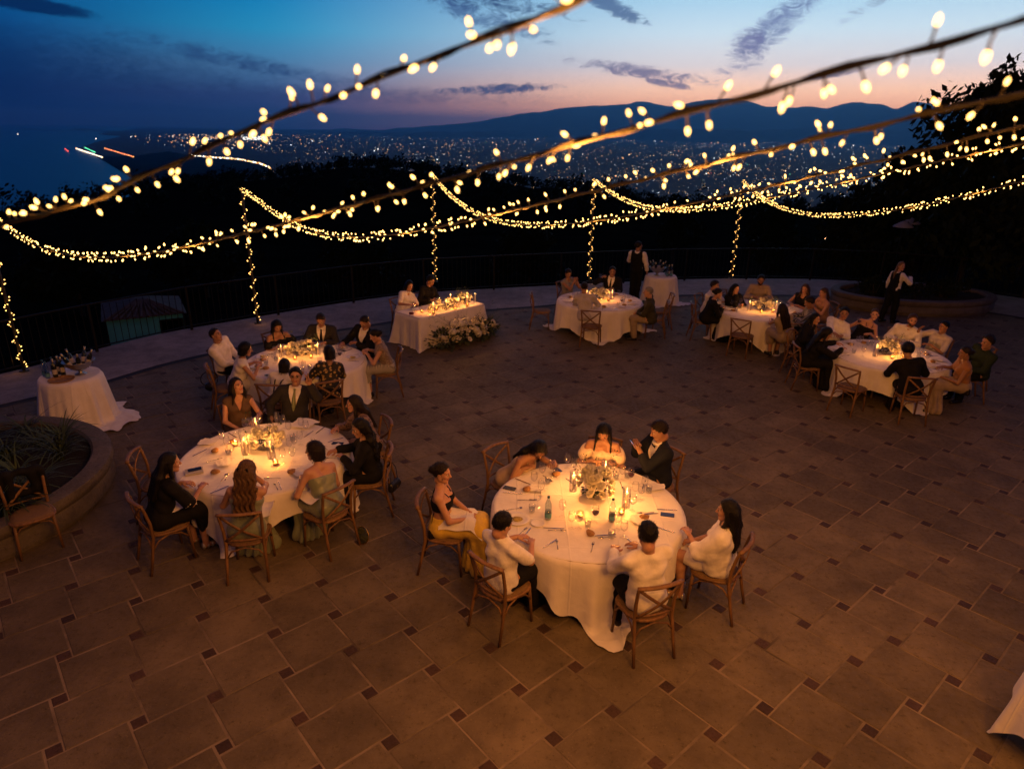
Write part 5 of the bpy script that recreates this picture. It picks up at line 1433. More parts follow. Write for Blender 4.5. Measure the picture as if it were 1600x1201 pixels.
def flat_outline(name, pts_, zt, m, bend=None):
    b = MB(); n = len(pts_); vs = [(x, y, 0.0) for x, y in pts_] + [(x, y, zt) for x, y in pts_]
    if bend: vs = [(x, y, z + bend(y)) for x, y, z in vs]
    b.add(vs, [tuple(range(n, 2 * n)), tuple(range(n - 1, -1, -1))] + [(i, (i + 1) % n, n + (i + 1) % n, n + i) for i in range(n)]); return b.mesh(name, m, False)
KNIFE = [('knife_body', flat_outline('knife_body', [(-.006, -.115), (.006, -.115), (.007, -.02), (.010, 0), (.010, .07), (.004, .112), (-.004, .115), (-.006, .06), (-.006, -.02)], .004, m_silver))]
def fork_m():
    b = MB(); b.tube([(0, -.10, .004), (0, -.02, .003), (0, .035, .006)], [.006, .003, .004], 6, 0, True, .5); b.box((0, .045, .006), (.024, .02, .003))
    for i in range(4): b.tube([(-.0098 + .0065 * i, .053, .006), (-.0098 + .0065 * i, .095, .004)], [.0022, .0013], 4)
    return b.mesh('fork_body', m_silver)
FORK = [('fork_body', fork_m())]
def spoon_m():
    b = MB(); b.tube([(0, -.10, .004), (0, 0, .003), (0, .045, .004)], [.006, .003, .004], 6, 0, True, .5); b.lathe([(.0, -.002), (.012, 0), (.018, .005), (.017, .006), (.011, .002), (0, .0)], 10, (0, .066, .002)); return b.mesh('spoon_body', m_silver)
SPOON = [('spoon_body', spoon_m())]
def napkin_m(name, seed, w=.22, l=.26):
    rnd = random.Random(seed); n = 9; pts_ = []; ph = [rnd.uniform(0, 6) for _ in range(4)]
    for i in range(n):
        for j in range(n):
            u, v = i / (n - 1) - .5, j / (n - 1) - .5
            z = .010 + .014 * abs(math.sin(u * 8 + ph[0] + 2 * v)) + .010 * abs(math.sin(v * 9 + ph[1] - 2 * u)) * (1 - abs(u))
            e = 1 - .12 * math.sin(5 * u + ph[2]); pts_.append((u * w * (1 + .2 * math.sin(4 * v + ph[3])), v * l * e, z))
    b = MB(); b.add(pts_, [(i * n + j, (i + 1) * n + j, (i + 1) * n + j + 1, i * n + j + 1) for i in range(n - 1) for j in range(n - 1)]); return b.mesh(name, m_linen)
NAPK = [('cloth_fold', napkin_m('cloth_fold', 4))]; NAPK2 = [('cloth_fold', napkin_m('cloth_fold', 12, .16, .20))]
def phone_p(mc, lit=False):
    b = MB(); n = []
    for cx, cy_, a0 in ((.030, .068, 0), (-.030, .068, 90), (-.030, -.068, 180), (.030, -.068, 270)):
        for q in (0, 45, 90): n.append((cx + .007 * math.cos(R(a0 + q)), cy_ + .007 * math.sin(R(a0 + q))))
    body = flat_outline('phone_body', n, .008, mc)
    scr = flat_outline('screen', [(x * .93, y * .97) for x, y in n], .0008, m_screen if lit else mat('dark_screen', (.006, .006, .008), rough=.08, var=.05, scale=5))
    return [('phone_body', body), ('screen', scr)]
PHONE, PHONE_B, PHONE_L = phone_p(m_phone), phone_p(m_phone_b), phone_p(m_phone, True)
BOTTLE = [('bottle_glass', MB().lathe([(0, .002), (.034, .002), (.037, .006), (.037, .16), (.033, .195), (.018, .235), (.0135, .25), (.0135, .278), (.0125, .278), (.0125, .25), (.017, .234), (.032, .194), (.0355, .16), (.0355, .010), (0, .010)], 16).mesh('bottle_glass', glass('bottle_glass_clear', (.88, .93, .95), .10))),
          ('water', MB().lathe([(0, .011), (.0352, .011), (.0352, .105), (0, .105)], 14).mesh('water', m_water)),
          ('paper_label', MB().lathe([(.0375, .030), (.0376, .031), (.0376, .082), (.0375, .083)], 16).mesh('paper_label', m_label)),
          ('bottle_cap', MB().lathe([(.0145, .262), (.0148, .264), (.0148, .282), (.013, .284), (0, .284)], 12).mesh('bottle_cap', m_cap))]
m_wineglass = glass('dark_bottle_glass', (.10, .14, .06), .12)
WBOT = [('bottle_glass', MB().lathe([(0, .002), (.035, .002), (.0375, .006), (.0375, .19), (.030, .22), (.0155, .245), (.0140, .30), (.0155, .302), (.0155, .312), (0, .312)], 16).mesh('bottle_glass', mat('wine_bottle_glass', (.012, .016, .010), rough=.08, var=.1, scale=8, spec=.7))),
        ('paper_label', MB().lathe([(.0380, .06), (.0382, .061), (.0382, .14), (.0380, .141)], 16).mesh('paper_label', m_paper)),
        ('foil', MB().lathe([(.0150, .26), (.0160, .262), (.0163, .314), (0, .316)], 12).mesh('foil', mat('foil', (.45, .40, .28), rough=.35, var=.2, scale=60, metal=.8)))]
def flame_mesh(): return MB().lathe([(.0001, 0), (.0045, .006), (.0060, .014), (.0042, .026), (.0001, .042)], 8).mesh('flame', m_flame)
me_flame = flame_mesh()
TAPER = [('wax', MB().lathe([(0, .012), (.0115, .012), (.0105, .200), (.008, .203), (0, .201)], 10).mesh('wax', m_wax)), ('glass_chimney', MB().lathe([(.046, 0), (.047, .002), (.047, .255), (.0455, .255), (.0455, .004), (.0, .004)], 18).mesh('glass_chimney', m_glass)),
         ('wick', MB().tube([(0, 0, .200), (.001, 0, .212)], .0012, 4).mesh('wick', m_phone))]
VOTIVE = [('wax', MB().lathe([(0, .006), (.027, .006), (.028, .034), (0, .034)], 12).mesh('wax', m_wax)), ('glass_cup', MB().lathe([(.030, 0), (.032, .002), (.036, .070), (.0345, .070), (.030, .005), (0, .005)], 14).mesh('glass_cup', glass('amber_glass', (1, .88, .66), .10))),
          ('wick', MB().tube([(0, 0, .032), (.001, 0, .042)], .0012, 4).mesh('wick', m_phone))]
CANDLE_COL = (1.0, .365, .075)
def place(parts, name, cat_, label, x, y, z=TOPZ, rz=0.0, group=None, scale=1.0):
    if len(parts) == 1:
        o = put(name, parts[0][1], None, (x, y, z), (0, 0, rz)); o.scale = (scale,) * 3; return tag(o, label, cat_, group)
    root = thing(name, label, cat_, (x, y, z), rz, group); root.scale = (scale,) * 3
    first = None
    for nm, me in parts:
        o = put(nm, me, first if nm == 'wick' else root)
        if nm == 'wax': first = o
    return root
def taper(x, y, z, label, group, power, hgt=1.0):
    o = place(TAPER, 'taper_candle', 'candle', label, x, y, z, 0, group); put('flame', me_flame, o, (.001, 0, .209)); lamp('flame_light', o, (.001, 0, .228), power, CANDLE_COL, .012)
    return o
def votive(x, y, z, label, group, power):
    o = place(VOTIVE, 'votive_candle', 'candle', label, x, y, z, 0, group); put('flame', me_flame, o, (.001, 0, .038), None).scale = (.8,) * 3; lamp('flame_light', o, (.001, 0, .056), power, CANDLE_COL, .012)
    return o

# ---- flowers --------------------------------------------------------------------------------
m_pet = mat('white_petal', (.80, .77, .66), rough=.7, var=.18, scale=18, sheen=.2, rand=.1); m_pet2 = mat('cream_petal', (.80, .75, .58), rough=.7, var=.2, scale=18, sheen=.2, rand=.1); m_hyd = mat('hydrangea_petal', (.80, .79, .70), rough=.75, var=.3, scale=40, rand=.1)
m_green = mat('flower_leaf', (.055, .085, .035), rough=.55, var=.45, scale=14, spec=.4, rand=.2)
def rose_mesh(name, m, seed, r=.035):
    rnd = random.Random(seed); b = MB()
    for ring, (n, rad, op, h_) in enumerate([(3, .25, .15, 1.0), (4, .5, .35, .95), (5, .8, .75, .8), (6, 1.05, 1.15, .55)]):
        for k in range(n):
            a = 2 * math.pi * (k + .5 * ring + rnd.uniform(-.1, .1)) / n; wd = 2.3 * math.pi / n * .55; vs = []
            for i in range(4):
                t = i / 3
                for j in range(3):
                    aa = a + (j - 1) * wd * (1 - .35 * t * t); rr_ = r * rad * (.35 + .65 * math.sin(min(1, t * 1.1) * 1.5)) * (1 + .15 * op * t * t); z = r * (t * 1.25 * h_ - op * .28 * t * t - (.06 * abs(j - 1)))
                    vs.append((rr_ * math.cos(aa), rr_ * math.sin(aa), z))
            b.add(vs, [(3 * i + j, 3 * i + j + 1, 3 * i + j + 4, 3 * i + j + 3) for i in range(3) for j in range(2)])
    b.lathe([(0, 0), (r * .25, .1 * r), (r * .22, r * .95), (0, r * 1.05)], 6); return b.mesh(name, m)
def hyd_mesh(name, r=.075):
    rnd = random.Random(5); b = MB()
    for k in range(70):
        z = 1 - 1.6 * (k + .5) / 70; a = k * 2.39996; q = math.sqrt(max(0, 1 - z * z)); c_ = Vector((q * math.cos(a), q * math.sin(a), z)); t = c_.orthogonal().normalized(); w = c_.cross(t); ro = rnd.uniform(0, 3)
        t, w = t * math.cos(ro) + w * math.sin(ro), w * math.cos(ro) - t * math.sin(ro); p = c_ * r * rnd.uniform(.92, 1.08); s = r * .23
        for q1, q2 in ((1, 1), (-1, 1), (-1, -1), (1, -1)): b.add([p, p + (t * q1) * s * .9 + c_ * s * .12, p + (t * q1 + w * q2) * s * .8 + c_ * s * .25, p + (w * q2) * s * .9 + c_ * s * .12], [(0, 1, 2, 3)])
    b.lathe([(0, -r * .75), (r * .6, -r * .5), (r * .85, 0), (r * .6, r * .6), (0, r * .85)], 8); return b.mesh(name, m_hyd)
ROSES = [rose_mesh('rose', m_pet, 1), rose_mesh('rose', m_pet2, 2, .040), rose_mesh('rose', m_pet, 3, .029)]; HYD = hyd_mesh('hydrangea')
def leaves(b, c, r, n, lr, rnd, squash=.7, up=0.0):
    for _ in range(n):
        u = Vector((rnd.gauss(0, 1), rnd.gauss(0, 1), abs(rnd.gauss(0, 1)) if up else rnd.gauss(0, 1))).normalized(); p = Vector(c) + Vector((u.x * r, u.y * r, u.z * r * squash)) * rnd.uniform(.55, 1.0)
        t = (u + Vector((rnd.uniform(-.6, .6), rnd.uniform(-.6, .6), rnd.uniform(-.3, .5)))).normalized(); w = t.cross(Vector((rnd.uniform(-1, 1), rnd.uniform(-1, 1), 1))).normalized(); nn = t.cross(w); s = lr * rnd.uniform(.7, 1.3)
        b.add([p, p + t * s * .5 + w * s * .28 + nn * s * .05, p + t * s, p + t * s * .5 - w * s * .28 + nn * s * .05], [(0, 1, 2, 3)])
def arrangement(label, x, y, z, rx, ry, hgt, n, seed, rz=0.0, group='flower centrepieces', bowl=True, hyd=0, name='flower_arrangement', fill=1.0, wide=1.0):
    rnd = random.Random(seed); root = thing(name, label, 'flowers', (x, y, z), rz, group)
    if bowl: o = MB().lathe([(0, 0), (.05, 0), (.055, .01), (.085, .07), (.09, .085), (.082, .085), (.05, .015), (0, .015)], 16).build('bowl', m_glass, root); o.scale = (max(.7, rx / .14), max(.7, ry / .14), 1)
    b = MB()
    for k in range(9):
        a = rnd.uniform(0, 6.28); q = math.sqrt(rnd.random()) * .8
        leaves(b, (rx * q * (.75 if wide == 1 else 1.15) * math.cos(a), ry * q * .75 * math.sin(a), hgt * .42), min(rx, ry) * .46 * wide, int(18 * fill), .045 * wide, rnd, .7)
    for k in range(int(9 * fill)):                               # loose sprigs reaching out
        a = rnd.uniform(0, 6.28); d = Vector((math.cos(a) * rx, math.sin(a) * ry, hgt * rnd.uniform(.5, 1.25))); p0 = Vector((0, 0, hgt * .3)); p1 = p0 + d * rnd.uniform(.85, 1.2)
        b.tube([p0, p0.lerp(p1, .6) + Vector((0, 0, .02)), p1], .0018, 3, 0, False); leaves(b, p1, .035, 7, .032, rnd, 1)
    o = b.build('foliage', m_green, root, False); o['kind'] = 'stuff'
    for k in range(n):
        zf = .25 + .75 * rnd.random() ** .7; a = k * 2.4 + rnd.uniform(-.3, .3); q = math.sqrt(max(.02, 1 - (zf * .93) ** 2)) * rnd.uniform(.7, 1.05)
        c_ = Vector((rx * q * math.cos(a), ry * q * math.sin(a), hgt * zf)); d = Vector((math.cos(a) * q, math.sin(a) * q, .3 + zf)); me = HYD if k < hyd else rnd.choice(ROSES)
        f_ = put('hydrangea' if k < hyd else 'rose', me, root, c_, d.to_track_quat('Z', 'Y').to_euler()); f_.scale = (rnd.uniform(1.0, 1.5) if k >= hyd else rnd.uniform(.8, 1.15),) * 3
    return root
# ================================================================== LAYOUT: TABLES AND GUESTS
TB = {'T1': (.87, 6.60), 'T2': (-3.13, 7.74), 'T3': (-3.72, 11.5), 'T4': (2.15, 16.45), 'T5': (5.92, 15.72), 'T6': (7.2, 12.35)}
RAD = {'T1': 1.06, 'T2': 1.04, 'T3': 1.05, 'T4': 1.05, 'T5': 1.05, 'T6': 1.05}
WHICH = {'T1': 'the brightly lit front table', 'T2': 'the left table with the waving man', 'T3': 'the table beside the sweetheart table', 'T4': 'the far table near the standing waiter', 'T5': 'the dim far table behind the right one', 'T6': 'the crowded table at the right'}
CORNER = {'T1': (2.95, R(52), 1), 'T2': (2.75, R(38), 2), 'T3': (2.9, R(40), 3), 'T4': (3.2, R(40), 4), 'T5': (3.0, R(45), 5), 'T6': (2.95, R(55), 6)}
for k_, c_ in TB.items():
    sd, ro, se = CORNER[k_]
    pull = [(R(-84), .30, .16), (R(-108), .14, .10)] if k_ == 'T1' else []
    table('round dining table under the white cloth of ' + WHICH[k_], {'T1': 'white cloth of the brightly lit front table, one corner trailing on the floor', 'T2': 'white cloth of the left table in front of the waving man', 'T3': 'white cloth of the table next to the sweetheart table', 'T4': 'white cloth hanging to the floor at the far table near the waiter', 'T5': 'white cloth of the dimmest far table, right of the far side table', 'T6': 'white cloth of the crowded table at the right'}[k_], c_, RAD[k_], sd, ro, se, pull)

def seat_at(T, ang, rad):
    a = R(ang); return (TB[T][0] + math.sin(a) * rad, TB[T][1] + math.cos(a) * rad)
def toward(T, xy): return math.degrees(math.atan2(TB[T][0] - xy[0], TB[T][1] - xy[1]))
NOTE = {}
def guest(who, T, ang, rad, head, turn=0, chair_turn=None, chair_on=True, **kw):
    xy = seat_at(T, ang, rad); fc = toward(T, xy)
    p = person(who, xy, fc + turn, head, h={'T1': .012, 'T2': .012, 'T3': .015, 'T4': .019, 'T5': .019, 'T6': .017}[T], **kw)
    if chair_on:
        short = NOTE.get(who, who); chair(xy, fc + (turn if chair_turn is None else chair_turn), 'brown cross-back chair under ' + short)
    return p
def g(short, who, *a, **k):
    NOTE[who] = short; return guest(who, *a, **k)

# ---- front table ------------------------------------------------------------------------------
P1a = g('the woman in the yellow skirt', 'woman with pinned-up hair, black top and long yellow skirt at the front table', 'T1', -93, 1.60, (690, 738), 6, fem=True, skin='light', hair=('bun', 'dark'), top=('bra_top', 'black'), bottom=('long', 'yellow'), arms=('lap', 'lap'), look=(8, -8))
P1b = g('the woman bending forward', 'woman in beige satin bending over the front table, dark hair hiding her face', 'T1', -40, 1.38, (843, 702), -6, fem=True, skin='tan', hair=('half', 'black'), top=('camisole', 'beige'), bottom=('long', 'beige'), arms=('reach', 'near'), look=(40, -48), reach=.50)
P1c = g('the woman in the cream off-shoulder dress', 'woman in cream off-shoulder dress looking down, behind the front table', 'T1', 14, 1.32, (943, 675), 0, fem=True, skin='olive', hair=('half', 'black'), top=('offshoulder', 'cream'), bottom=('long', 'cream'), arms=('near', 'near'), look=(0, -38))
P1d = g('the man in the bow tie', 'man in dark suit and bow tie holding a phone beside the front table', 'T1', 43, 1.46, (1030, 672), 34, 0, fem=False, skin='olive', hair=('short', 'dark'), top=('suit', 'navy', 'black', 'bow'), bottom=('trousers', 'navy'), arms=('phone', 'phone'), hands=('hold', 'hold'), look=(10, -22))
P1e = g('the woman in the white shawl', 'woman with long straight black hair and white shawl at the right of the front table', 'T1', 119, 1.46, (1137, 797), 4, fem=True, skin='light', hair=('long', 'black'), top=('cape', 'white'), bottom=('short_skirt', 'white'), arms=('near', 'lap'), look=(-14, -4), shoes='silver')
P1f = g('the man in the full white shirt', 'man in white shirt and glasses seen from behind at the front table', 'T1', 162, 1.36, (1012, 835), 0, fem=False, skin='light', hair=('short', 'black'), top=('shirt', 'white'), bottom=('trousers', 'black'), arms=('table', 'table'), look=(15, -18), extras=('glasses',))
P1g = g('the boy in the thin white shirt', 'slim boy in thin white shirt seen from behind at the left of the front table', 'T1', 222, 1.38, (785, 818), 0, fem=False, skin='light', hair=('short', 'black'), top=('halfsleeve', 'white'), bottom=('trousers', 'black'), arms=('near', 'near'), look=(10, -20), size=.90, shoes='leather')
# ---- left table ---------------------------------------------------------------------------------
P2a = g('the woman in black with a napkin on her lap', 'woman in black dress with white trim and gold earring, napkin on her lap', 'T2', -146, 1.40, (266, 722), 10, fem=True, skin='light', hair=('long', 'black'), top=('wrap', 'black'), bottom=('skirt', 'black'), arms=('near', 'table'), look=(18, -6), extras=('earring', 'trim'), shoes='silver')
P2b = g('the woman with long wavy hair', 'woman with long wavy brown hair and bare back in green satin dress', 'T2', 170, 1.36, (386, 735), 0, fem=True, skin='light', hair=('wavy', 'chest'), top=('strapless', 'green'), bottom=('long', 'green'), arms=('near', 'cheek'), look=(14, -14), extras=('bow',))
P2c = g('the woman with the dark bob', 'woman with dark bob in strapless green dress turning her head left', 'T2', 131, 1.30, (490, 700), -4, fem=True, skin='light', hair=('bob', 'dark'), top=('strapless', 'green'), bottom=('long', 'green'), arms=('near', 'lap'), look=(-34, -4))
P2d = g('the dark-dressed woman at the right', 'woman in sheer black blouse with long black hair, right side of the left table', 'T2', 92, 1.32, (562, 668), -10, fem=True, skin='olive', hair=('wavy', 'black'), top=('blouse', 'black'), bottom=('trousers', 'black'), arms=('near', 'table'), look=(-28, -14))
P2e = g('the smiling woman in glasses', 'smiling woman with glasses and black floral blouse next to the man in green tie', 'T2', 56, 1.40, (553, 630), 6, fem=True, skin='light', hair=('long', 'dark'), top=('blouse', 'floral'), bottom=('trousers', 'black'), arms=('lap', 'table'), look=(10, -4), extras=('glasses',))
P2f = g('the man making a peace sign', 'man in dark suit and green tie raising a peace sign to the camera', 'T2', -4, 1.46, (462, 587), -4, fem=False, skin='olive', hair=('short', 'black'), top=('suit', 'charcoal', 'tie_green'), bottom=('trousers', 'charcoal'), arms=('peace', 'down'), hands=('peace', 'rest'), look=(-4, 6), extras=('glasses',))
P2g = g('the woman in the dark v-neck dress', 'woman with long dark hair and dark v-neck dress looking up, left of the green-tie man', 'T2', -34, 1.46, (370, 602), 0, fem=True, skin='light', hair=('long', 'dark'), top=('sleeveless', 'brown', 'vneck'), bottom=('long', 'brown'), arms=('table', 'lap'), look=(-22, 16))
# ---- table beside the sweetheart table -----------------------------------------------------------
P3a = g('the man in white leaning back', 'man in plain white shirt leaning back at the left of the third table', 'T3', -80, 1.52, (337, 523), 0, fem=False, skin='olive', hair=('crop', 'dark'), top=('shirt', 'white'), bottom=('trousers', 'black'), arms=('lap', 'lap'), look=(4, 16))
P3b = g('the short-haired woman in white', 'woman with short black hair in white sleeveless top seen from behind', 'T3', -118, 1.36, (384, 545), 0, fem=True, skin='light', hair=('bob', 'black'), top=('sleeveless', 'white'), bottom=('long', 'lilac'), arms=('cut', 'cut'), hands=('grip', 'grip'), look=(6, -14))
P3c = g('the woman in the black off-shoulder dress', 'woman in black off-shoulder dress looking down at her plate by the railing', 'T3', -38, 1.40, (433, 509), 0, fem=True, skin='tan', hair=('half', 'black'), top=('offshoulder', 'black'), bottom=('long', 'black'), arms=('cut', 'near'), hands=('grip', 'rest'), look=(0, -34))
P3d = g('the bowed man in suit and dark tie', 'man in dark suit and dark tie bowing his head over his plate', 'T3', -3, 1.45, (501, 499), 0, fem=False, skin='olive', hair=('crop', 'dark'), top=('suit', 'charcoal', 'black'), bottom=('trousers', 'charcoal'), arms=('table', 'table'), look=(0, -36))
P3e = g('the cropped-haired man in black', 'man with cropped hair and black jacket eating beside the woman in sleeveless beige', 'T3', 34, 1.42, (570, 503), 0, fem=False, skin='tan', hair=('crop', 'dark'), top=('suit', 'black', None), bottom=('trousers', 'black'), arms=('cut', 'table'), hands=('grip', 'rest'), look=(-4, -30))
P3f = g('the woman in the speckled beige top', 'woman in speckled beige sleeveless top and checked skirt, black hair pinned up', 'T3', 78, 1.42, (586, 524), 0, fem=True, skin='light', hair=('bun', 'black'), top=('sleeveless', 'dots'), bottom=('skirt', 'check'), arms=('cut', 'cut'), hands=('grip', 'grip'), look=(0, -26))
P3g = g('the woman in the gold print top', 'woman with black bob in black and gold print top, back to the camera', 'T3', 150, 1.34, (514, 547), 0, fem=True, skin='olive', hair=('bob', 'black'), top=('blouse', 'leopard'), bottom=('trousers', 'black'), arms=('cut', 'cut'), hands=('grip', 'grip'), look=(0, -12))
P3h = g('the child in braces', 'small boy in white shirt with black braces seen from behind', 'T3', 184, 1.32, (446, 566), 0, fem=False, skin='light', hair=('bob', 'black'), top=('halfsleeve', 'white'), bottom=('trousers', 'black'), arms=('near', 'near'), look=(0, -12), size=.80, extras=('braces',))
# ---- sweetheart table ----------------------------------------------------------------------------
SWC = Vector((-1.70, 15.48)); SWD = Vector((.68, .733)).normalized(); SWN = Vector((-SWD.y, SWD.x))
sa = SWC - SWD * .47 + SWN * .80; sb = SWC + SWD * .20 + SWN * .82; SWF = math.degrees(math.atan2(-SWN.x, -SWN.y))
person('woman in short-sleeved white blouse at the sweetheart table', tuple(sa), SWF, (640, 445), True, .017, 'light', ('half', 'black'), ('halfsleeve', 'white'), ('long', 'white'), ('near', 'near'), look=(10, -20), group='couple at the sweetheart table')
person('man in black shirt looking down at the sweetheart table', tuple(sb), SWF, (673, 438), False, .017, 'tan', ('short', 'black'), ('shirt', 'black'), ('trousers', 'black'), ('near', 'near'), look=(-6, -30), group='couple at the sweetheart table')
chair(tuple(sa), SWF, 'cross-back chair under the woman in white at the sweetheart table'); chair(tuple(sb), SWF, 'cross-back chair under the man in black at the sweetheart table')
# ---- far table near the waiter --------------------------------------------------------------------
g('the woman reading her phone', 'woman in grey sleeveless top reading her phone at the far table', 'T4', -27, 1.52, (888, 427), -8, fem=True, skin='tan', hair=('bun', 'dark'), top=('sleeveless', 'grey'), bottom=('long', 'grey'), arms=('phone', 'phone'), hands=('hold', 'hold'), look=(12, -26))
P4b = g('the suited man raising a glass', 'man in dark suit raising a glass at the far table', 'T4', 17, 1.50, (957, 424), 0, fem=False, skin='tan', hair=('short', 'black'), top=('suit', 'black', 'charcoal'), bottom=('trousers', 'black'), arms=('table', 'raise'), hands=('rest', 'grip'), look=(-14, -4))
g('the man in pale shirt at the far table', 'man in pale loose shirt seen from behind at the far table', 'T4', 194, 1.36, (913, 447), 0, fem=False, skin='olive', hair=('crop', 'dark'), top=('shirt', 'lilac'), bottom=('trousers', 'sand'), arms=('table', 'table'), look=(0, -10))
g('the bald older man', 'bald older man in olive jacket and khaki trousers, legs crossed at the far table', 'T4', 112, 1.40, (1013, 456), -8, fem=False, skin='fair', hair=('thin', 'grey'), top=('shirt', 'olive'), bottom=('trousers', 'khaki'), arms=('lap', 'lap'), look=(-8, -4))
# ---- dim far table ---------------------------------------------------------------------------------
g('the man in white at the dim table', 'man in white shirt turned to the table, leftmost at the dim far table', 'T5', -50, 1.38, (1117, 446), 0, fem=False, skin='olive', hair=('short', 'dark'), top=('shirt', 'white'), bottom=('trousers', 'black'), arms=('table', 'near'), look=(0, -8))
g('the woman in black with gathered hair', 'woman in black with gathered dark hair, facing right at the dim far table', 'T5', -88, 1.38, (1122, 458), 0, fem=True, skin='light', hair=('bun', 'black'), top=('blouse', 'black'), bottom=('long', 'black'), arms=('near', 'near'), look=(8, -14))
g('the long-haired woman with hand at mouth', 'woman with long black hair resting a hand at her mouth at the dim far table', 'T5', -20, 1.42, (1149, 451), 0, fem=True, skin='light', hair=('long', 'black'), top=('blouse', 'black'), bottom=('long', 'black'), arms=('near', 'chin'), look=(-10, -8))
g('the broad man in a beige shirt', 'broad man in beige shirt facing the camera at the dim far table', 'T5', 15, 1.48, (1189, 437), 0, fem=False, skin='tan', hair=('short', 'black'), top=('shirt', 'sand'), bottom=('trousers', 'black'), arms=('table', 'table'), look=(0, -14), beard=True)
g('the brown-haired woman in dark dress', 'woman with long brown hair in dark dress, right side of the dim far table', 'T5', 52, 1.52, (1258, 451), 0, fem=True, skin='light', hair=('long', 'brown'), top=('sleeveless', 'black'), bottom=('long', 'black'), arms=('table', 'near'), look=(-10, -8))
g('the woman with a ponytail', 'woman with brown ponytail and beige dress, rightmost at the dim far table', 'T5', 80, 1.62, (1287, 457), 0, fem=True, skin='light', hair=('pony', 'brown'), top=('camisole', 'tan'), bottom=('long', 'tan'), arms=('near', 'near'), look=(0, -10))
g('the man in the striped shirt', 'man in dark striped shirt bending at the near right of the dim far table', 'T5', 108, 1.45, (1265, 472), 0, fem=False, skin='tan', hair=('short', 'dark'), top=('shirt', 'striped'), bottom=('trousers', 'black'), arms=('table', 'table'), look=(0, -26))
g('the long-haired woman in sand at the dim table', 'long-haired woman in sand dress with her back turned at the dim far table', 'T5', 172, 1.40, (1222, 482), 0, fem=True, skin='light', hair=('long', 'dark'), top=('sleeveless', 'sand'), bottom=('skirt', 'sand'), arms=('table', 'table'), look=(0, -8))
# ---- crowded table at the right --------------------------------------------------------------------
g('the dark-haired woman peering round her neighbour', 'dark-haired woman in black peering past her neighbour at the crowded table', 'T6', -52, 1.60, (1274, 497), 0, fem=True, skin='light', hair=('half', 'black'), top=('blouse', 'black'), bottom=('trousers', 'black'), arms=('lap', 'near'), look=(16, -6))
g('the woman in the long black gown', 'woman in long black gown leaning forward, left end of the crowded table', 'T6', -84, 1.46, (1292, 521), 0, fem=True, skin='light', hair=('long', 'black'), top=('blouse', 'black'), bottom=('long', 'black'), arms=('reach', 'reach'), look=(10, -24), size=1.04, reach=.42)
g('the tousled man in white', 'man with tousled black hair and white shirt turning right at the crowded table', 'T6', -22, 1.42, (1320, 488), 20, fem=False, skin='tan', hair=('short', 'black'), top=('shirt', 'white'), bottom=('trousers', 'black'), arms=('near', 'reach'), look=(28, -4))
P6c = g('the woman in the black camisole', 'woman in black camisole turning left at the crowded table', 'T6', 6, 1.50, (1367, 491), 0, fem=True, skin='fair', hair=('bun', 'brown'), top=('camisole', 'black'), bottom=('long', 'black'), arms=('near', 'raise'), hands=('rest', 'grip'), look=(24, 2))
g('the bearded man in white', 'bearded man in open white shirt smiling at the crowded table', 'T6', 34, 1.48, (1426, 500), 0, fem=False, skin='light', hair=('short', 'brown'), top=('shirt', 'white'), bottom=('trousers', 'black'), arms=('table', 'near'), look=(-16, -6), beard=True)
g('the short-haired woman in pale grey', 'short-haired woman in pale grey top lifting her arm at the crowded table', 'T6', 62, 1.44, (1475, 510), 0, fem=True, skin='tan', hair=('crop', 'black'), top=('halfsleeve', 'lilac'), bottom=('trousers', 'black'), arms=('near', 'raise'), look=(14, -4))
g('the woman in glasses and rust top', 'woman in rust-coloured top and glasses, bun of dark hair, right side of the crowded table', 'T6', 104, 1.44, (1508, 551), 0, fem=True, skin='tan', hair=('bun', 'dark'), top=('sleeveless', 'orange'), bottom=('long', 'sand'), arms=('lap', 'near'), look=(0, -8), extras=('glasses',))
g('the curly-haired man in dark green', 'curly-haired man in dark green shirt, rightmost of all the seated guests', 'T6', 82, 1.84, (1543, 534), 0, fem=False, skin='olive', hair=('curly', 'dark'), top=('shirt', 'greenwear'), bottom=('trousers', 'black'), arms=('lap', 'lap'), look=(-4, -4))
g('the person in black with back turned', 'broad person in black jacket with back turned at the crowded table', 'T6', 190, 1.40, (1418, 543), 0, fem=False, skin='olive', hair=('curly', 'black'), top=('shirt', 'black'), bottom=('trousers', 'black'), arms=('table', 'table'), look=(0, -14))
# ---- staff ----------------------------------------------------------------------------------------
W1 = person('waiter in black waistcoat and white shirt standing with his back turned', (3.55, 19.5), 28, None, False, .017, 'tan', ('short', 'black'), ('vest', 'black'), ('trousers', 'black'), ('cut', 'down'), look=(38, 2), standing=True, group='serving staff', size=1.0)
W2 = person('waitress in dark waistcoat walking right past the oval planter', (10.0, 17.55), 74, None, True, .019, 'fair', ('pony', 'blond'), ('vest', 'black'), ('trousers', 'black'), ('down', 'cut'), look=(92, 0), standing=True, walk=.6, group='serving staff', size=.95, lean=(0, .10, 1))

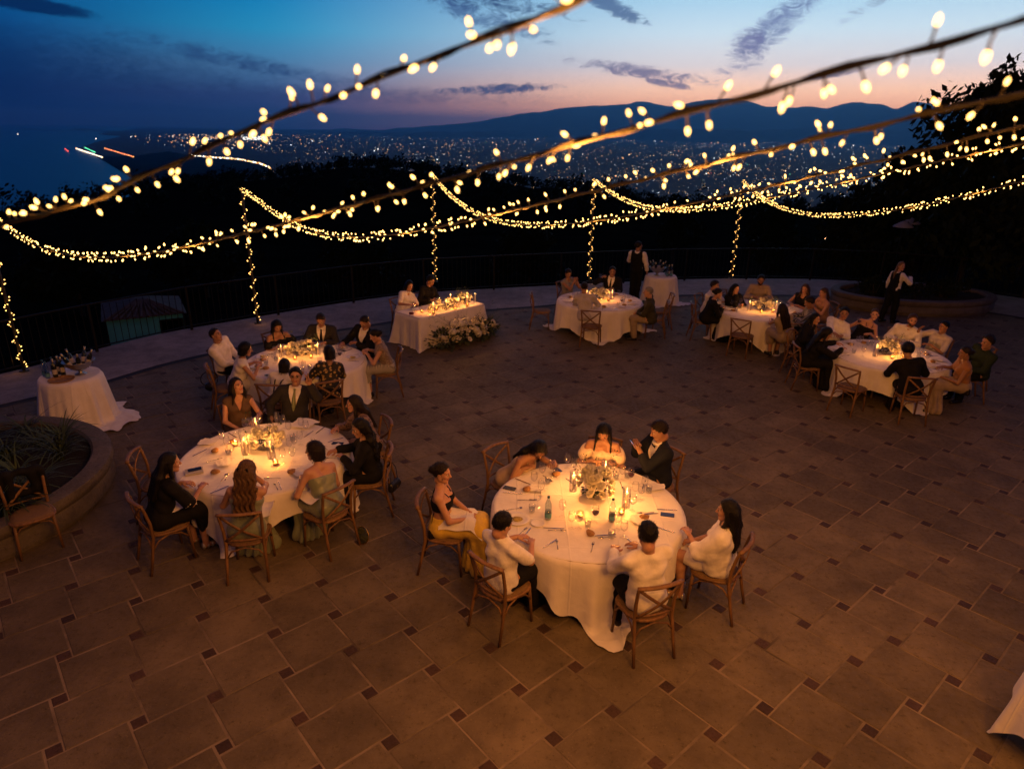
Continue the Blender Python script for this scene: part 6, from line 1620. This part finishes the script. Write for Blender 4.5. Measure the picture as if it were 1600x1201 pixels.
# ---- empty chairs -----------------------------------------------------------------------------------
def empty_chair(label, T, ang, rad, turn=0):
    xy = seat_at(T, ang, rad); chair(xy, toward(T, xy) + turn, label, 'empty chairs')
empty_chair('empty cross-back chair left of the woman in black with the lap napkin', 'T2', -100, 1.30, 0)
empty_chair('empty cross-back chair at the left of the far table near the waiter', 'T4', -88, 1.45)
empty_chair('empty cross-back chair behind the bald older man', 'T4', 82, 1.60, 10)
empty_chair('empty cross-back chair on the near side of the dim far table', 'T5', 214, 1.42)
empty_chair('empty cross-back chair on the near side of the crowded table', 'T6', 228, 1.52, 4)
lc = at(48, 800, .46); CHL = chair((lc.x, lc.y), 138, 'cross-back chair beside the left planter with a black jacket over its back', 'empty chairs')
def jacket_on(ch):
    g_ = Field((-.30, -.40, .40), (.30, -.05, .95), .012)
    for s in (-1, 1):
        g_.cone((s * .12, -.255, .86), (s * .13, -.285, .50), .05, .045, .05); g_.cone((s * .20, -.25, .85), (s * .24, -.27, .52), .04, .03, .03)
    g_.cone((-.16, -.27, .87), (.16, -.27, .87), .045, .045, .04); g_.cone((-.1, -.30, .60), (.1, -.30, .60), .05, .05, .05)
    g_.disp(lambda X, Y, Z: .006 * np.sin(X * 40 + np.sin(Z * 18)) + .004 * np.sin(Z * 30 + X * 10))
    V, F = g_.mesh(); o = put('jacket', np_mesh('jacket', V, F, CLOTH['black']), None, ch.location, ch.rotation_euler); tag(o, 'black jacket hung over the chair beside the left planter', 'jacket')
jacket_on(CHL)

# ---- sweetheart table ------------------------------------------------------------------------------
swr = math.atan2(SWD.y, SWD.x)
st = thing('rectangular_table', 'long rectangular sweetheart table under a floor-length white cloth', 'table', (SWC.x, SWC.y, 0), swr)
MB().box((0, 0, .72), (2.0, .84, .035)).build('tabletop', m_tabletop, st, False)
for sx in (-.9, .9):
    for sy in (-.34, .34): MB().tube([(sx, sy, 0), (sx, sy, .70)], .022, 6).build('leg', m_tabletop, st)
def rect_cloth(label, c, rz, lx, ly, ztop, seed):
    rnd = random.Random(seed); n = 60; per = []
    for q, (ax, ay, bx, by) in enumerate([(-lx, -ly, lx, -ly), (lx, -ly, lx, ly), (lx, ly, -lx, ly), (-lx, ly, -lx, -ly)]):
        m_ = n if q % 2 == 0 else n // 2
        for k in range(m_): t = k / m_; per.append((ax + (bx - ax) * t, ay + (by - ay) * t, q, t))
    vs = []; N_ = len(per); ND = 14; ph = rnd.uniform(0, 6); nx = [(0, -1), (1, 0), (0, 1), (-1, 0)]
    for i, (x, y, q, t) in enumerate(per):
        for r in (0, .5, .9, .985): vs.append((x * r, y * r, ztop))
        cor = math.exp(-(min(t, 1 - t) * (2 * lx if q % 2 == 0 else 2 * ly) / .10) ** 2)
        ox, oy = nx[q]; px, py = nx[(q - 1) % 4] if t < .5 else nx[(q + 1) % 4]
        for k in range(1, ND + 1):
            s = k / ND; drop = (ztop - .01 + .10 * cor) * s; z = max(.012 + .012 * abs(math.sin(i * .9)), ztop - drop); fl = (.03 + .018 * math.sin(i * .55 + ph) + .008 * math.sin(i * 1.6)) * s * (1 - cor); cf = .16 * cor * s ** 1.4
            vs.append((x + ox * (fl + .008 + cf) + px * cf, y + oy * (fl + .008 + cf) + py * cf, z))
    m_ = 4 + ND; fs = [(i * m_ + k, i * m_ + k + 1, ((i + 1) % N_) * m_ + k + 1, ((i + 1) % N_) * m_ + k) for i in range(N_) for k in range(m_ - 1)]
    b = MB(); b.add(vs, fs); me = b.mesh('tablecloth', m_linen); bm = bmesh.new(); bm.from_mesh(me); bmesh.ops.remove_doubles(bm, verts=bm.verts, dist=1e-4); bmesh.ops.recalc_face_normals(bm, faces=bm.faces); bm.to_mesh(me); bm.free()
    tag(put('tablecloth', me, None, (c[0], c[1], 0), (0, 0, rz)), label, 'tablecloth')
rect_cloth('floor-length white cloth on the long sweetheart table', SWC, swr, 1.01, .43, .742, 3)
def sw(u, v): q = SWC + SWD * u + SWN * v; return q.x, q.y
arrangement('low bank of white roses along the front of the sweetheart tabletop', *sw(.05, -.12), TOPZ, .55, .14, .18, 40, 31, swr, 'flowers of the sweetheart table', False)
arrangement('round posy of white roses at the right end of the sweetheart table', *sw(.72, -.05), TOPZ, .17, .15, .22, 24, 32, swr, 'flowers of the sweetheart table')
for i, (u, v, hg) in enumerate([(-.42, -.22, 1), (-.05, -.26, 1), (.30, -.28, 1), (.58, -.28, 1), (.90, -.22, 1), (.42, .12, 1)]):
    x, y = sw(u, v); taper(x, y, TOPZ, 'tall lit candle in clear glass along the sweetheart table', 'tall candles on the sweetheart table', 10)
for i, (u, v) in enumerate([(-.62, -.05), (-.22, -.10), (.14, -.34), (.52, -.36), (.80, .10), (-.50, -.32)]):
    x, y = sw(u, v); votive(x, y, TOPZ, 'small lit votive candle on the sweetheart table', 'votive candles on the sweetheart table', 3)
for (u, v) in [(-.78, .02), (-.74, -.16), (-.66, .16), (.0, .14), (.1, .2)]: x, y = sw(u, v); place(WINE_G, 'wine_glass', 'wine glass', 'clear wine glass on the sweetheart table', x, y, TOPZ, 0, 'glasses on the sweetheart table')
for (u, v) in [(-.55, .22), (.18, .26)]: x, y = sw(u, v); place(PLATE, 'dinner_plate', 'plate', 'white plate before the couple at the sweetheart table', x, y, TOPZ, 0, 'plates on the sweetheart table')
x, y = sw(-.90, -.02); o = put('folded_napkin', blob_mesh('folded_napkin', .05, mat('dark_red_cloth', (.14, .012, .018), rough=.8, var=.3, scale=12), 4, (1.3, .9, .5)), None, (x, y, TOPZ)); tag(o, 'dark red folded cloth at the left end of the sweetheart table', 'napkin')
x, y = sw(.12, -.70); arrangement('ground bank of hydrangeas, white roses and dark leaves before the sweetheart table', x, y, .02, .90, .30, .50, 130, 33, swr, 'flowers of the sweetheart table', False, 18, 'floor_flowers', 5.0, 2.3)
x, y = sw(.98, -.55); arrangement('small trailing cluster of white blooms at the right corner of the sweetheart table', x, y, .02, .30, .24, .34, 32, 34, swr, 'flowers of the sweetheart table', False, 4, 'floor_flowers', 2.0, 1.6)

# ---- side tables with wine -----------------------------------------------------------------------------
def side_table(label, cl, c, Rr, h_, side, rot, seed, pull, amp=.03):
    root = thing('side_table', label, 'side table', (c[0], c[1], 0))
    MB().lathe([(0, h_ - .006), (Rr - .004, h_ - .006), (Rr - .004, h_ - .03), (0, h_ - .03)], 32).build('tabletop', m_tabletop, root, True, 40); MB().tube([(0, 0, h_ - .03), (0, 0, 0)], .04, 8).build('leg', m_tabletop, root)
    round_cloth('tablecloth', cl, c, Rr, side, rot, h_, seed, 11, amp, .10, 'cloths on the side tables', pull)
WC = (-7.28, 10.42)
side_table('small round side table holding wine by the left railing', 'white cloth of the left wine table sweeping out over the floor', WC, .44, .80, 2.3, R(20), 8, [(R(10), .55, .5), (R(-50), .2, .4)])
def ice_bowl(c, z, label, n, seed):
    root = thing('ice_bowl', label, 'ice bowl', (c[0], c[1], z)); rnd = random.Random(seed)
    MB().lathe([(.09, 0), (.085, .012), (.03, .03), (.03, .06), (.10, .09), (.20, .17), (.235, .23), (.245, .235), (.235, .24), (.19, .175), (.09, .105), (0, .10)], 26).build('bowl', mat('dull_silver', (.40, .39, .38), rough=.3, var=.25, scale=9, metal=.9), root)
    b = MB()
    for k in range(40):
        a = rnd.uniform(0, 6.28); q = .17 * math.sqrt(rnd.random()); b.box((q * math.cos(a), q * math.sin(a), .175 + rnd.uniform(-.02, .02)), (.03, .03, .03), rnd.uniform(0, 3))
    b.build('ice', glass('ice_cube', (.9, .95, 1), .2), root, False)['kind'] = 'stuff'
    return root
ib = (WC[0] + .16, WC[1] + .04); ice_bowl(ib, .802, 'footed silver ice bowl with bottles on the left wine table', 0, 1)
def bottle_in(c, z, a, tilt, label, grp):
    o = place(WBOT, 'wine_bottle', 'wine bottle', label, c[0] + .10 * math.cos(a), c[1] + .10 * math.sin(a), z, 0, grp); o.rotation_euler = (math.sin(a) * -tilt, math.cos(a) * tilt, 0)
for k in range(5): bottle_in(ib, .92, k * 1.256 + .3, .42, 'wine bottle with pale foil leaning in the left ice bowl', 'bottles in the left ice bowl')
for k, (dx, dy) in enumerate([(-.34, -.10), (-.28, .04), (-.24, -.18)]): place(BOTTLE, 'water_bottle', 'bottle', 'clear water bottle standing on the left wine table', WC[0] + dx, WC[1] + dy, .802, 0, 'clear bottles on the left wine table')
for k, (dx, dy) in enumerate([(-.14, -.14), (-.17, .02), (-.09, -.02)]): place(WBOT, 'wine_bottle', 'wine bottle', 'dark wine bottle standing beside the left ice bowl', WC[0] + dx, WC[1] + dy, .802, 0, 'dark bottles on the left wine table')
trb = MB().lathe([(0, .006), (.17, .006), (.185, .02), (.19, .018), (.175, 0), (0, 0)], 24).build('wooden_tray', m_bread); trb.location = (WC[0] + .02, WC[1] - .25, .802); tag(trb, 'shallow round tray at the front of the left wine table', 'tray')
FC = (4.26, 19.4)
side_table('small round side table with bottles beside the standing waiter', 'white cloth of the far side table beside the waiter', FC, .43, .80, 2.25, R(30), 9, [(R(-30), .25, .5)])
ib = (FC[0] - .12, FC[1]); ice_bowl(ib, .802, 'footed ice bowl full of bottles on the far side table', 0, 2)
for k in range(6): bottle_in(ib, .92, k * 1.05, .42, 'bottle leaning in the ice bowl of the far side table', 'bottles in the far ice bowl')
for k, (dx, dy) in enumerate([(.14, -.16), (.20, -.05), (.26, -.14), (.30, .02), (.16, .10)]): place(WBOT if k % 2 else BOTTLE, 'wine_bottle' if k % 2 else 'water_bottle', 'bottle', 'dark wine bottle on the far side table' if k % 2 else 'clear water bottle on the far side table', FC[0] + dx, FC[1] + dy, .802, 0, 'bottles on the far side table')
side_table('cloth-covered round table cut off by the lower right corner', 'pale cloth hanging to the floor in the lower right corner', (4.73, 3.92), .62, .76, 2.05, R(15), 10, [])
# ================================================================== THINGS ON THE TABLES
def pix(px_, py_, z=TOPZ): v = at(px_, py_, z); return v.x, v.y
def c1(x, y): return pix(640 + x * .3662, 620 + y * .3662)
def c2(x, y): return pix(200 + x * .3, 560 + y * .3)
def c3(x, y): return pix(280 + x * .3125, 420 + y * .3125)
def look_c(T, xy): return math.atan2(TB[T][1] - xy[1], TB[T][0] - xy[0]) - math.pi / 2
def on(T, xy, m=.03):
    d = math.hypot(xy[0] - TB[T][0], xy[1] - TB[T][1]); L = RAD[T] - m
    return xy if d < L else (TB[T][0] + (xy[0] - TB[T][0]) * L / d, TB[T][1] + (xy[1] - TB[T][1]) * L / d)
SHORT = {'T1': 'front table', 'T2': 'left table with the waving man', 'T3': 'table beside the sweetheart table', 'T4': 'far table near the waiter', 'T5': 'dim far table', 'T6': 'crowded table at the right'}
def glass_on(T, xy, kind='wine', fill=False):
    xy = on(T, xy, .06); s = SHORT[T]
    if kind == 'wine': place(WINE_G + ([LIQ] if fill else []), 'wine_glass', 'wine glass', ('wine glass holding dark red wine on the ' if fill else 'empty wine glass on the ') + s, xy[0], xy[1], TOPZ, 0, ('glasses of red wine on the ' if fill else 'empty wine glasses on the ') + s)
    else: place(TUMB, 'water_tumbler', 'tumbler', 'clear water tumbler on the ' + s, xy[0], xy[1], TOPZ, 0, 'water tumblers on the ' + s)
def cut_on(T, xy, kind, dr=0.0):
    xy = on(T, xy, .12); P_ = {'knife': KNIFE, 'fork': FORK, 'spoon': SPOON}[kind]
    place(P_, 'table_' + kind, kind, 'steel %s lying on the cloth of the %s' % (kind, SHORT[T]), xy[0], xy[1], TOPZ + .001, look_c(T, xy) + dr, '%s on the %s' % ({'knife': 'knives', 'fork': 'forks', 'spoon': 'spoons'}[kind], SHORT[T]))
def simple(parts, T, xy, name, cat_, label, grp=None, rz=0.0, m=.1, z=0.0, sc=1.0):
    xy = on(T, xy, m); return place(parts, name, cat_, label, xy[0], xy[1], TOPZ + z, rz, grp, sc)
# front table
arrangement('large white rose centrepiece glowing in candlelight on the front table', *c1(790, 425), TOPZ, .215, .215, .34, 64, 51)
for q, lab in (((697, 400), 'tall lit candle in glass left of the front centrepiece'), ((922, 470), 'tall lit candle in glass right of the front centrepiece'), ((832, 350), 'tall lit candle in glass behind the front centrepiece')): taper(*c1(*q), TOPZ, lab, None, 22)
for q, lab in (((728, 512), 'bright votive candle just left below the front centrepiece'), ((903, 500), 'bright votive candle beside the right tall candle of the front table')): votive(*c1(*q), TOPZ, lab, None, 6)
for q in [(565, 350), (605, 335), (672, 305), (700, 325), (735, 312), (865, 335), (905, 355), (560, 425), (530, 385), (650, 510), (985, 440), (960, 430), (720, 560), (912, 600), (545, 470), (1000, 405), (885, 565), (620, 345), (690, 560), (950, 485)]: glass_on('T1', c1(*q))
for q in [(790, 535), (942, 370)]: glass_on('T1', c1(*q), 'wine', True)
for q in [(522, 490), (1020, 408), (590, 370), (880, 352), (928, 345), (860, 600), (760, 552)]: glass_on('T1', c1(*q), 'water')
simple(BOTTLE, 'T1', c1(590, 520), 'water_bottle', 'bottle', 'half-full water bottle left of the front centrepiece', 'water bottles on the front table')
simple(BOTTLE, 'T1', c1(862, 530), 'water_bottle', 'bottle', 'half-full water bottle right of the front centrepiece', 'water bottles on the front table')
xy = on('T1', c1(460, 525), .14); place(PLATE + [FOOD], 'dinner_plate', 'plate', 'white plate with leftover yellow food near the boy in white', xy[0], xy[1], TOPZ)
simple(SPLATE, 'T1', c1(548, 540), 'side_plate', 'side plate', 'small empty white plate near the boy in white', None)
simple(SPLATE, 'T1', c1(1030, 375), 'side_plate', 'side plate', 'small white plate by the man in the bow tie', None)
for q, lab in (((500, 400), 'bread roll near the woman in the yellow skirt'), ((625, 335), 'bread roll by the bending woman in beige'), ((770, 588), 'bread roll at the front edge of the front table'), ((1000, 520), 'bread roll by the man in glasses on the front table')): simple(BREAD, 'T1', c1(*q), 'bread_roll', 'bread roll', lab, 'bread rolls on the front table', random.random() * 3)
simple(PHONE, 'T1', c1(405, 385), 'mobile_phone', 'phone', 'dark phone lying by the woman in the yellow skirt', None, 1.2); simple(PHONE_B, 'T1', c1(1100, 503), 'mobile_phone', 'phone', 'blue phone lying by the woman in the white shawl', None, 1.35); simple(PHONE_B, 'T1', c1(628, 310), 'mobile_phone', 'phone', 'blue-cased phone by the bending woman in beige', None, .5)
for q, kd, dr in [((482, 575), 'fork', .4), ((500, 580), 'knife', .5), ((615, 560), 'knife', -.9), ((630, 570), 'fork', -.9), ((600, 625), 'knife', -.2), ((630, 628), 'fork', .5), ((835, 590), 'knife', 1.5), ((840, 600), 'fork', 1.5), ((780, 640), 'fork', -.2), ((940, 615), 'knife', -.1), ((1005, 495), 'fork', .3), ((1018, 500), 'knife', .4), ((1098, 482), 'knife', 0), ((498, 440), 'fork', .2), ((512, 440), 'spoon', .2), ((482, 360), 'knife', 0), ((440, 410), 'knife', .2), ((690, 365), 'knife', .3), ((905, 380), 'fork', .8), ((1000, 375), 'knife', .6), ((1085, 565), 'knife', 0), ((450, 478), 'spoon', .2), ((590, 350), 'fork', 0)]: cut_on('T1', c1(*q), kd, dr)
for q, lab in (((1062, 385), 'white napkin by the man in the bow tie'), ((550, 395), 'crumpled white napkin in the left half of the front table'), ((980, 530), 'crumpled napkin under the bread by the man in glasses')): simple(NAPK2, 'T1', c1(*q), 'table_napkin', 'napkin', lab, 'napkins on the front table', random.random() * 3)
# left table
arrangement('white rose centrepiece glowing between candles on the left table', *c2(715, 470), TOPZ, .27, .19, .26, 56, 52, .15)
for q, lab in (((613, 500), 'tall lit candle left of the rose centrepiece on the left table'), ((748, 520), 'tall lit candle in front of the rose centrepiece on the left table'), ((672, 395), 'lit candle behind the rose centrepiece on the left table')): taper(*c2(*q), TOPZ, lab, None, 14)
for q, lab in (((770, 555), 'small votive candle at the near side of the left centrepiece'), ((560, 455), 'small votive candle at the left of the left centrepiece')): votive(*c2(*q), TOPZ, lab, None, 4)
for q in [(495, 450), (570, 460), (615, 385), (645, 380), (780, 350), (810, 365), (845, 490), (870, 475), (905, 380), (930, 395), (810, 545), (760, 560), (860, 540), (630, 380), (540, 520), (690, 360), (840, 400), (520, 480), (600, 440), (900, 450)]: glass_on('T2', c2(*q))
for q in [(735, 380), (860, 430), (525, 500)]: glass_on('T2', c2(*q), 'water')
for q, lab in (((455, 487), 'bread roll at the far left of the left table'), ((455, 597), 'bread roll by the woman in black on the left table'), ((853, 597), 'bread roll by the woman with the dark bob'), ((550, 440), 'bread roll near the woman in the v-neck dress')): simple(BREAD, 'T2', c2(*q), 'bread_roll', 'bread roll', lab, 'bread rolls on the left table', random.random() * 3)
simple(PHONE, 'T2', c2(1092, 443), 'mobile_phone', 'phone', 'black phone lying at the right side of the left table', None, 1.45)
def book(T, xy, rz):
    xy = on(T, xy, .14); b = MB(); b.box((0, 0, .012), (.15, .20, .024)); o = b.build('menu_book', m_paper, None, False); o.location = (xy[0], xy[1], TOPZ + .001); o.rotation_euler = (0, 0, rz); tag(o, 'pale booklet under a phone by the woman in black', 'book')
    place(PHONE, 'mobile_phone', 'phone', 'dark phone on top of the pale booklet by the woman in black', xy[0], xy[1] + .02, TOPZ + .026, rz + .1)
book('T2', c2(345, 592), -1.1)
simple(NAPK, 'T2', c2(925, 340), 'table_napkin', 'napkin', 'large open white napkin before the man in the green tie', 'napkins on the left table', 1.2, .06, 0, 1.25)
for q, lab in (((500, 548), 'crumpled napkin near the woman in black on the left table'), ((400, 440), 'folded napkin at the far left edge of the left table'), ((1075, 470), 'napkin under the black phone on the left table'), ((900, 600), 'napkin beside the bread by the woman with the dark bob')): simple(NAPK2, 'T2', c2(*q), 'table_napkin', 'napkin', lab, 'napkins on the left table', random.random() * 3)
for q, kd, dr in [((375, 490), 'knife', 1.2), ((1000, 375), 'knife', .3), ((1080, 425), 'knife', .2), ((475, 685), 'knife', -.4), ((790, 660), 'knife', 0), ((545, 400), 'knife', 0), ((515, 615), 'fork', .6), ((500, 620), 'spoon', .5), ((880, 575), 'knife', .9), ((750, 625), 'fork', 1.2), ((1060, 520), 'fork', 0), ((770, 665), 'fork', .1), ((450, 530), 'fork', .4), ((860, 405), 'fork', .5), ((940, 395), 'knife', .2)]: cut_on('T2', c2(*q), kd, dr)
# the others: laid by seat
def lay_table(T, angs, cut_every=1, centre=None, cand=10, seed=1, food=False, rz=0.0, rx=.29):
    rnd = random.Random(seed); cx, cyy = TB[T]; s = SHORT[T]
    c_ = centre or (cx, cyy)
    arrangement('white rose centrepiece among candles on the ' + s, c_[0], c_[1], TOPZ, rx, .17, .24, 38, 60 + seed, rz)
    dx, dy = math.cos(rz), math.sin(rz)
    for q, (u, v) in enumerate([(-.34, -.06), (.30, -.10)]): taper(c_[0] + dx * u - dy * v, c_[1] + dy * u + dx * v, TOPZ, ('tall candle left of the flowers on the ' if q == 0 else 'tall candle right of the flowers on the ') + s, None, cand)
    for q, (u, v) in enumerate([(-.12, -.25), (.16, -.24)]): votive(c_[0] + dx * u - dy * v, c_[1] + dy * u + dx * v, TOPZ, ('votive candle at the near left of the flowers on the ' if q == 0 else 'votive candle at the near right of the flowers on the ') + s, None, cand * .4)
    for k, a in enumerate(angs):
        def pt(r, da): w = R(a + da); return (cx + r * math.sin(w), cyy + r * math.cos(w))
        for q in range(3): glass_on(T, pt(rnd.uniform(.50, .70), rnd.uniform(-17, 20)), 'wine' if q < 2 else 'water', q == 0 and rnd.random() < .3)
        if food and k % 1 == 0:
            xy = pt(.83, 0); place(PLATE + [FOOD], 'dinner_plate', 'plate', 'white dinner plate with food on the ' + s, xy[0], xy[1], TOPZ, rnd.uniform(0, 3), 'dinner plates on the ' + s)
        else:
            simple(NAPK2, T, pt(.84, rnd.uniform(-6, 6)), 'table_napkin', 'napkin', 'white napkin at a place on the ' + s, 'napkins on the ' + s, rnd.uniform(0, 3))
        if rnd.random() < .7: simple(BREAD, T, pt(.74, -15), 'bread_roll', 'bread roll', 'bread roll at a place on the ' + s, 'bread rolls on the ' + s, rnd.uniform(0, 3))
        cut_on(T, pt(.86, 12), 'knife', rnd.uniform(-.3, .3)); cut_on(T, pt(.86, -12), 'fork', rnd.uniform(-.3, .3))
lay_table('T3', [-80, -118, -38, -3, 34, 78, 150, 184], centre=c3(610, 430), cand=11, seed=3, food=True, rz=.35)
lay_table('T4', [-60, -27, 17, 55, 112, 150, 194, -100], cand=11, seed=4, rz=.2, centre=(2.15, 16.6))
lay_table('T5', [-88, -50, -20, 15, 52, 90, 130, 172], cand=10, seed=5, rz=0.1)
lay_table('T6', [-84, -22, 6, 34, 62, 104, 171, 140], cand=11, seed=6, rz=.3, centre=(7.2, 12.4))
for q, lab in (((445, 535), 'lit phone glowing on the near edge of the third table'), ((815, 408), 'second glowing phone at the right of the third table')): simple(PHONE_L, 'T3', c3(*q), 'mobile_phone', 'phone', lab, None, .8, .06)
# things in hands, on laps, hung on chairs
def in_hand(p, parts, name, cat_, label, s=1, dz=-.05, fw=.08, **k):
    w = p['wr'][s] + p['fwd'] * fw; return place(parts, name, cat_, label, w[0], w[1], w[2] + dz, R(-p['face']), **k)
ph = in_hand(P1d, PHONE_L, 'mobile_phone', 'phone', 'phone held by the man in the bow tie', 1, .05, .06); ph.rotation_euler = (R(55), 0, R(-P1d['face'])); ph.location.x -= P1d['rgt'][0] * .05; ph.location.y -= P1d['rgt'][1] * .05
in_hand(P4b, WINE_G, 'wine_glass', 'wine glass', 'wine glass raised by the suited man at the far table', 1, -.08, .09)
in_hand(P6c, WINE_G + [LIQ], 'wine_glass', 'wine glass', 'glass of red wine held by the woman in the black camisole', 1, -.08, .09)
def handbag(xy, z, label, rz, w=.24, h_=.16, d=.08, chain=True, m=None):
    root = thing('handbag', label, 'handbag', (xy[0], xy[1], z), rz); f_ = Field((-w, -d * 1.5, -h_ * .7), (w, d * 1.5, h_ * .8), .012)
    f_.cone((-w * .36, 0, -h_ * .22), (w * .36, 0, -h_ * .22), d * .5, d * .5, .0); f_.cone((-w * .36, 0, h_ * .2), (w * .36, 0, h_ * .2), d * .40, d * .40, .06)
    V, F = f_.mesh(); put('bag_body', np_mesh('bag_body', V, F, m or CLOTH['leather']), root)
    b = MB(); b.box((0, -d * .52, h_ * .02), (w * .86, .008, h_ * .30)); b.build('flap', CLOTH['leather'], root, False)
    MB().box((0, -d * .58, -h_ * .06), (.025, .008, .016)).build('clasp', mat('gold', (.7, .45, .15), rough=.3, metal=1), root, False)
    if chain: MB().tube([(-w * .4, 0, h_ * .3), (-w * .25, 0, h_ * 1.5), (0, .02, h_ * 2.1), (w * .25, 0, h_ * 1.5), (w * .4, 0, h_ * .3)], .005, 5).build('strap', CLOTH['leather'], root)
v = at(686, 832, .50); handbag((v.x, v.y), .50, 'black leather handbag with gold clasp hung on the yellow-skirt woman\'s chair', R(20))
v = at(616, 757, .48); handbag((v.x, v.y), .48, 'black handbag hung behind the dark-dressed woman at the left table', R(70), .22, .15)
v = at(1250, 540, .5); handbag((v.x, v.y), .5, 'black handbag hung at the left end of the crowded table', R(100), .2, .15)
v = at(1505, 608, .5); handbag((v.x, v.y), .48, 'black handbag on the chair of the woman in the rust top', R(-60), .24, .18)
rb = thing('round_clutch', 'round translucent clutch bag with gold rim beside a chair leg at the left table', 'handbag', at(566, 836, .11)); rb.rotation_euler = (R(75), 0, R(-35))
MB().lathe([(0, -.025), (.08, -.02), (.105, 0), (.08, .02), (0, .025)], 24).build('bag_body', glass('green_acrylic', (.62, .70, .45), .12), rb)
MB().tube([(.106 * math.cos(w), .106 * math.sin(w), 0) for w in np.linspace(0, 6.283, 25)], .006, 6, 0, False).build('gold_rim', mat('gold', (.7, .45, .15), rough=.3, metal=1), rb)
def lap_napkin(p, label, dx=0.0, dy=.22, z=.655, w=.34, l=.42, seed=2):
    n = 13; vs = []; rnd = random.Random(seed); ph_ = rnd.uniform(0, 6)
    for i in range(n):
        for j in range(n):
            u, q = (i / (n - 1) - .5) * w, (j / (n - 1) - .5) * l
            zz = z - .9 * max(0, abs(u) - .13) - 1.5 * max(0, q - .12) ** 1.2 + .012 * math.sin(u * 30 + ph_) + .008 * math.sin(q * 26 + ph_); vs.append((u + dx, q + dy, zz))
    b = MB(); b.add(vs, [(i * n + j, (i + 1) * n + j, (i + 1) * n + j + 1, i * n + j + 1) for i in range(n - 1) for j in range(n - 1)]); o = b.build('lap_napkin', m_linen); o.location = (p['seat'][0], p['seat'][1], 0); o.rotation_euler = (0, 0, R(-p['face'])); tag(o, label, 'napkin', 'napkins on laps')
lap_napkin(P1a, 'white napkin spread over the yellow-skirt woman\'s lap', .02, .20, .680, .40, .48, 2)
lap_napkin(P2a, 'white napkin on the lap of the woman in black at the left table', -.02, .20, .685, .36, .46, 3)
lap_napkin(P2c, 'white napkin hanging beside the woman with the dark bob', -.14, .14, .69, .22, .40, 4)
lap_napkin(P2b, 'white napkin corner showing beside the woman with wavy hair', .16, .14, .69, .20, .36, 5)

v = at(327, 592, .42); rg = thing('ring_handbag', 'dark handbag with a large ring handle hung on the chair of the man in white', 'handbag', v, R(25))
MB().tube([(.14 * math.cos(w), 0, .14 * math.sin(w)) for w in np.linspace(0, 6.283, 25)], .009, 6, 0, False).build('ring_handle', CLOTH['leather'], rg)
MB().lathe([(.02, -.02), (.09, -.05), (.10, -.12), (.06, -.17), (0, -.175)], 14, (0, 0, -.04)).build('pouch', CLOTH['leather'], rg)
